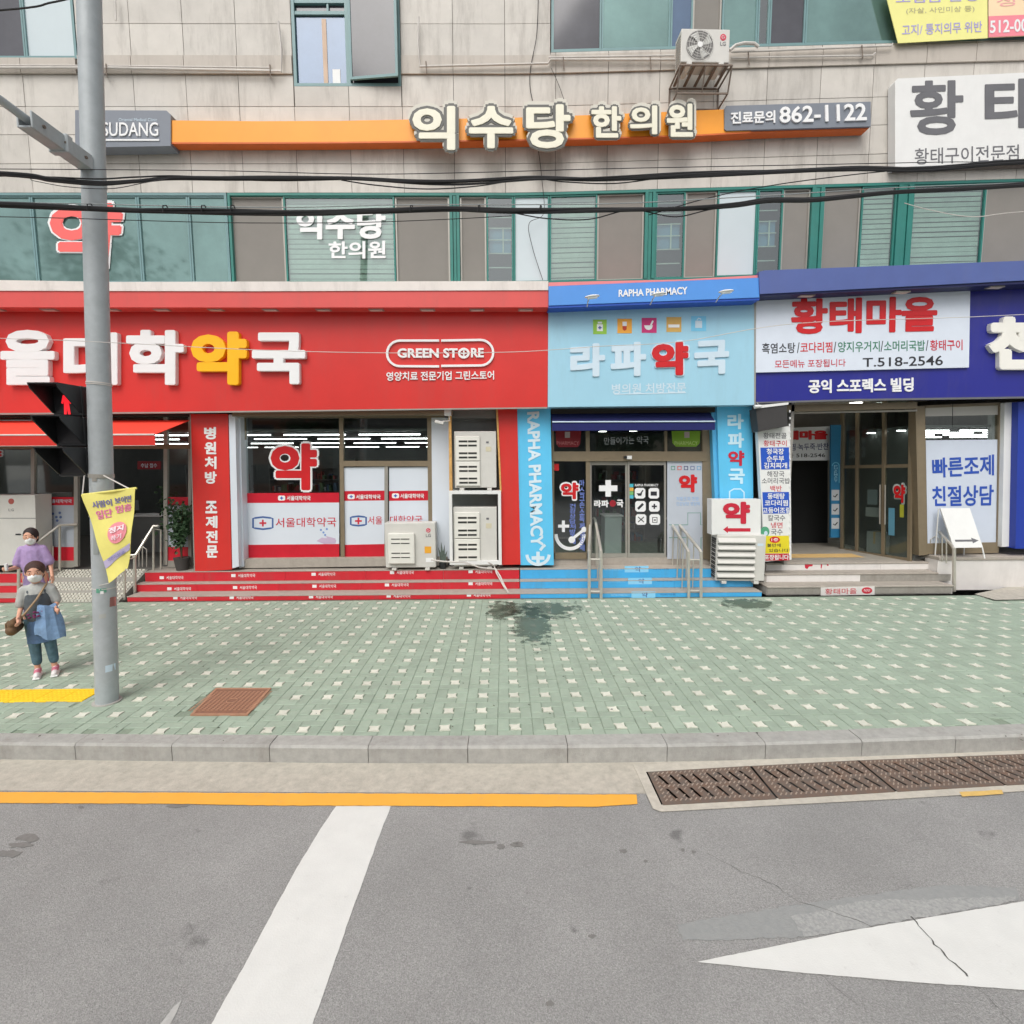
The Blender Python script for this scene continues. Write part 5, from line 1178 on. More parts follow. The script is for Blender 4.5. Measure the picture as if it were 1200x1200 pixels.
for x, y0, y1 in ((671, 592, 640), (682, 562, 646)):
    y = y0
    while y < y1: b.slab([(x-2.6, y), (x+2.6, y), (x+2.6, y+1.3), (x-2.6, y+1.3)], Yd+.017, .001); (b.slab([(x-2.6, y+1.3), (x-1.4, y+1.3), (x-1.4, y+2.6), (x-2.6, y+2.6)], Yd+.0175, .001)); y += r_.choice((2.7, 3.4, 4.6))
vtext('건강상담처방조제', 667.5, 674.5, 590, 638, Yd+.018, M_vb, mf, gap=.1); vtext('마스크손소독제영양제', 679, 685, 562, 646, Yd+.018, M_vb, mf, gap=.1)
# left door: big plus and name
MB().slab([(709.5, 562.5), (716, 562.5), (716, 582), (709.5, 582)], Yd+.04, .002).slab([(702, 568.8), (723.5, 568.8), (723.5, 575.6), (702, 575.6)], Yd+.0385, .001).build('plus_sticker', M_letw, mf)
text('라파', (696, 586, 713.5, 594.5), Yd+.042, M_letw, mf, off=.02, bold=.02); text('국', (722.5, 585.5, 730.5, 594.5), Yd+.042, M_letw, mf, off=.02, bold=.02); MB().disc(718, 590, 3.8, 4, Yd+.04, .002, 14).build('red_dot', cm(150, 26, 40), mf)
# right door: six white icon stickers, coloured tag, name
Yq = Yd+.012
text('RAPHA PHARMACY', (744, 567, 771.5, 570), Yq+.001, M_letw, mf, off=.01, res=2)
for i in range(3):
    for j in range(2):
        cx, cy = 750 + j*16.2 + i*.6, 578 + i*15.4; r = 6.2; c = 2
        MB().slab([(cx-r+c, cy-r), (cx+r-c, cy-r), (cx+r, cy-r+c), (cx+r, cy+r-c), (cx+r-c, cy+r), (cx-r+c, cy+r), (cx-r, cy+r-c), (cx-r, cy-r+c)], Yq, .002).build('icon_sticker', M_letw, mf)
        b = MB(); k = i*2+j
        if k == 0: b.slab([(cx-4, cy), (cx+2.5, cy), (cx+1.5, cy+3), (cx-2, cy+3)], Yq-.003, .002).stroke([(cx+1, cy), (cx+3.6, cy-3.5)], 1.4, Yq-.0045, .001)
        if k == 1: b.slab([(cx-3.6, cy-2), (cx+3.6, cy-2), (cx+3.6, cy+2.8), (cx-3.6, cy+2.8)], Yq-.003, .002)
        if k == 2: b.stroke([(cx-3, cy+3), (cx+3, cy-3)], 2.8, Yq-.003, .002)
        if k == 3: b.stroke([(cx-3, cy), (cx+3, cy)], 1.8, Yq-.003, .002).stroke([(cx, cy-3), (cx, cy+3)], 1.8, Yq-.0045, .001)
        if k == 4: b.stroke([(cx-3.4, cy-3), (cx+3.4, cy+3)], 1.1, Yq-.003, .002).stroke([(cx+3.4, cy-3), (cx-3.4, cy+3)], 1.1, Yq-.0045, .001)
        if k == 5: b.stroke([(cx-2.6, cy-2.4), (cx+2.6, cy-2.4), (cx+2.6, cy+3.4), (cx-2.6, cy+3.4)], 1, Yq-.003, .002, True).stroke([(cx-1.2, cy+.6), (cx+1.2, cy+.6)], 1.4, Yq-.0045, .001)
        b.build('icon', M_lblk, mf)
for k, c in enumerate(((70, 180, 196), (226, 172, 70), (120, 184, 110), (80, 180, 200))): panel('colour_tag', (737.3, 567+k*4.4, 742.3, 571+k*4.4), Yq, .002, cm(*c), mf)
# poster on the right
Yp = Yd-.011
for i, c in enumerate(((90, 150, 130), (210, 80, 70), (60, 60, 110), (100, 110, 150), (110, 160, 200))): b = MB().stroke([(786.7+i*7.6, 546.5), (790.7+i*7.6, 546.5), (790.7+i*7.6, 550.5), (786.7+i*7.6, 550.5)], 1.1, Yp-.002, .002, True); b.build('icon', cm(*c), mf)
text('약', (795.5, 556, 817, 577), Yp, M_lred, mf, off=.02, bold=.035)
text('처방조제 전문', (792.5, 582, 819, 587), Yp, cm(160, 190, 226), mf, off=.01); text('건강상담 영양제', (792.5, 588, 820, 592.5), Yp, cm(160, 190, 226), mf, off=.01)
b = MB().stroke([(784, 615), (806, 615), (806, 601), (821, 601), (821, 615), (827, 615)], 1, Yp-.002, .002).stroke([(784, 630), (806, 630), (806, 648)], 1, Yp-.002, .002).stroke([(827, 630), (821.5, 630), (821.5, 648)], 1, Yp-.002, .002); b.build('cross_outline', cm(120, 160, 150), mf)
t = thing('security_camera', 'small white dome-less camera on the door header of the middle pharmacy', 'camera', F(737, 536, Yd-.1)); MB().slab([(735, 534), (740.5, 534), (740.5, 538), (735, 538)], Yd-.14, .08).build('camera_body', M_white, t); MB().slab([(731.5, 534.5), (735, 534.5), (735, 537), (731.5, 537)], Yd-.12, .06).build('lens', M_black, t)
an = thing('awning', 'navy blue folded fabric awning above the sliding doors of the middle pharmacy', 'awning', F(742, 504, 11.2))
MB().slab([(647, 494.8), (838, 492.8), (838, 503.8), (647, 504.8)], 11.05, .02).build('valance', M_navyf, an)
za, zb, x0, x1 = F(740, 494.2, 11.05).z, F(740, 479, 11.05).z, F(647, 494, 11.05).x, F(838, 494, 11.05).x
MB().prism([Vector((x0, 11.04, za)), Vector((x1, 11.04, za)), Vector((x1, 11.45, za+.28)), Vector((x0, 11.45, za+.28))][::-1], [Vector((x0, 11.04, za-.01)), Vector((x1, 11.04, za-.01)), Vector((x1, 11.45, za+.27)), Vector((x0, 11.45, za+.27))][::-1]).build('canopy_cloth', mat('navy_fabric_top', S(26, 30, 84), .8, .1, 6), an)
MB().tube([(x0, 11.04, za), (x1, 11.04, za)], .014, 8).build('front_bar', M_lpale, an, smooth=True)
MB().slab([(646, 477.5), (838, 475.5), (838, 483), (646, 485)], 11.3, .2).build('cassette', mat('dark_lintel', S(56, 50, 46), .9), an)
MB().slab([(646, 480), (838, 479), (838, 505), (646, 505)], YG+.03, .02).build('lintel', mat('dark_lintel', S(56, 50, 46), .9), mf)

# ------------------------------------------------------------------ right pharmacy, restaurant hallway, stone steps
Zp = F(1000, 655, 11.1).z
rsx = thing('stone_steps', 'worn stone steps with white and grey risers in front of the restaurant hall', 'steps', G(1000, 695))
YT1 = G(1000, 696, 0).y; ZT1 = F(1000, 686.5, YT1).z; YT2 = G(1000, 681.5, ZT1).y; ZT2 = F(1000, 671.5, YT2).z; YT3 = G(1000, 668, ZT2).y; ZT3 = F(1000, 659, YT3).z
print('right', YT1, ZT1, YT2, ZT2, YT3, ZT3)
X0, X1 = F(899, 690, YT1).x, F(1117, 690, YT1).x
for (Y, z0, z1, yb2, m_, xa, xb) in ((YT1, 0, ZT1, YT2, M_conc, X0, X1), (YT2, ZT1, ZT2, YT3, M_conc, F(896, 680, YT2).x, X1-.02), (YT3, ZT2, ZT3, 14.2, M_marble, F(893, 665, YT3).x, X1+.0)):
    MB().box(xa, xb, Y+.015, yb2+.3 if yb2 < 14 else 14.2, z0-.02, z1-.04).build('core', M_conc, rsx); MB().box(xa-.0, xb, Y-.015, yb2+.02, z1-.039, z1, .008).build('tread', M_step, rsx)
M_gris = mat('stained_riser', S(150, 146, 138), .8, .14, 8, dirt=.5)
def rp_(Y, z0, z1, pxs, m_): 
    for (a, b_) in zip(pxs, pxs[1:]): MB().box(F(a, 680, Y).x+.003, F(b_, 680, Y).x-.003, Y, Y+.014, z0+.003, z1-.041).build('riser_panel', m_, rsx)
rp_(YT3, ZT2, ZT3, (897, 962, 1031, 1100), M_marble); rp_(YT2, ZT1, ZT2, (898, 1008), M_marble); rp_(YT2, ZT1, ZT2, (1008, 1114), M_gris); rp_(YT1, 0, ZT1, (900, 1116), M_gris)
b = MB()
for q_ in ([(943, 660.5), (953, 660), (952, 663.5), (948, 664), (946, 667), (943.5, 665.5)], [(962, 660.5), (964, 660), (962.8, 666), (961.8, 666)], [(969, 661), (971, 660.7), (971, 663), (969, 663)]): MB().slab(q_, YT3-.002, .003).build('red_mark', M_lcrim, rsx)
t = thing('riser_plate', 'small white plate with red handwriting fixed on the lowest stone riser', 'sign', F(993, 698, YT1)); panel('plate', [(962, 688.5), (1025, 687), (1025, 697), (962, 698)], YT1-.02, .02, M_marble, t)
text('황태마을', [(967, 690), (1004, 689), (1004, 696), (967, 696.5)], YT1-.0205, M_lcrim, t, off=.005, res=2); MB().disc(1016, 692, 6.2, 3.8, YT1-.023, .0025, 18).build('oval', M_lcrim, t); text('식당', (1012, 690.3, 1020, 693.7), YT1-.0232, M_letw, t, off=.005, res=1)
# right platform
pf = thing('side_platform', 'white-faced raised platform with stone edge at the right end', 'platform', F(1160, 690, YT1+.1))
Ye = G(1160, 689, 0).y; ze = F(1160, 656.5, Ye).z; zp2 = F(1160, 652.5, Ye).z
MB().box(X1+.005, 16, Ye+.03, YG, -.05, ze-.0).build('face', M_marble, pf); MB().box(X1+.01, 16, Ye, YG+.2, ze+.001, zp2, .01).build('edge_slab', M_step, pf)
MB().add([G(1142, 696, .006), G(1166, 703, .03), G(1300, 700, .03), G(1300, 686, .03), G(1190, 686, .01)], [(0, 1, 2, 3, 4)]).add([G(1142, 696, -.02), G(1166, 703, -.02), G(1166, 703, .03), G(1142, 696, .006)], [(0, 1, 2, 3)]).add([G(1166, 703, -.02), G(1300, 700, -.02), G(1300, 700, .03), G(1166, 703, .03)], [(0, 1, 2, 3)]).build('stone_apron', M_gut, pf)
rf = thing('shop_front', 'right pharmacy front with brown frame and white poster window', 'shop front', F(1125, 650, YG))
Yv = YG-.1
MB().slab([(1073, 476), (1084, 475.5), (1087, 650), (1077, 651)], Yv-.05, .2).build('corner_post', M_bronze, rf)
MB().slab([(1084.5, 475), (1174, 471.5), (1174, 475), (1084.5, 478)], Yv, .1).build('head', M_bronze, rf); MB().slab([(1171, 475), (1177, 475), (1173.5, 638), (1168.5, 638)], Yv, .1).build('jamb', M_bronze, rf)
MB().slab([(1086, 637), (1172, 635.5), (1170, 648), (1087, 649.5)], Yv, .1).build('sill', M_bronze, rf)
MB().slab([(1084.5, 478), (1173, 475), (1173, 486), (1084.5, 488)], Yv+.03, .02).build('top_panel', cm(196, 192, 184), rf)
MB().slab([(1084.5, 488), (1173, 486), (1172, 515), (1085, 516)], Yv+.04, .008).build('pane', M_glassd, rf)
MB().slab([(1085, 516), (1172, 515), (1169, 636), (1087, 637)], Yv+.03, .02).build('poster_film', cm(204, 212, 226), rf)
text('빠른조제', [(1092, 537), (1165, 532.5), (1165, 557), (1093, 560)], Yv+.03, M_lblueT, rf, off=.015, bold=.008)
text('친절상담', [(1092, 570), (1165, 568), (1164, 592.5), (1093, 593.5)], Yv+.03, M_lblueT, rf, off=.015, bold=.008)
MB().slab([(1177.5, 472), (1193, 471), (1189, 640), (1174, 641)], Yv-.1, .4).build('white_column', M_white, rf)
MB().slab([(1193.6, 471), (1420, 462), (1410, 643), (1190, 643)], Yv-.25, .6).build('blue_cladding', mat('deep_blue_panel', S(34, 60, 160), .4, .04), rf)
MB().tube([F(1116.5, 473, YF+.1), F(1116, 500, YF+.1)], .006, 5).build('cable_end', M_cable, rf)
# hallway
hall = thing('entrance_hall', 'dark recessed entrance hall of the restaurant between menu board and glass doors', 'hallway', F(1000, 655, 12.5))
zc = F(1000, 487, YG).z; xh0 = F(918, 600, YG).x; xh1 = F(1074, 600, YG).x; Yh = 14.2
MB().box(xh0-.05, xh1+.8, YG-.1, Yh, zc+.42, zc+.47).build('ceiling', mat('hall_ceiling', S(176, 170, 160), .8), hall)
MB().box(xh0-.4, xh1+.8, Yh, Yh+.1, ZT3, zc+.5).build('rear_wall', mat('hall_wall', S(150, 146, 140), .8), hall)
MB().box(xh0-.1, xh0-.03, YG-.3, Yh, ZT3, zc+.5).build('side_wall', mat('hall_wall', S(150, 146, 140), .8), hall)
MB().box(xh0-.1, xh1+1.2, YT3+.25, Yh, ZT3-.02, ZT3+.001).build('floor', mat('hall_floor', S(168, 162, 152), .35, .1, 6), hall)
MB().slab([(925, 648.5), (1040, 647), (1040, 650.5), (925, 652.5)], YT3+.62, .01).build('tan_strip', cm(216, 182, 120), hall) if 0 else MB().add([F(922, 656, YT3+.1)]*0 + [Vector((F(925, 652, 11.3).x, G(980, 653.5, ZT3).y, ZT3+.005)), Vector((F(1040, 652, 11.3).x, G(980, 653.5, ZT3).y, ZT3+.005)), Vector((F(1040, 652, 11.3).x, G(980, 649, ZT3).y, ZT3+.005)), Vector((F(925, 652, 11.3).x, G(980, 649, ZT3).y, ZT3+.005))], [(0, 1, 2, 3)]).build('tan_strip', mat('tan_tactile', S(216, 180, 120), .7), hall)
MB().slab([(924, 539), (970, 539), (970, 645), (924, 645)], Yh-.03, .02).build('doorway', mat('doorway_shade', (.008, .009, .009), .9), hall)  # near-black sheet paints the darkness of the unlit opening
MB().slab([(920, 474.5), (1075, 471), (1075, 478.5), (920, 482.5)], YG-.3, .25).build('shutter_box', M_bronze, hall); MB().slab([(920, 483), (1075, 480), (1075, 482), (920, 485)], YG-.2, .08).build('rail', M_alu, hall)
X, Yl = F(1002, 491.5, 12.6).x, 12.6; t = thing('downlight', 'round downlight glowing on the ceiling of the entrance hall', 'light', (X, Yl, zc+.4)); MB().cone((X, Yl, zc+.38), .13, (X, Yl, zc+.415), .13, 16).build('lens', M_spot, t); MB().cone((X, Yl, zc+.40), .16, (X, Yl, zc+.42), .16, 16).build('rim', M_white, t)
t = thing('hall_sign', 'white sign with cropped red restaurant name inside the entrance hall', 'sign', F(950, 538, 13.6)); q_ = [(908, 502), (973, 499.5), (973, 539.5), (908, 540)]; MB().slab(q_, 13.5, .1).build('panel', cm(214, 216, 220), t)
text('황태마을', [(903, 505), (970, 504), (970, 515), (903, 516)], 13.499, M_lred, t, off=.02, bold=.05); text('코다리찜·녹두죽·반찬', [(906, 520.5), (971, 519), (971, 527), (906, 528.5)], 13.499, M_lnavy, t, off=.012); text('전화 518-2546', [(914, 531), (967, 530.5), (967, 536), (914, 536.5)], 13.499, M_lblk, t, off=.012)
t = thing('blue_banner', 'narrow blue upright banner with white icon squares beside the hall glass', 'banner', F(979, 640, 13.2)); MB().slab([(974, 498), (986, 498), (985, 630), (973.5, 630)], 13.3, .06).build('panel', cm(44, 120, 164), t)
for k in range(3): y = 574+k*16.5; panel('icon_sticker', (974.5, y, 983.5, y+12.5), 13.298, .002, cm(196, 200, 204), t); MB().stroke([(976.5, y+7), (978.5, y+8.5), (981.5, y+5)], 1.3, 13.296, .002).build('icon', M_lblk, t)
MB().stroke([(979.5+4*math.cos(a), 546+4*math.sin(a)) for a in [math.pi+math.pi*i/8 for i in range(9)]] + [(983.5, 566)], 1., 13.298, .002).build('outline', cm(110, 190, 220), t); vtext('PHARMACY', 977.5, 981.5, 545, 565, 13.298, cm(150, 205, 226), t, gap=.05)
# angled glass wall with doors along the hall's right side: from the corner post back to the banner
A0 = Vector((F(1074, 600, YG-.1).x, YG-.05, ZT3)); A1 = Vector((F(986, 600, 13.3).x, 13.25, ZT3)); dv = (A1-A0); L_ = dv.length; du = dv.normalized(); nn = Vector((du.y, -du.x, 0))
upv = F(1035, 487, YG) - F(1038, 650, YG); upv /= upv.z; upv.x *= .45; Mt = Matrix(((du.x, nn.x, 0, A0.x), (du.y, nn.y, 0, A0.y), (0, 0, 1, ZT3), (0, 0, 0, 1))); Mw = Matrix(((du.x, nn.x, upv.x, A0.x), (du.y, nn.y, 0, A0.y), (0, 0, 1, ZT3), (0, 0, 0, 1))); hh = zc+.4-ZT3
gw_ = thing('glass_door_wall', 'angled glass wall with brown-framed doors along the right side of the hall', 'glass door', A0, M=Mw)
for u in (.02, .36, .74, .97): MB(Mw).box(L_*u-.035, L_*u+.035, -.03, .03, 0, hh).build('post', M_bronze, gw_)
MB(Mw).box(0, L_, -.03, .03, 2.15, 2.23).build('transom', M_bronze, gw_); MB(Mw).box(0, L_, -.03, .03, 0, .06).build('bottom_rail', M_bronze, gw_)
for a, b_ in ((.035, .35), (.37, .73), (.75, .96)):
    MB(Mw).box(L_*a, L_*b_, -.004, .004, .06, 2.15).build('pane', M_glassd, gw_); MB(Mw).box(L_*a, L_*b_, -.004, .004, 2.23, hh).build('pane', M_glassd, gw_)
for u in (.33, .40): MB(Mw).tube([(L_*u, -.06, .8), (L_*u, -.06, 1.75)], .014, 6).build('door_handle', M_steel, gw_)
def ontext(s_, u0, u1, z0, z1, m_, y, bold=0.):
    vs, fs, x0, x1, y0, y1 = glyphs(s_, .02, False, 3); b = MB(Mw)
    for k, (dx, dy) in enumerate([(0, 0)] + ([(bold, 0), (-bold, 0), (0, bold), (0, -bold), (bold*.7, bold*.7), (-bold*.7, -bold*.7), (bold*.7, -bold*.7), (-bold*.7, bold*.7)] if bold else [])): b.add([(lerp(u1, u0, (v.x+dx-x0)/(x1-x0)) if 1 else 0, y - k*.0006, lerp(z0, z1, (v.y+dy-y0)/(y1-y0))) for v in vs], fs)
    return b.build('lettering', m_, gw_)
ontext('약', .10*L_, .27*L_, 1.35, 1.82, M_letw, .012, .07) if 0 else None
sgn = -1
ontext('약', .09*L_, .25*L_, 1.32, 1.78, M_letw, -.010, .06); ontext('약', .10*L_, .24*L_, 1.35, 1.75, M_lred, -.020, .03)
MB(Mw).box(.11*L_, .16*L_, -.010, -.006, 1.0, 1.3).build('yellow_notice', cm(214, 206, 70), gw_); MB(Mw).box(.22*L_, .30*L_, -.010, -.006, .55, 1.2).build('blue_notice', cm(120, 176, 204), gw_)
MB(Mw).box(.48*L_, .62*L_, .02, .03, 1.25, 1.62).build('paper_notice', cm(130, 140, 142), gw_); MB(Mw).box(.44*L_, .64*L_, .02, .03, .95, 1.18).build('paper_notice', cm(150, 154, 152), gw_)
t = thing('carton', 'pale cardboard carton on the floor behind the angled glass', 'box', A0+du*L_*.5+nn*-.0); MB(Mw).box(.43*L_, .66*L_, .12, .45, .02, .55, .01).build('carton_box', cm(150, 156, 154), t); MB(Mw).box(.53*L_, .56*L_, .118, .452, .25, .555).build('tape', cm(170, 150, 110), t)
# corner post base shoe: white A-board beside
ab = thing('a_board', 'white leaning board sign with a black right arrow at the right shop', 'sign', F(1125, 650, Ye+.3)); Ya = YG - .55
q_ = [(1102, 595.5), (1136.5, 595.5), (1152, 641.5), (1118, 642)]
c4 = [F(*q_[0], Ya+.3), F(*q_[1], Ya+.3), F(*q_[2], Ya), F(*q_[3], Ya)]; n_ = (c4[1]-c4[0]).cross(c4[3]-c4[0]).normalized(); n_ = n_ if n_.y > 0 else -n_
MB().prism(c4[::-1], [p + n_*.03 for p in c4[::-1]]).build('board', M_white, ab)
def onq(u, v): return c4[0].lerp(c4[1], u).lerp(c4[3].lerp(c4[2], u), v) - n_*.003
ar = [onq(.12, .80), onq(.70, .80), onq(.70, .755), onq(.93, .825), onq(.70, .895), onq(.70, .85), onq(.12, .85)]; MB().prism(ar[::-1], [p+n_*.002 for p in ar[::-1]]).build('arrow', M_lgrey, ab)
MB().tube([c4[1]+n_*.02, c4[2]+n_*.02, Vector((c4[2].x+.04, c4[2].y-.02, zp2))], .016, 6).tube([c4[3]+n_*.02, Vector((c4[3].x+.02, c4[3].y, zp2))], .016, 6).build('leg_frame', M_white, ab)
bb = c4[1] + n_*.05; MB().tube([bb, Vector((bb.x+.05, bb.y+.06, zp2))], .014, 6).build('rear_leg', M_white, ab); MB().tube([c4[0]+n_*.05, Vector((c4[0].x+.05, c4[0].y+.1, zp2))], .014, 6).build('rear_leg', M_white, ab)

# ------------------------------------------------------------------ menu board, small dark awning
mn = thing('menu_board', 'tall narrow menu board with white blue and yellow rows beside the hall', 'sign', F(906, 657, 11.0)); Ym = 11.0
MB().slab([(888, 506), (926, 499), (927.5, 656), (896, 658)], Ym, .12).build('box', M_white, mn)
rows = [(503, 524, None, None), (524.5, 550.2, (34, 84, 190), 0), (576.8, 602, (34, 84, 190), 0), (628, 648.6, (226, 208, 40), 0), (649, 657, (190, 36, 52), 0)]
for y0, y1, c, _ in rows[1:]: MB().slab([(890+(y0-500)*.045, y0), (924.5, y0-.3), (925.3, y1-.3), (890+(y1-500)*.045, y1)], Ym-.004, .004).build('colour_field', cm(*c), mn)
items = [('황태전골', 507, M_lgrey, 0), ('황태구이', 516, M_lcrim, 0), ('청국장', 525.5, M_letw, 1), ('순두부', 534, M_letw, 1), ('김치찌개', 542, M_letw, 1), ('해장국', 552, M_lgrey, 0), ('소머리국밥', 560, M_lgrey, 0), ('백반', 569, M_lcrim, 0),
         ('동태탕', 578, M_letw, 1), ('코다리찜', 586, M_letw, 1), ('고등어조림', 594.5, M_letw, 1), ('칼국수', 603.5, M_lgrey, 0), ('냉면', 612, M_lcrim, 0), ('국수', 620, M_lgrey, 0)]
for s_, y, m_, bl_ in items:
    w_ = 6.8*len(s_); cx = 908 + (y-500)*.02; w_ = min(w_, 33)
    text(s_, (cx-w_/2, y, cx+w_/2, y+7), Ym-(.0045 if bl_ else 0), m_, mn, ext=.002, off=.012, bold=.01 if bl_ else 0, res=2)
MB().disc(908, 632.5, 6.2, 3.6, Ym-.0075, .003, 16).build('red_oval', M_lred, mn); text('1층', (904, 630.5, 912, 634.5), Ym-.0078, M_letw, mn, ext=.001, res=1)
text('불만에', (899, 637, 915, 641), Ym-.0045, M_lblk, mn, ext=.002, res=1); text('있습니다', (901, 643, 924, 647), Ym-.0045, M_lblk, mn, ext=.002, res=1)
text('포장됩니다', (896, 650, 924.5, 656), Ym-.0045, M_letw, mn, ext=.002, bold=.01, res=2)
b = MB().disc(896.5, 623, 5.3, 6, Ym-.003, .0025, 16); b.build('green_emblem', cm(84, 160, 124), mn)
MB().disc(897.5, 625, 2.2, 2.8, Ym-.005, .0015, 12).build('emblem_centre', M_lpale, mn)
dk = thing('small_canopy', 'small dark grey sloping canopy above the menu board', 'canopy', F(902, 505, 10.85))
MB().slab([(886, 479), (922, 474), (923, 499), (889, 506)], 10.8, .3).build('cloth', mat('dark_canopy', S(58, 56, 56), .6, .1, 5), dk)
MB().slab([(884, 475.5), (924, 471.5), (924, 474), (885, 479)], 10.78, .05).build('front_lip', M_white, dk)
t = thing('spot_lamp', 'small white lamp under the corner of the navy sign beside the canopy', 'lamp', F(888, 477, 10.8)); p = F(888, 476.5, 10.75); MB(Matrix.Translation(p)).cone((-.07, 0, 0), .035, (.07, 0, .01), .03, 10).build('head', M_white, t, smooth=True); MB().tube([p+Vector((.03, 0, .02)), p+Vector((.05, .15, .1))], .01, 6).build('arm', M_alu, t)
b = MB()
for k in range(22): y = 482 + k*8; b.disc(925.8+.3*math.sin(k*2), y, .7, 1.6, 10.98, .03, 8)
t = thing('lamp_string', 'string of small pale lamp beads along the right edge of the menu board', 'lamp string', F(926, 656, 11)); b.build('beads', M_letw, t)

# ------------------------------------------------------------------ railings
def railing(label, runs, bars_=(), rr=.024):
    t = thing('handrail', label, 'handrail', runs[0][1][-1]); 
    for nm, path, r in runs: MB().tube(path, r, 8).build(nm, M_steel, t, smooth=True)
    return t
def PB(px, py, z): return G(px, py, z)
def vpost(px, ytop, ybot, z):
    a = G(px, ybot, z); b_ = F(px, ytop, a.y); c = F(px, (ytop+ybot)/2, a.y); return [Vector((a.x, a.y, z)), b_]
def rail_set(label, front, back, bars_=True, infill=3):
    runs = []; F2, B2 = [], []
    for (x, yt, yb2) in front: p = vpost(x, yt, yb2, 0.); F2.append(p); runs.append(('post', p, .033))
    for (x, yt, yb2) in back: p = vpost(x, yt, yb2, Z3); B2.append(p); runs.append(('post', p, .033))
    for f_, b_ in zip(F2, B2):
        top = [f_[1] + Vector((0, 0, -.05)), f_[1] + Vector((0, .03, .0)), f_[1].lerp(b_[1], .94), b_[1] + Vector((0, .05, 0)), b_[1] + Vector((0, .22, -.0))]; runs.append(('rail', top, .032))
        for k in range(1, infill+1):
            u = k/(infill+1); a = f_[1].lerp(b_[1], u) - Vector((0, 0, .02)); zl = 0 if u < .2 else (Z1 if u < .5 else (Z2 if u < .8 else Z3)); runs.append(('baluster', [Vector((a.x, a.y, zl)), a], .014))
    for k in (.16, .82):
        runs.append(('cross_bar', [F2[0][0].lerp(F2[0][1], k+.0), F2[1][0].lerp(F2[1][1], k+.0)], .016))
    return railing(label, runs)
rail_set('stainless stair railing left of the sliding doors on the blue steps', [(690.5, 645, 702), (704.5, 645, 702)], [(692, 608.5, 660), (697.5, 608.5, 660)])
rail_set('stainless stair railing right of the sliding doors on the blue steps', [(807, 646, 701), (821.5, 646, 701)], [(784, 608.5, 659), (791, 608.5, 659)])
a = vpost(158, 652, 700, 0.); b_ = vpost(180, 616.5, 668, Z3); c = vpost(188.5, 621, 667, Z3); d = vpost(146, 656, 703, 0.)
m1 = vpost(167, 632, 664, Z3); h1, h2 = vpost(163, 644, 664, Z3), vpost(172, 644, 664, Z3)
railing('stainless railing with hooped infill on the right side of the studded ramp', [('post', a, .03), ('post', b_, .024), ('post', c, .018), ('post', d, .024), ('rail', [F(150, 651, a[0].y-.05), a[1].lerp(b_[1], .05), a[1].lerp(b_[1], .95), b_[1], F(186, 616.5, b_[0].y)], .028),
    ('cross_bar', [d[1], a[1]-Vector((0, 0, .03))], .016), ('baluster', m1, .012), ('hoop', [h1[0], h1[1], (h1[1]+h2[1])/2+Vector((0, 0, .07)), h2[1], h2[0]], .012), ('link', [b_[1]-Vector((0, 0, .06)), c[1]], .014), ('cap', [a[1]-Vector((0, 0, .02)), a[1]+Vector((0, 0, .02))], .042)])
a = vpost(22, 652, 701, 0.); b_ = vpost(70, 615.5, 668, Z3); c = vpost(62, 640, 668, Z3); m1 = vpost(80.5, 617, 657, Z3); h1, h2 = vpost(76, 630, 657, Z3), vpost(84, 630, 657, Z3)
railing('stainless railing on the left side of the studded ramp behind the pedestrians', [('post', a, .03), ('post', b_, .024), ('post', c, .016), ('rail', [a[1], a[1].lerp(b_[1], .95), b_[1], F(91, 614.5, b_[0].y+.05)], .028), ('baluster', m1, .01), ('hoop', [h1[0], h1[1], (h1[1]+h2[1])/2+Vector((0, 0, .07)), h2[1], h2[0]], .01)])
zz = ZT3
def vp2(px, yt, yb2, z): a = G(px, yb2, z); return [a, F(px, yt, a.y)]
a = vp2(1118, 642, 693, 0.); b_ = vp2(1070.5, 606, 651, zz); c = vp2(1085, 605.5, 652, zz); bl = [vp2(x, y0, y1, z) for x, y0, y1, z in ((1095, 618, 666, ZT2), (1104, 629, 658, zp2), (1109, 634, 660, zp2), (1114, 640, 676, ZT1))]
h1, h2 = vp2(1090.5, 632, 650, zp2), vp2(1100.5, 632, 650, zp2)
railing('stainless railing with curved top at the right end of the stone steps', [('post', a, .034), ('post', b_, .03), ('post', c, .026), ('rail', [b_[1], (b_[1]+c[1])/2, c[1], c[1].lerp(a[1], .12)-Vector((0, 0, .0)), c[1].lerp(a[1], .93), a[1]-Vector((0, 0, .04))], .028), ('rail', [b_[0]+Vector((0, 0, .1)), c[0]+Vector((0, 0, .06)), bl[0][0]+Vector((0, 0, .25))], .014)] + [('baluster', q, .012) for q in bl] + [('hoop', [h1[0], h1[1], (h1[1]+h2[1])/2+Vector((0, 0, .07)), h2[1], h2[0]], .01)])

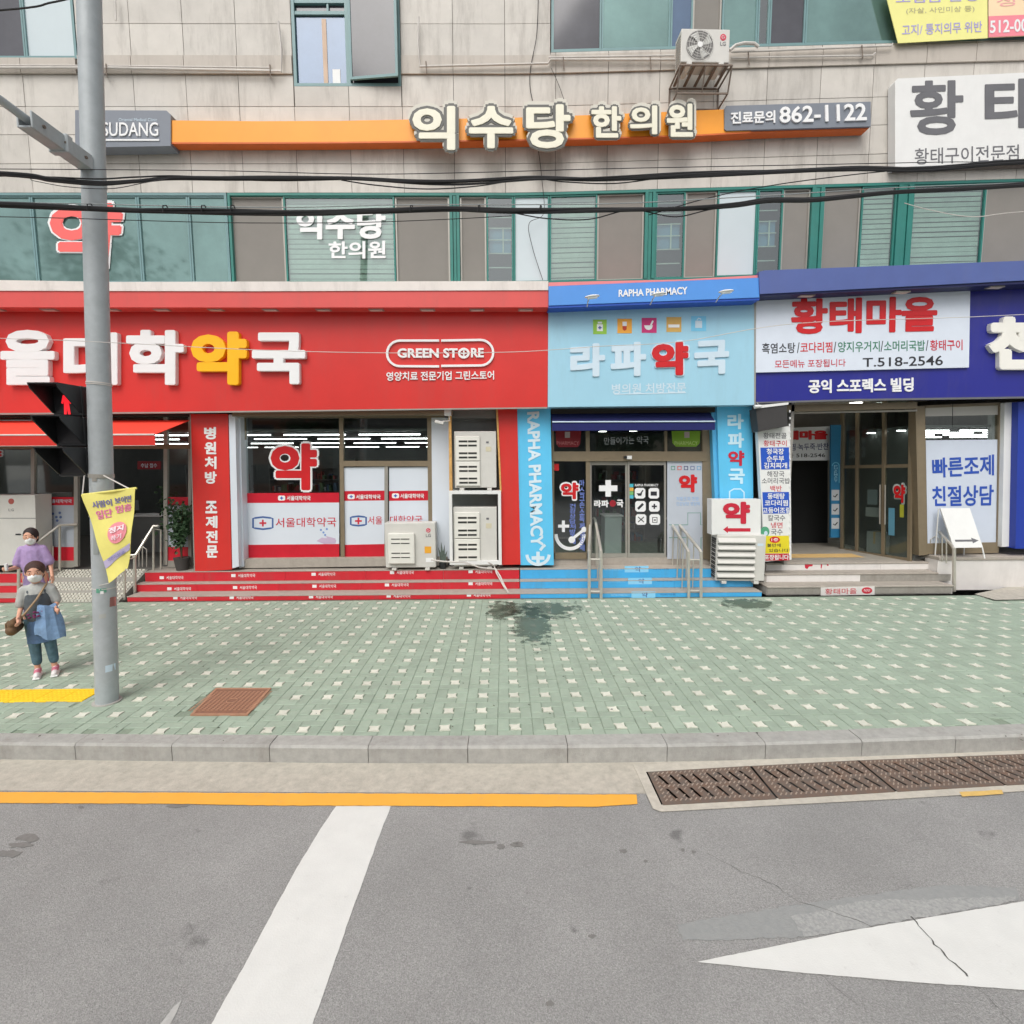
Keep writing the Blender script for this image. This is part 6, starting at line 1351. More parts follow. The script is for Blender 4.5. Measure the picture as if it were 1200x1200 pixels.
# ------------------------------------------------------------------ the pole, mast arm, pedestrian signal, pennant, cables
YP = G(126, 828).y + .13
b0 = Vector((F(126, 826, YP).x, YP, 0)); tp = F(104.5, 0, YP); dirp = (tp - b0); tp2 = b0 + dirp*1.35
def onp(py):                        # point on the pole axis at photo height py
    lo, hi = 0., 1.5
    for _ in range(30):
        m = (lo+hi)/2; p = b0 + dirp*m; q_ = CR.transposed() @ (p - CP); yy = 600 - q_.y/(-q_.z)*600
        if yy > py: lo = m
        else: hi = m
    return b0 + dirp*((lo+hi)/2)
pole = thing('signal_pole', 'thick grey galvanised steel pole standing on the sidewalk at left', 'pole', b0)
MB().tube([b0, b0 + dirp*.5, tp2], [.119, .115, .108], 28).build('shaft', M_galv, pole, smooth=True)
def band(py, h, r, m, nm): p = onp(py); u = dirp.normalized(); MB().tube([p - u*h/2, p + u*h/2], r, 24).build(nm, m, pole, smooth=True)
band(215, .05, .118, M_galv, 'joint_ring'); band(557.5, .045, .124, M_alu, 'clamp_band'); band(449, .014, .121, M_pipe, 'wire_band'); band(451, .010, .122, M_pipe, 'wire_band'); band(688, .010, .122, M_pipe, 'wire_band')
def sticker(px, py, w_, h, c, nm='sticker'):
    p = onp(py); Yk = p.y - .119; a = [F(px, py, Yk), F(px+w_, py, Yk), F(px+w_, py+h, Yk), F(px, py+h, Yk)]
    b = MB(); n_ = 5; vs = []
    for r_ in (0, h):
        for k in range(n_): q_ = F(px+w_*k/(n_-1), py+r_, Yk); dx = q_.x - onp(py+r_).x; rr = .1215; vs.append(Vector((q_.x, onp(py+r_).y - math.sqrt(max(rr*rr - dx*dx, .0001)) - .001, q_.z)))
    b.add(vs, [(k, k+1, k+1+n_, k+n_) for k in range(n_-1)]); b.build(nm, c, pole)
sticker(122, 781, 5.5, 8, M_lpale); sticker(117, 693, 3, 3.5, M_letw); sticker(113, 690, 9, 5, cm(96, 158, 134)); sticker(116, 720, 6, 5, cm(176, 178, 172)); sticker(109.5, 620, 6, 30, cm(146, 152, 150)); sticker(124, 702, 4, 11, cm(150, 98, 92)); sticker(108, 556, 5, 8, M_alu)
b = MB(); u = dirp.normalized(); MB().tube([b0 + Vector((0, 0, -.02)), b0 + Vector((0, 0, .012))], .15, 24).build('base_collar', M_conc, pole)
arm = thing('mast_arm', 'horizontal grey mast arm with channel bracket reaching from the pole over the road', 'mast arm', onp(199))
pa = onp(197); za = pa.z; MB().tube([Vector((pa.x, pa.y-.05, za)), Vector((pa.x-.02, 3.2, za+.06)), Vector((pa.x-.05, 1.2, za+.12))], .038, 14).build('arm_tube', M_galv, arm, smooth=True)
b = MB(); x = pa.x
b.box(x-.075, x-.055, pa.y-.82, pa.y-.10, za-.075, za+.075, .004).box(x+.055, x+.075, pa.y-.82, pa.y-.10, za-.075, za+.075, .004).box(x-.054, x+.054, pa.y-.82, pa.y-.10, za-.075, za-.058).build('channel_bracket', M_galv, arm)
b = MB(); 
for k in (.2, .45, .7): b.cone((x-.09, pa.y-k, za), .016, (x+.09, pa.y-k, za), .016, 8)
b.build('bolt_set', M_brk, arm); MB().box(x-.10, x+.10, pa.y-.46, pa.y-.38, za-.09, za+.09, .01).build('strap_plate', M_galv, arm)

ys = YP - .06; sgx0, sgx1 = F(64, 505, ys).x, F(99, 505, ys).x; sz1, sz0 = F(82, 452, ys).z, F(84, 559, ys).z
sg = thing('pedestrian_signal', 'black three-section pedestrian signal with deep hoods showing a red figure', 'signal', ((sgx0+sgx1)/2, ys, sz0))
hsec = (sz1-sz0)/3; cx = (sgx0+sgx1)/2; wv = sgx1-sgx0
for k in range(3):
    z1 = sz1 - k*hsec; z0 = z1 - hsec + .006
    MB().box(sgx0, sgx1, ys, ys+.20, z0, z1, .015).build('housing', M_black, sg)
    MB().box(sgx0+.03, sgx1-.03, ys-.006, ys-.0005, z0+.03, z1-.03, .002).build('lens', mat('signal_lens_dark', S(46, 46, 48), .3, .1), sg)
    # hood: top plate with side cheeks that taper downwards
    e, D, zt, zb_ = .012, .30, z1-.006, z0+.03; xa, xb = sgx0+.01, sgx1-.01
    b = MB().box(xa, xb, ys-D, ys-.001, zt-e, zt)
    for xx in (xa, xb-e):
        b.prism([Vector((xx, ys-.001, zt-e)), Vector((xx, ys-D, zt-e)), Vector((xx, ys-D+.02, zt-.06)), Vector((xx, ys-.02, zb_)), Vector((xx, ys-.001, zb_))], [Vector((xx+e, ys-.001, zt-e)), Vector((xx+e, ys-D, zt-e)), Vector((xx+e, ys-D+.02, zt-.06)), Vector((xx+e, ys-.02, zb_)), Vector((xx+e, ys-.001, zb_))])
    b.build('hood', M_black, sg)
zc_ = sz1 - hsec*.55; s_ = hsec*.40; b = MB(); fx = cx + .0
def fy(pts): b.prism([Vector((fx+x*s_, ys-.010, zc_+z*s_)) for x, z in pts], [Vector((fx+x*s_, ys-.007, zc_+z*s_)) for x, z in pts])
b.ball((fx, ys-.012, zc_+.82*s_), (.24*s_, .004, .22*s_), 12, 6)
fy([(-.24, .6), (-.42, -.05), (-.28, -.1), (-.18, .2), (-.26, -.95), (-.06, -.95), (0, -.2), (.06, -.95), (.26, -.95), (.18, .2), (.28, -.1), (.42, -.05), (.24, .6)]); b.build('red_figure', M_redlamp, sg)
MB().tube([Vector((sgx1, ys+.1, sz0+.1)), onp(556)], .02, 6).build('lower_bracket', M_galv, sg); MB().tube([Vector((sgx1, ys+.1, sz1-.02)), onp(450)], .012, 6).build('upper_bracket', M_galv, sg)

# pennant hung on the pole
YB = YP - .27; pn = thing('pennant', 'yellow tapering cloth pennant with lilac and pink writing tied to the pole', 'pennant', F(128, 683, YB))
TLp, TRp, BRp, BLp = (96.5, 580), (160, 572), (147.5, 666.5), (127.5, 683.5)
q_ = [TLp, TRp, BRp, BLp]; nu, nv_ = 10, 14; vs = []
def wav(u, v): return .012*math.sin(u*7+v*4) + .01*math.sin(v*11) + .02*(1-v)*u
for j in range(nv_+1):
    for i in range(nu+1): px, py = bil(q_, i/nu, 1-j/nv_); p = F(px, py, YB); p.y += wav(i/nu, 1-j/nv_); vs.append(p)
fs = [(j*(nu+1)+i, (j+1)*(nu+1)+i, (j+1)*(nu+1)+i+1, j*(nu+1)+i+1) for j in range(nv_) for i in range(nu)]
m_ = len(vs); vs2 = vs + [p + Vector((0, .004, 0)) for p in vs]; fs2 = fs + [tuple(reversed([k+m_ for k in f])) for f in fs]
mesh('cloth', vs2, fs2, M_banner, pn, True)
def sub4(u0, u1, v0, v1): return [bil(q_, u0, v1), bil(q_, u1, v1), bil(q_, u1, v0), bil(q_, u0, v0)]
def ptext(s_, u0, u1, v0, v1, m, bold=0., YY=None):
    b = MB(); vs, fs, x0, x1, y0, y1 = glyphs(s_, .015, False, 2)
    for k, (dx, dy) in enumerate([(0, 0)] + ([(bold, 0), (-bold, 0)] if bold else [])):
        out = []
        for v in vs: uu, vv = lerp(u0, u1, (v.x+dx-x0)/(x1-x0)), lerp(v0, v1, (v.y+dy-y0)/(y1-y0)); px, py = bil(q_, uu, vv); p = F(px, py, YB); p.y += wav(uu, vv) - .004 - k*.001; out.append(p)
        b.add(out, fs)
    return b.build('lettering', m, pn)
ptext('사람이', .16, .52, .83, .91, cm(128, 124, 170), .03); ptext('보이면', .58, .93, .84, .92, cm(128, 124, 170), .03)
ptext('일단', .18, .50, .70, .80, cm(232, 130, 172), .03); ptext('멈춤', .58, .93, .73, .82, cm(232, 130, 172), .03)
def pshape(pts, m, nm, lift):
    n_ = len(pts); o = []
    for u, v in pts: px, py = bil(q_, u, v); p = F(px, py, YB); p.y += wav(u, v) - lift; o.append(p)
    c = sum(o, Vector())/n_; c.y -= .003; mesh(nm, o + [c], [((i+1) % n_, i, n_) for i in range(n_)], m, pn)
pshape([(.62+.24*math.cos(a)-.0, .50+.125*math.sin(a)) for a in [2*math.pi*i/20 for i in range(20)]], cm(240, 150, 160), 'pink_spot', .009)
o_ = ptext('정지', .44, .78, .51, .58, cm(250, 236, 240), .04); o_.location.y -= .014
o_ = ptext('하기', .48, .74, .42, .48, cm(250, 226, 232), .03); o_.location.y -= .014
vs = []
for k in range(13):
    for v_ in (.245 + .075*(k/12)**1.6, .16 + .075*(k/12)**1.3): px, py = bil(q_, .01 + .98*k/12, v_); p = F(px, py, YB); p.y += wav(.01+.98*k/12, v_) - .006; vs.append(p)
mesh('lilac_band', vs, [(2*k, 2*k+1, 2*k+3, 2*k+2) for k in range(12)], M_lilac, pn)
o_ = ptext('어린이보호', .2, .85, .21, .255, cm(128, 128, 184), 0); o_.location.y -= .014
MB().tube([onp(557)+Vector((-.1, -.12, 0)), F(*TLp, YB)], .006, 5).tube([onp(557)+Vector((.12, -.12, 0)), F(152, 573, YB)], .008, 5).tube([F(*BRp, YB), onp(688)+Vector((.14, 0, 0))], .004, 5).tube([onp(688)+Vector((-.14, 0, 0)), F(*BLp, YB)], .004, 5).build('tie_cord', M_pipe, pn)
MB().tube([F(*TLp, YB+.0), F(128, 576, YB-.01), F(*TRp, YB)], .012, 6).build('top_batten', M_banner, pn)

# overhead cables
YWr = YP - .36
def cable(label, pts, r, Y=YWr, m=M_cable, strands=1, name='cable', sp_=.02, seed=0, wander=.0):
    P = [F(x, y, Y) for x, y in pts]; r_ = random.Random(seed)
    Q = []
    for i in range(len(P)-1):                        # Catmull-Rom
        p0, p1, p2, p3 = P[max(i-1, 0)], P[i], P[i+1], P[min(i+2, len(P)-1)]
        for k in range(8): t_ = k/8; Q.append(.5*((2*p1) + (p2-p0)*t_ + (2*p0-5*p1+4*p2-p3)*t_*t_ + (3*p1-p0-3*p2+p3)*t_**3))
    Q.append(P[-1]); t = thing(name, label, 'cable', Q[0])
    for s_ in range(strands):
        ph = r_.uniform(0, 6.3); b = MB()
        if strands == 1: b.tube(Q, r, 6)
        else: b.tube([q + Vector((0, math.sin(ph+s_*2.1+q.x*(1.4+.3*s_))*sp_, math.cos(ph+s_*2.1+q.x*(1.1+.25*s_))*(sp_+wander*abs(math.sin(q.x*.9+s_))))) for q in Q], r*(1-.18*s_), 6)
        b.build('strand', m, t, smooth=True)
    return t
c1 = cable('upper bundle of black overhead cables crossing the whole street front', [(-700, 190), (-300, 200), (0, 205), (60, 210), (115, 213), (160, 209.5), (210, 206), (300, 208), (400, 211), (480, 215), (540, 214), (620, 208), (700, 208.5), (800, 204.5), (880, 202), (950, 200), (1010, 198), (1080, 199), (1150, 194), (1200, 190), (1500, 172), (1900, 140)], .017, strands=4, sp_=.013, seed=1, wander=.012)
c2 = cable('lower bundle of thick black overhead cables wound with small ties', [(-700, 228), (-300, 236), (0, 240.5), (100, 244), (200, 246.5), (300, 248.5), (380, 249.5), (440, 247.5), (520, 245.5), (600, 247.5), (700, 246), (800, 244), (860, 240), (900, 234.5), (950, 234), (1000, 229.5), (1050, 225), (1120, 222), (1200, 216.5), (1500, 196), (1900, 160)], .021, strands=3, sp_=.012, seed=2)
b = MB()
for x in (105, 193, 238, 272, 481, 560, 632): p = F(x, 245 + (x > 150)*1.5, YWr); b.tube([p + Vector((.0, -.035, -.03)), p + Vector((.01, -.04, .03)), p + Vector((.02, .0, .05)), p + Vector((.03, .03, 0))], .006, 5)
b.build('cable_tie', M_cable, c2)
for i, (lb, pts, r, m) in enumerate([
    ('thin black cable sagging left of the pole below the upper bundle', [(-300, 196), (0, 204), (40, 212), (80, 219), (130, 221), (170, 214), (215, 206)], .004, M_cable),
    ('thin black cable sagging in the middle below the upper bundle', [(400, 211), (440, 217), (500, 221.5), (560, 218), (620, 209), (660, 213), (720, 215), (780, 208), (850, 203)], .006, M_cable),
    ('thin black cable looping below the lower bundle above the blue sign', [(600, 249), (640, 256), (690, 257), (740, 246), (790, 254), (830, 246), (890, 234)], .006, M_cable),
    ('thin dark cable slightly below the lower bundle across the left windows', [(-500, 246), (0, 254), (150, 258), (270, 261), (400, 261), (500, 258), (600, 253)], .004, M_cable),
    ('thin pale cable just above the lower bundle across the green windows', [(-500, 230), (0, 237), (300, 243), (480, 240), (700, 239), (850, 232), (1050, 220), (1200, 214), (1600, 196)], .005, cm(150, 156, 156)),
    ('thin dark cable running just above the upper bundle', [(-500, 195), (0, 198), (250, 200), (420, 204), (560, 202), (700, 198), (900, 194), (1100, 190), (1200, 188), (1600, 170)], .004, M_cable),
    ('thin black cable climbing from the lower bundle towards the upper right', [(760, 252), (830, 232), (900, 218), (980, 207), (1060, 199), (1200, 190), (1500, 168)], .005, M_cable),
    ('thin pale looping cable in front of the blinds at upper right', [(1060, 238), (1090, 246), (1140, 254), (1200, 248), (1400, 236)], .004, M_pipe),
    ('thin white cord stretched across the shop signs at letter height', [(-500, 384), (0, 396.5), (130, 401.5), (300, 410), (450, 413.5), (600, 412.5), (700, 406), (800, 400), (935, 379), (1170, 370), (1500, 352)], .0035, M_pipe),
    ('short thick black cable at the upper left corner in front of the window', [(-300, 30), (0, 12), (60, 3), (90, -4)], .009, M_cable)]):
    cable(lb, pts, r, YWr - (.08 if i == 8 else .0) + .01*i*.3, m)
cable('thin black drop wire hanging down the tiled wall beside the dark window', [(631, -10), (629, 40), (622, 78), (621, 100), (624, 118)], .008, YW-.06)
cable('thin wire slanting down from the pipe to the clinic letters', [(646, 80), (655, 100), (662, 120)], .005, YW-.08)
cable('thin wire hanging in front of the white window pane above the blue sign', [(631, 176), (635, 210), (637, 250), (620, 262), (624, 290), (636, 328)], .006, YW-.05)

# ------------------------------------------------------------------ small things by the shops
t = thing('floor_standing_unit', 'tall pale grey floor-standing unit with a round red logo at the far left', 'air conditioner', F(10, 668, 11.15)); MB().slab([(-38, 581), (41, 580), (43, 662), (-36, 663)], 11.1, .4).build('casing', M_ac, t)
MB().disc(13, 587.5, 3.4, 3.4, 11.096, .003, 16).build('logo_disc', cm(170, 84, 76), t); text('LG', (10, 596, 16, 599), 11.099, M_lgrey, t, off=0, res=1)
MB().slab([(-38, 607), (42, 607), (42, 607.6), (-38, 607.6)], 11.097, .003).build('seam', M_lgrey, t); MB().slab([(18, 625.5), (24, 625.5), (24, 627), (18, 627)], 11.09, .01).build('handle', M_black, t); MB().slab([(-34, 663), (40, 662.5), (40, 667.5), (-34, 668)], 11.2, .25).build('plinth', M_black, t)
def plant(label, base, h, w_, n_, seed, lsz=.075, pot=(.16, .28)):
    r_ = random.Random(seed); t = thing('potted_plant', label, 'plant', base); B = Vector(base)
    MB().tube([B, B+Vector((0, 0, pot[1]*.9)), B+Vector((0, 0, pot[1])), B+Vector((0, 0, pot[1]-.02))], [pot[0]*.75, pot[0], pot[0]*1.05, pot[0]*.8], 14).build('pot', cm(70, 66, 64, .7), t, smooth=True)
    st = MB(); lf = MB()
    for k in range(5):
        a = r_.uniform(0, 6.28); tip = B + Vector((math.cos(a)*w_*r_.uniform(.2, .8), math.sin(a)*w_*.4, h*r_.uniform(.7, 1))); mid = B + Vector((math.cos(a)*w_*.15, 0, h*.5)); st.tube([B+Vector((0, 0, pot[1]-.05)), mid, tip], [.016, .012, .005], 6)
        for _ in range(n_//5):
            u = r_.uniform(.25, 1); p = (mid.lerp(tip, u*2-1) if u > .5 else (B+Vector((0, 0, pot[1]))).lerp(mid, u*2)) + Vector((r_.gauss(0, w_*.34), r_.gauss(0, w_*.2), r_.gauss(0, .06)))
            d = Vector((r_.uniform(-1, 1), r_.uniform(-1, .3), r_.uniform(-.9, .3))).normalized()*lsz*r_.uniform(.7, 1.2); s_ = d.orthogonal().normalized()*lsz*.36; s_ = Matrix.Rotation(r_.uniform(0, 3.1), 3, d) @ s_
            lf.add([p, p+d*.45+s_, p+d, p+d*.45-s_], [(0, 1, 2, 3)])
    st.build('stem', cm(84, 70, 50, .8), t); lf.build('foliage', M_leaf, t, kind='stuff'); return t
plant('bushy dark green potted plant inside the doorway beside the red pillar', (F(207, 655, YG+.45).x, YG+.45, Z3), 1.95, .30, 420, 5, .11)
plant('low leafy potted plant in front of the glass against the red pillar', (F(213, 655, YG-.18).x, YG-.18, Z3), 1.75, .24, 620, 8, .10)
t = thing('potted_plant', 'small pot of upright pointed leaves squeezed between the outdoor units', 'plant', (F(518, 660, 11.25).x, 11.25, Z3)); B = Vector((F(519, 660, 11.3).x, 11.3, Z3)); MB().tube([B, B+Vector((0, 0, .14))], [.07, .09], 12).build('pot', M_black, t)
for k, (dx, h_) in enumerate(((-.10, .50), (-.03, .62), (.05, .55), (.11, .42), (.0, .38))):
    p0 = B+Vector((dx*.3, 0, .12)); p1 = B+Vector((dx, -.03, h_)); m_ = p0.lerp(p1, .5)+Vector((-dx*.2, 0, 0)); MB().prism([p0-Vector((.02, 0, 0)), m_-Vector((.028, 0, 0)), p1, m_+Vector((.028, 0, 0)), p0+Vector((.02, 0, 0))], [v+Vector((0, .008, 0)) for v in (p0-Vector((.02, 0, 0)), m_-Vector((.028, 0, 0)), p1, m_+Vector((.028, 0, 0)), p0+Vector((.02, 0, 0)))]).build('leaf', M_leafb, t)

# ------------------------------------------------------------------ people
def blob(name, prims, voxel, m, parent, M, smooth_n=3):
    b = MB(M)
    for pr in prims:
        if pr[0] == 'e': b.ball(pr[1], pr[2], 16, 12)
        else:
            _, p0, r0, p1, r1 = pr[:5]; p0, p1 = Vector(p0), Vector(p1); d = (p1-p0).normalized(); path, rr = [], []
            for k in range(4): a = math.pi/2*(k/4); path.append(p0 - d*r0*math.cos(a)); rr.append(max(r0*math.sin(a), .001))
            path += [p0, p1]; rr += [r0, r1]
            for k in range(1, 5): a = math.pi/2*(k/4); path.append(p1 + d*r1*math.sin(a)); rr.append(max(r1*math.cos(a), .001))
            if len(pr) > 5:                          # flattened section (scale in y)
                c = MB(); c.tube(path, rr, 14); ym = p0.y; b.add([(v.x, (v.y-ym)*pr[5]+ym, v.z) for v in c.v], c.f)
            else: b.tube(path, rr, 12)
    o = b.build(name, None, None); md = o.modifiers.new('r', 'REMESH'); md.mode = 'VOXEL'; md.voxel_size = voxel
    if smooth_n: sm = o.modifiers.new('s', 'SMOOTH'); sm.factor = .5; sm.iterations = smooth_n
    me = bpy.data.meshes.new_from_object(o.evaluated_get(bpy.context.evaluated_depsgraph_get()))
    org = WM[o.name].translation.copy(); bpy.data.objects.remove(o); me.materials.clear(); me.materials.append(m)
    me.polygons.foreach_set('use_smooth', [True]*len(me.polygons)); me.name = name
    return link(me, name, parent, org)
def hand(wrist, d, side, curl=.5, s=1.):
    w_ = Vector(wrist); d = Vector(d).normalized(); n_ = Vector(side).normalized(); n_ = (n_ - d*n_.dot(d)).normalized(); up = d.cross(n_)
    pr = [('c', w_, .026*s, w_+d*.075*s, .030*s)]
    for i, l_ in enumerate((.068, .078, .072, .056)):
        b_ = w_ + d*.08*s + n_*(.027-.018*i)*s; k1 = b_ + (d*(1-curl*.4)+up*curl*.5).normalized()*l_*.5*s; k2 = k1 + (d*(1-curl)+up*curl).normalized()*l_*.5*s; pr += [('c', b_, .010*s, k1, .009*s), ('c', k1, .009*s, k2, .008*s)]
    b_ = w_ + d*.025*s + n_*.03*s; k1 = b_ + (d*.6+n_*.7+up*.3).normalized()*.035*s; pr += [('c', b_, .012*s, k1, .010*s), ('c', k1, .010*s, k1+(d+up*.4).normalized()*.028*s, .009*s)]
    return pr
def head(cz, r, M, parent, yaw_, hair_m, bun, mask_m=M_mask):
    Mh = M @ Matrix.Translation((0, 0, cz)) @ Matrix.Rotation(yaw_, 4, 'Z')
    for sx in (-1, 1):
        MB(Mh).ball((sx*r*.36, -r*.86, r*.10), (r*.11, r*.07, r*.045), 10, 6).build('eye', M_white, parent, smooth=True)
        MB(Mh).ball((sx*r*.36, -r*.93, r*.10), (r*.06, r*.03, r*.06), 8, 6).build('iris', M_hair, parent, smooth=True)
        MB(Mh).tube([(sx*r*.20, -r*.93, r*.30), (sx*r*.38, -r*.91, r*.36), (sx*r*.56, -r*.78, r*.30)], r*.035, 5).build('eyebrow', hair_m, parent)
    blob('face_mask', [('e', (0, -r*.40, -r*.46), (r*.70, r*.62, r*.56)), ('e', (0, -r*.78, -r*.30), (r*.36, r*.38, r*.30))], .007, mask_m, parent, Mh, 4)
    for sx in (-1, 1): MB(Mh).tube([(sx*r*.58, -r*.62, -r*.2), (sx*r*.85, -r*.1, r*.05), (sx*r*.9, r*.05, r*.05)], .003, 4).build('ear_loop', mask_m, parent)
    return Mh
def headprims(c, r):
    x, y, z = c
    return [('e', (x, y+.01, z+r*.18), (r*.88, r*1.0, r*1.0)), ('e', (x, y-r*.18, z-r*.45), (r*.66, r*.66, r*.70)), ('e', (x, y-r*.90, z-r*.06), (r*.12, r*.18, r*.17)), ('e', (x-r*.9, y+.01, z-r*.02), (r*.09, r*.18, r*.24)), ('e', (x+r*.9, y+.01, z-r*.02), (r*.09, r*.18, r*.24))]
def hairprims(c, r): x, y, z = c; return [('e', (x, y+r*.14, z+r*.34), (r*1.0, r*1.04, r*.98)), ('e', (x, y+r*.45, z-r*.15), (r*.86, r*.7, r*.8))]
# nearer woman: grey shirt, dark pinafore, denim jacket over the arm
fpt = G(53, 791); M = Matrix.Translation(fpt) @ Matrix.Rotation(R(34), 4, 'Z') @ Matrix.Diagonal((.90, .95, .985, 1))
pr = thing('person', 'short-haired person in grey shirt holding a denim jacket beside the pole', 'person', fpt, M=M)
lean = Vector((0, 0, 0)); hz = 1.45; r = .125
hl = hand((.21, -.24, .98), (.5, -.6, -.3), (0, 0, 1), .6); hr_ = hand((-.20, -.22, .90), (.2, -.7, -.5), (0, 0, 1), .7)
body = headprims((0, -.01, hz), r) + [('c', (0, .01, 1.24), .05, (0, 0, 1.38), .048), ('c', (0, .01, 1.18), .12, (0, .01, .86), .12, .7), ('c', (-.13, .01, 1.22), .06, (.13, .01, 1.22), .06, .8),
    ('c', (-.165, .01, 1.20), .046, (-.20, .02, .98), .036), ('c', (-.20, .02, .98), .035, (-.20, -.22, .90), .024), ('c', (.165, .01, 1.20), .046, (.215, .02, 1.0), .036), ('c', (.215, .02, 1.0), .035, (.21, -.24, .98), .024),
    ('c', (-.09, .01, .84), .095, (-.085, .0, .46), .058), ('c', (-.085, 0, .46), .056, (-.08, .02, .10), .036), ('c', (.09, .01, .84), .095, (.10, -.03, .46), .058), ('c', (.10, -.03, .46), .056, (.12, .0, .10), .036),
    ('c', (-.08, .03, .07), .036, (-.08, -.09, .05), .03), ('c', (.12, .01, .07), .036, (.13, -.11, .05), .03)] + hl + hr_
blob('body', body, .0085, M_skin, pr, M, 2)
blob('hair', hairprims((0, 0, hz), r), .012, M_hair, pr, M, 2); head(hz, r, M, pr, 0, M_hair, 0)
blob('shirt', [('c', (0, .01, 1.17), .155, (0, .01, .95), .15, .75), ('c', (-.14, .01, 1.215), .075, (.14, .01, 1.215), .075, .8), ('c', (-.165, .01, 1.20), .064, (-.20, .01, 1.04), .064), ('c', (.165, .01, 1.20), .066, (.21, .01, 1.05), .068)], .012, M_shirt, pr, M, 4)
blob('pinafore', [('c', (0, .01, 1.10), .165, (0, .01, .84), .175, .78), ('c', (-.07, .01, 1.2), .07, (-.05, .01, .95), .09, 1.35), ('c', (.07, .01, 1.2), .07, (.05, .01, .95), .09, 1.35)], .012, M_vest, pr, M, 3)
b = MB(M); ns, L1 = 28, []
for j, (z, rx) in enumerate(((.88, .155), (.76, .17), (.62, .170), (.52, .168), (.49, .166))):
    for i in range(ns): a = 2*math.pi*i/ns; k = 1 + .07*math.sin(a*7+.5*j)*(j/4); L1.append((rx*k*math.cos(a), .01 + rx*.78*k*math.sin(a), z))
b.add(L1, [(j*ns+i, j*ns+(i+1) % ns, (j+1)*ns+(i+1) % ns, (j+1)*ns+i) for j in range(4) for i in range(ns)]); b.build('skirt', M_denim, pr, smooth=True)
blob('jeans', [('c', (-.09, .01, .80), .10, (-.085, .0, .46), .078), ('c', (-.085, 0, .46), .076, (-.08, .02, .21), .062), ('c', (.09, .01, .80), .10, (.10, -.03, .46), .078), ('c', (.10, -.03, .46), .076, (.12, -.005, .21), .062)], .011, M_jean, pr, M, 2)
for sx, x, y in ((-1, -.08, 0), (1, .125, -.02)):
    blob('trainer', [('c', (x, y+.06, .055), .045, (x, y-.13, .042), .040), ('c', (x, y+.05, .09), .042, (x, y-.02, .075), .042)], .009, M_shoe, pr, M, 2)
    MB(M).box(x-.047, x+.047, y-.175, y+.105, 0, .028, .012).build('sole', M_white, pr); blob('shoe_panel', [('c', (x, y+.04, .085), .046, (x, y-.05, .065), .043)], .009, M_shoep, pr, M, 1)
b = MB(M).tube([(.12, -.02, 1.29), (.02, -.16, 1.12), (-.12, -.17, .95), (-.22, -.12, .84)], .015, 6).tube([(.12, 0, 1.29), (.05, .14, 1.1), (-.12, .13, .92), (-.22, .0, .84)], .015, 6); b.build('bag_strap', M_strap, pr)
bg_ = thing('shoulder_bag', 'brown shoulder bag hanging at the side of the grey-shirted person', 'bag', M @ Vector((-.27, -.12, .72)))
blob('bag_body', [('c', (-.27, -.20, .82), .06, (-.24, .02, .82), .06), ('c', (-.28, -.20, .74), .07, (-.25, .02, .74), .07)], .012, M_bag, bg_, M, 2); MB(M).box(-.345, -.335, -.2, .0, .76, .84, .004).build('flap', M_strap, bg_)
jk = thing('denim_jacket', 'light blue denim jacket draped over the forearm of the grey-shirted person', 'jacket', M @ Vector((.12, -.2, .6)))
ns = 22; vs = []; rows_ = 9
for j in range(rows_):
    v_ = j/(rows_-1); z = 1.02 - .42*v_
    for i in range(ns):
        a = 2*math.pi*i/ns; rx = (.10 + .07*math.sin(min(v_*1.7, 1.57))) * (1 + .08*math.sin(a*5+v_*4)); ry = .07 + .06*v_
        vs.append(M @ Vector((.13 + rx*math.cos(a) + .02*v_, -.25 + ry*math.sin(a)*(1+.15*math.sin(a*6)) , z + .025*math.sin(a*3+v_*3) - .04*v_*math.cos(a))))
fs = [(j*ns+i, j*ns+(i+1) % ns, (j+1)*ns+(i+1) % ns, (j+1)*ns+i) for j in range(rows_-1) for i in range(ns)] + [tuple(range(ns))]
mesh('jacket_cloth', vs, fs, mat('light_denim', S(118, 148, 184), .9, .25, 9, 1., 9), jk, True); b = MB(M); r_ = random.Random(2)
for k in range(9): b.ball((-.02+r_.uniform(-.05, .12), -.33+r_.uniform(-.02, .02), .98-r_.uniform(0, .10)), (.022, .02, .014), 7, 5)
b.build('embroidery', cm(110, 36, 84), jk)
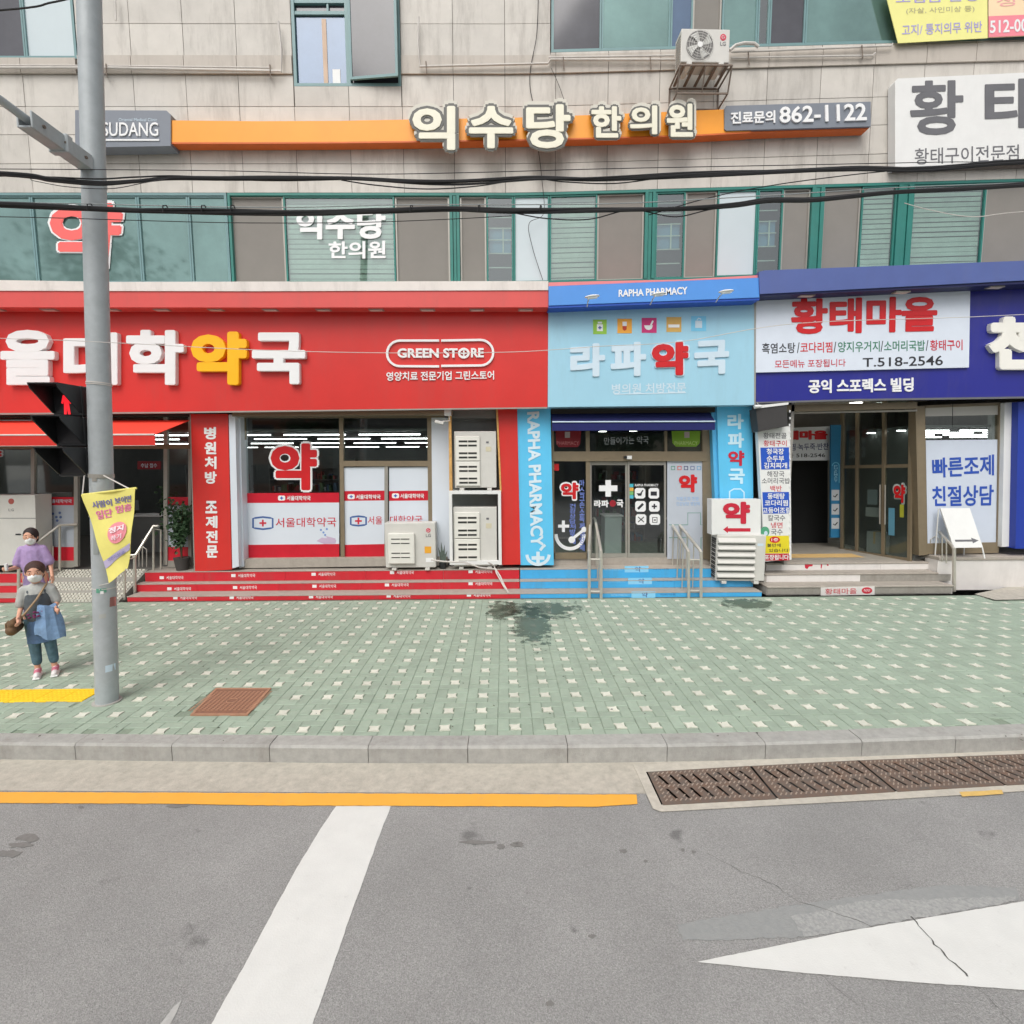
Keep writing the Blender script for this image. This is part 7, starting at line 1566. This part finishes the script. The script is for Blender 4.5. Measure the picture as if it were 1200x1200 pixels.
# farther woman: lilac top and long skirt
fpt = G(47, 740); M = Matrix.Translation(fpt) @ Matrix.Rotation(R(24), 4, 'Z') @ Matrix.Diagonal((.88, .94, 1.065, 1))
pr = thing('person', 'person in loose lilac top and long lilac skirt behind the grey-shirted one', 'person', fpt, M=M)
hz, r = 1.545, .12
hl = hand((.30, -.08, .92), (.1, -.3, -.9), (0, -1, 0), .4); hr_ = hand((-.30, -.24, 1.08), (.2, -.8, .2), (0, 0, 1), .8)
body = headprims((0, -.01, hz), r) + [('c', (0, .01, 1.36), .05, (0, 0, 1.46), .05), ('c', (0, .01, 1.28), .13, (0, .01, .95), .13, .7), ('c', (-.15, .01, 1.33), .06, (.15, .01, 1.33), .06, .8),
    ('c', (-.18, .01, 1.31), .048, (-.24, .0, 1.08), .038), ('c', (-.24, .0, 1.08), .037, (-.30, -.24, 1.08), .026), ('c', (.18, .01, 1.31), .048, (.25, .03, 1.08), .038), ('c', (.25, .03, 1.08), .037, (.30, -.08, .92), .026),
    ('c', (-.10, .01, .92), .10, (-.09, .0, .5), .062), ('c', (-.09, 0, .5), .06, (-.09, .02, .09), .04), ('c', (.10, .01, .92), .10, (.09, 0, .5), .062), ('c', (.09, 0, .5), .06, (.10, .0, .09), .04), ('c', (-.09, .03, .07), .036, (-.09, -.10, .04), .03), ('c', (.10, .01, .07), .036, (.11, -.12, .04), .03)] + hl + hr_
blob('body', body, .0085, M_skin, pr, M, 2); blob('hair', hairprims((0, 0, hz), r) + [('e', (0, .13, hz-.02), (.07, .07, .08))], .012, cm(40, 30, 30, .7), pr, M, 2); head(hz, r, M, pr, R(8), M_hair, 0)
blob('top', [('c', (0, .01, 1.28), .18, (0, .01, 1.10), .20, .72), ('c', (-.16, .01, 1.335), .08, (.16, .01, 1.335), .08, .85), ('c', (-.18, .01, 1.31), .07, (-.235, .0, 1.15), .082), ('c', (.18, .01, 1.31), .07, (.24, .02, 1.15), .082)], .012, M_purp, pr, M, 4)
b = MB(M); ns, L1 = 36, []; zs = ((1.12, .16), (.95, .175), (.75, .185), (.5, .195), (.28, .21))
for j, (z, rx) in enumerate(zs):
    for i in range(ns): a = 2*math.pi*i/ns; k = 1 + .07*math.sin(a*9+.3*j)*(j+1)/5; L1.append((rx*k*math.cos(a), .01 + rx*.8*k*math.sin(a), z))
b.add(L1, [(j*ns+i, j*ns+(i+1) % ns, (j+1)*ns+(i+1) % ns, (j+1)*ns+i) for j in range(4) for i in range(ns)]); b.build('skirt', M_purpd, pr, smooth=True)
for x, y in ((-.09, 0), (.105, -.01)): blob('shoe', [('c', (x, y+.05, .045), .042, (x, y-.12, .034), .034)], .01, cm(206, 150, 150), pr, M, 2)
ph = thing('phone', 'small white phone in the raised hand of the lilac-dressed person', 'phone', M @ Vector((-.28, -.34, 1.1))); MB(M).box(-.29, -.25, -.36, -.30, 1.08, 1.19, .006).build('phone_body', M_white, ph)

# ------------------------------------------------------------------ the other side of the street, seen only as reflections in the glass
def far_tree(label, x, y, h, seed):
    r_ = random.Random(seed); t = thing('street_tree', label, 'tree', (x, y, ZR)); B = Vector((x, y, ZR)); st = MB().tube([B, B+Vector((.2, 0, h*.3)), B+Vector((0, .2, h*.62)), B+Vector((.2, 0, h*.9))], [.32, .26, .18, .05], 8)
    lf = MB(); cl = []
    for k in range(26):
        a = r_.uniform(0, 6.28); z = h*r_.uniform(.38, .98); rr = h*.27*math.sin(math.pi*min(.95, max(.15, (z/h-.25)/.8)))*r_.uniform(.4, 1); c = B+Vector((rr*math.cos(a), rr*math.sin(a), z)); cl.append(c)
        st.tube([B+Vector((.1, .05, z-h*.12)), B.lerp(c, .5)+Vector((0, 0, (c.z-B.z)*.4)), c], [.09, .06, .02], 5)
    for c in cl:
        for _ in range(90):
            p = c + Vector((r_.gauss(0, 1), r_.gauss(0, 1), r_.gauss(0, .8)))*h*.05; d = Vector((r_.uniform(-1, 1), r_.uniform(-1, 1), r_.uniform(-1, 1))).normalized()*.32; s_ = d.orthogonal().normalized()*.15; lf.add([p, p+d*.5+s_, p+d, p+d*.5-s_], [(0, 1, 2, 3)])
    st.build('trunk', cm(70, 58, 46, .9), t); lf.build('crown', M_leaf, t, kind='stuff')
far_tree('tall leafy street tree across the road, mirrored in the left teal windows', -27, -13, 19, 1)
far_tree('second tall street tree across the road, farther left of the first', -37, -15, 17, 2)
far_tree('street tree across the road opposite the big shop window', -13, -14, 10, 3)
far_tree('street tree across the road opposite the blue pharmacy', 9, -15, 9, 4)
def far_building(label, x0, x1, y, h, m, fl):
    t = thing('office_building', label, 'building', ((x0+x1)/2, y, ZR)); MB().box(x0, x1, y-12, y, ZR, h).build('wall', m, t); MB().box(x0-.2, x1+.2, y-12.2, y+.25, h, h+.5).build('parapet', M_conc, t)
    n_ = int((x1-x0)/3.2); st = (x1-x0)/n_
    for f_ in range(fl):
        for k in range(n_): z = 1.0+f_*(h-.6)/fl; MB().box(x0+k*st+.5, x0+(k+1)*st-.5, y+.002, y+.05, z, z+1.7).build('window', M_darkpane, t)
far_building('low brick building across the road at the left', -40, -16, -22, 7.4, cm(150, 96, 76, .85), 2)
far_building('grey concrete building across the road in the middle', -15, 8, -22, 9.6, cm(130, 130, 126, .85), 3)
far_building('cream building across the road at the right', 9, 36, -22, 8.2, cm(190, 180, 160, .85), 2)
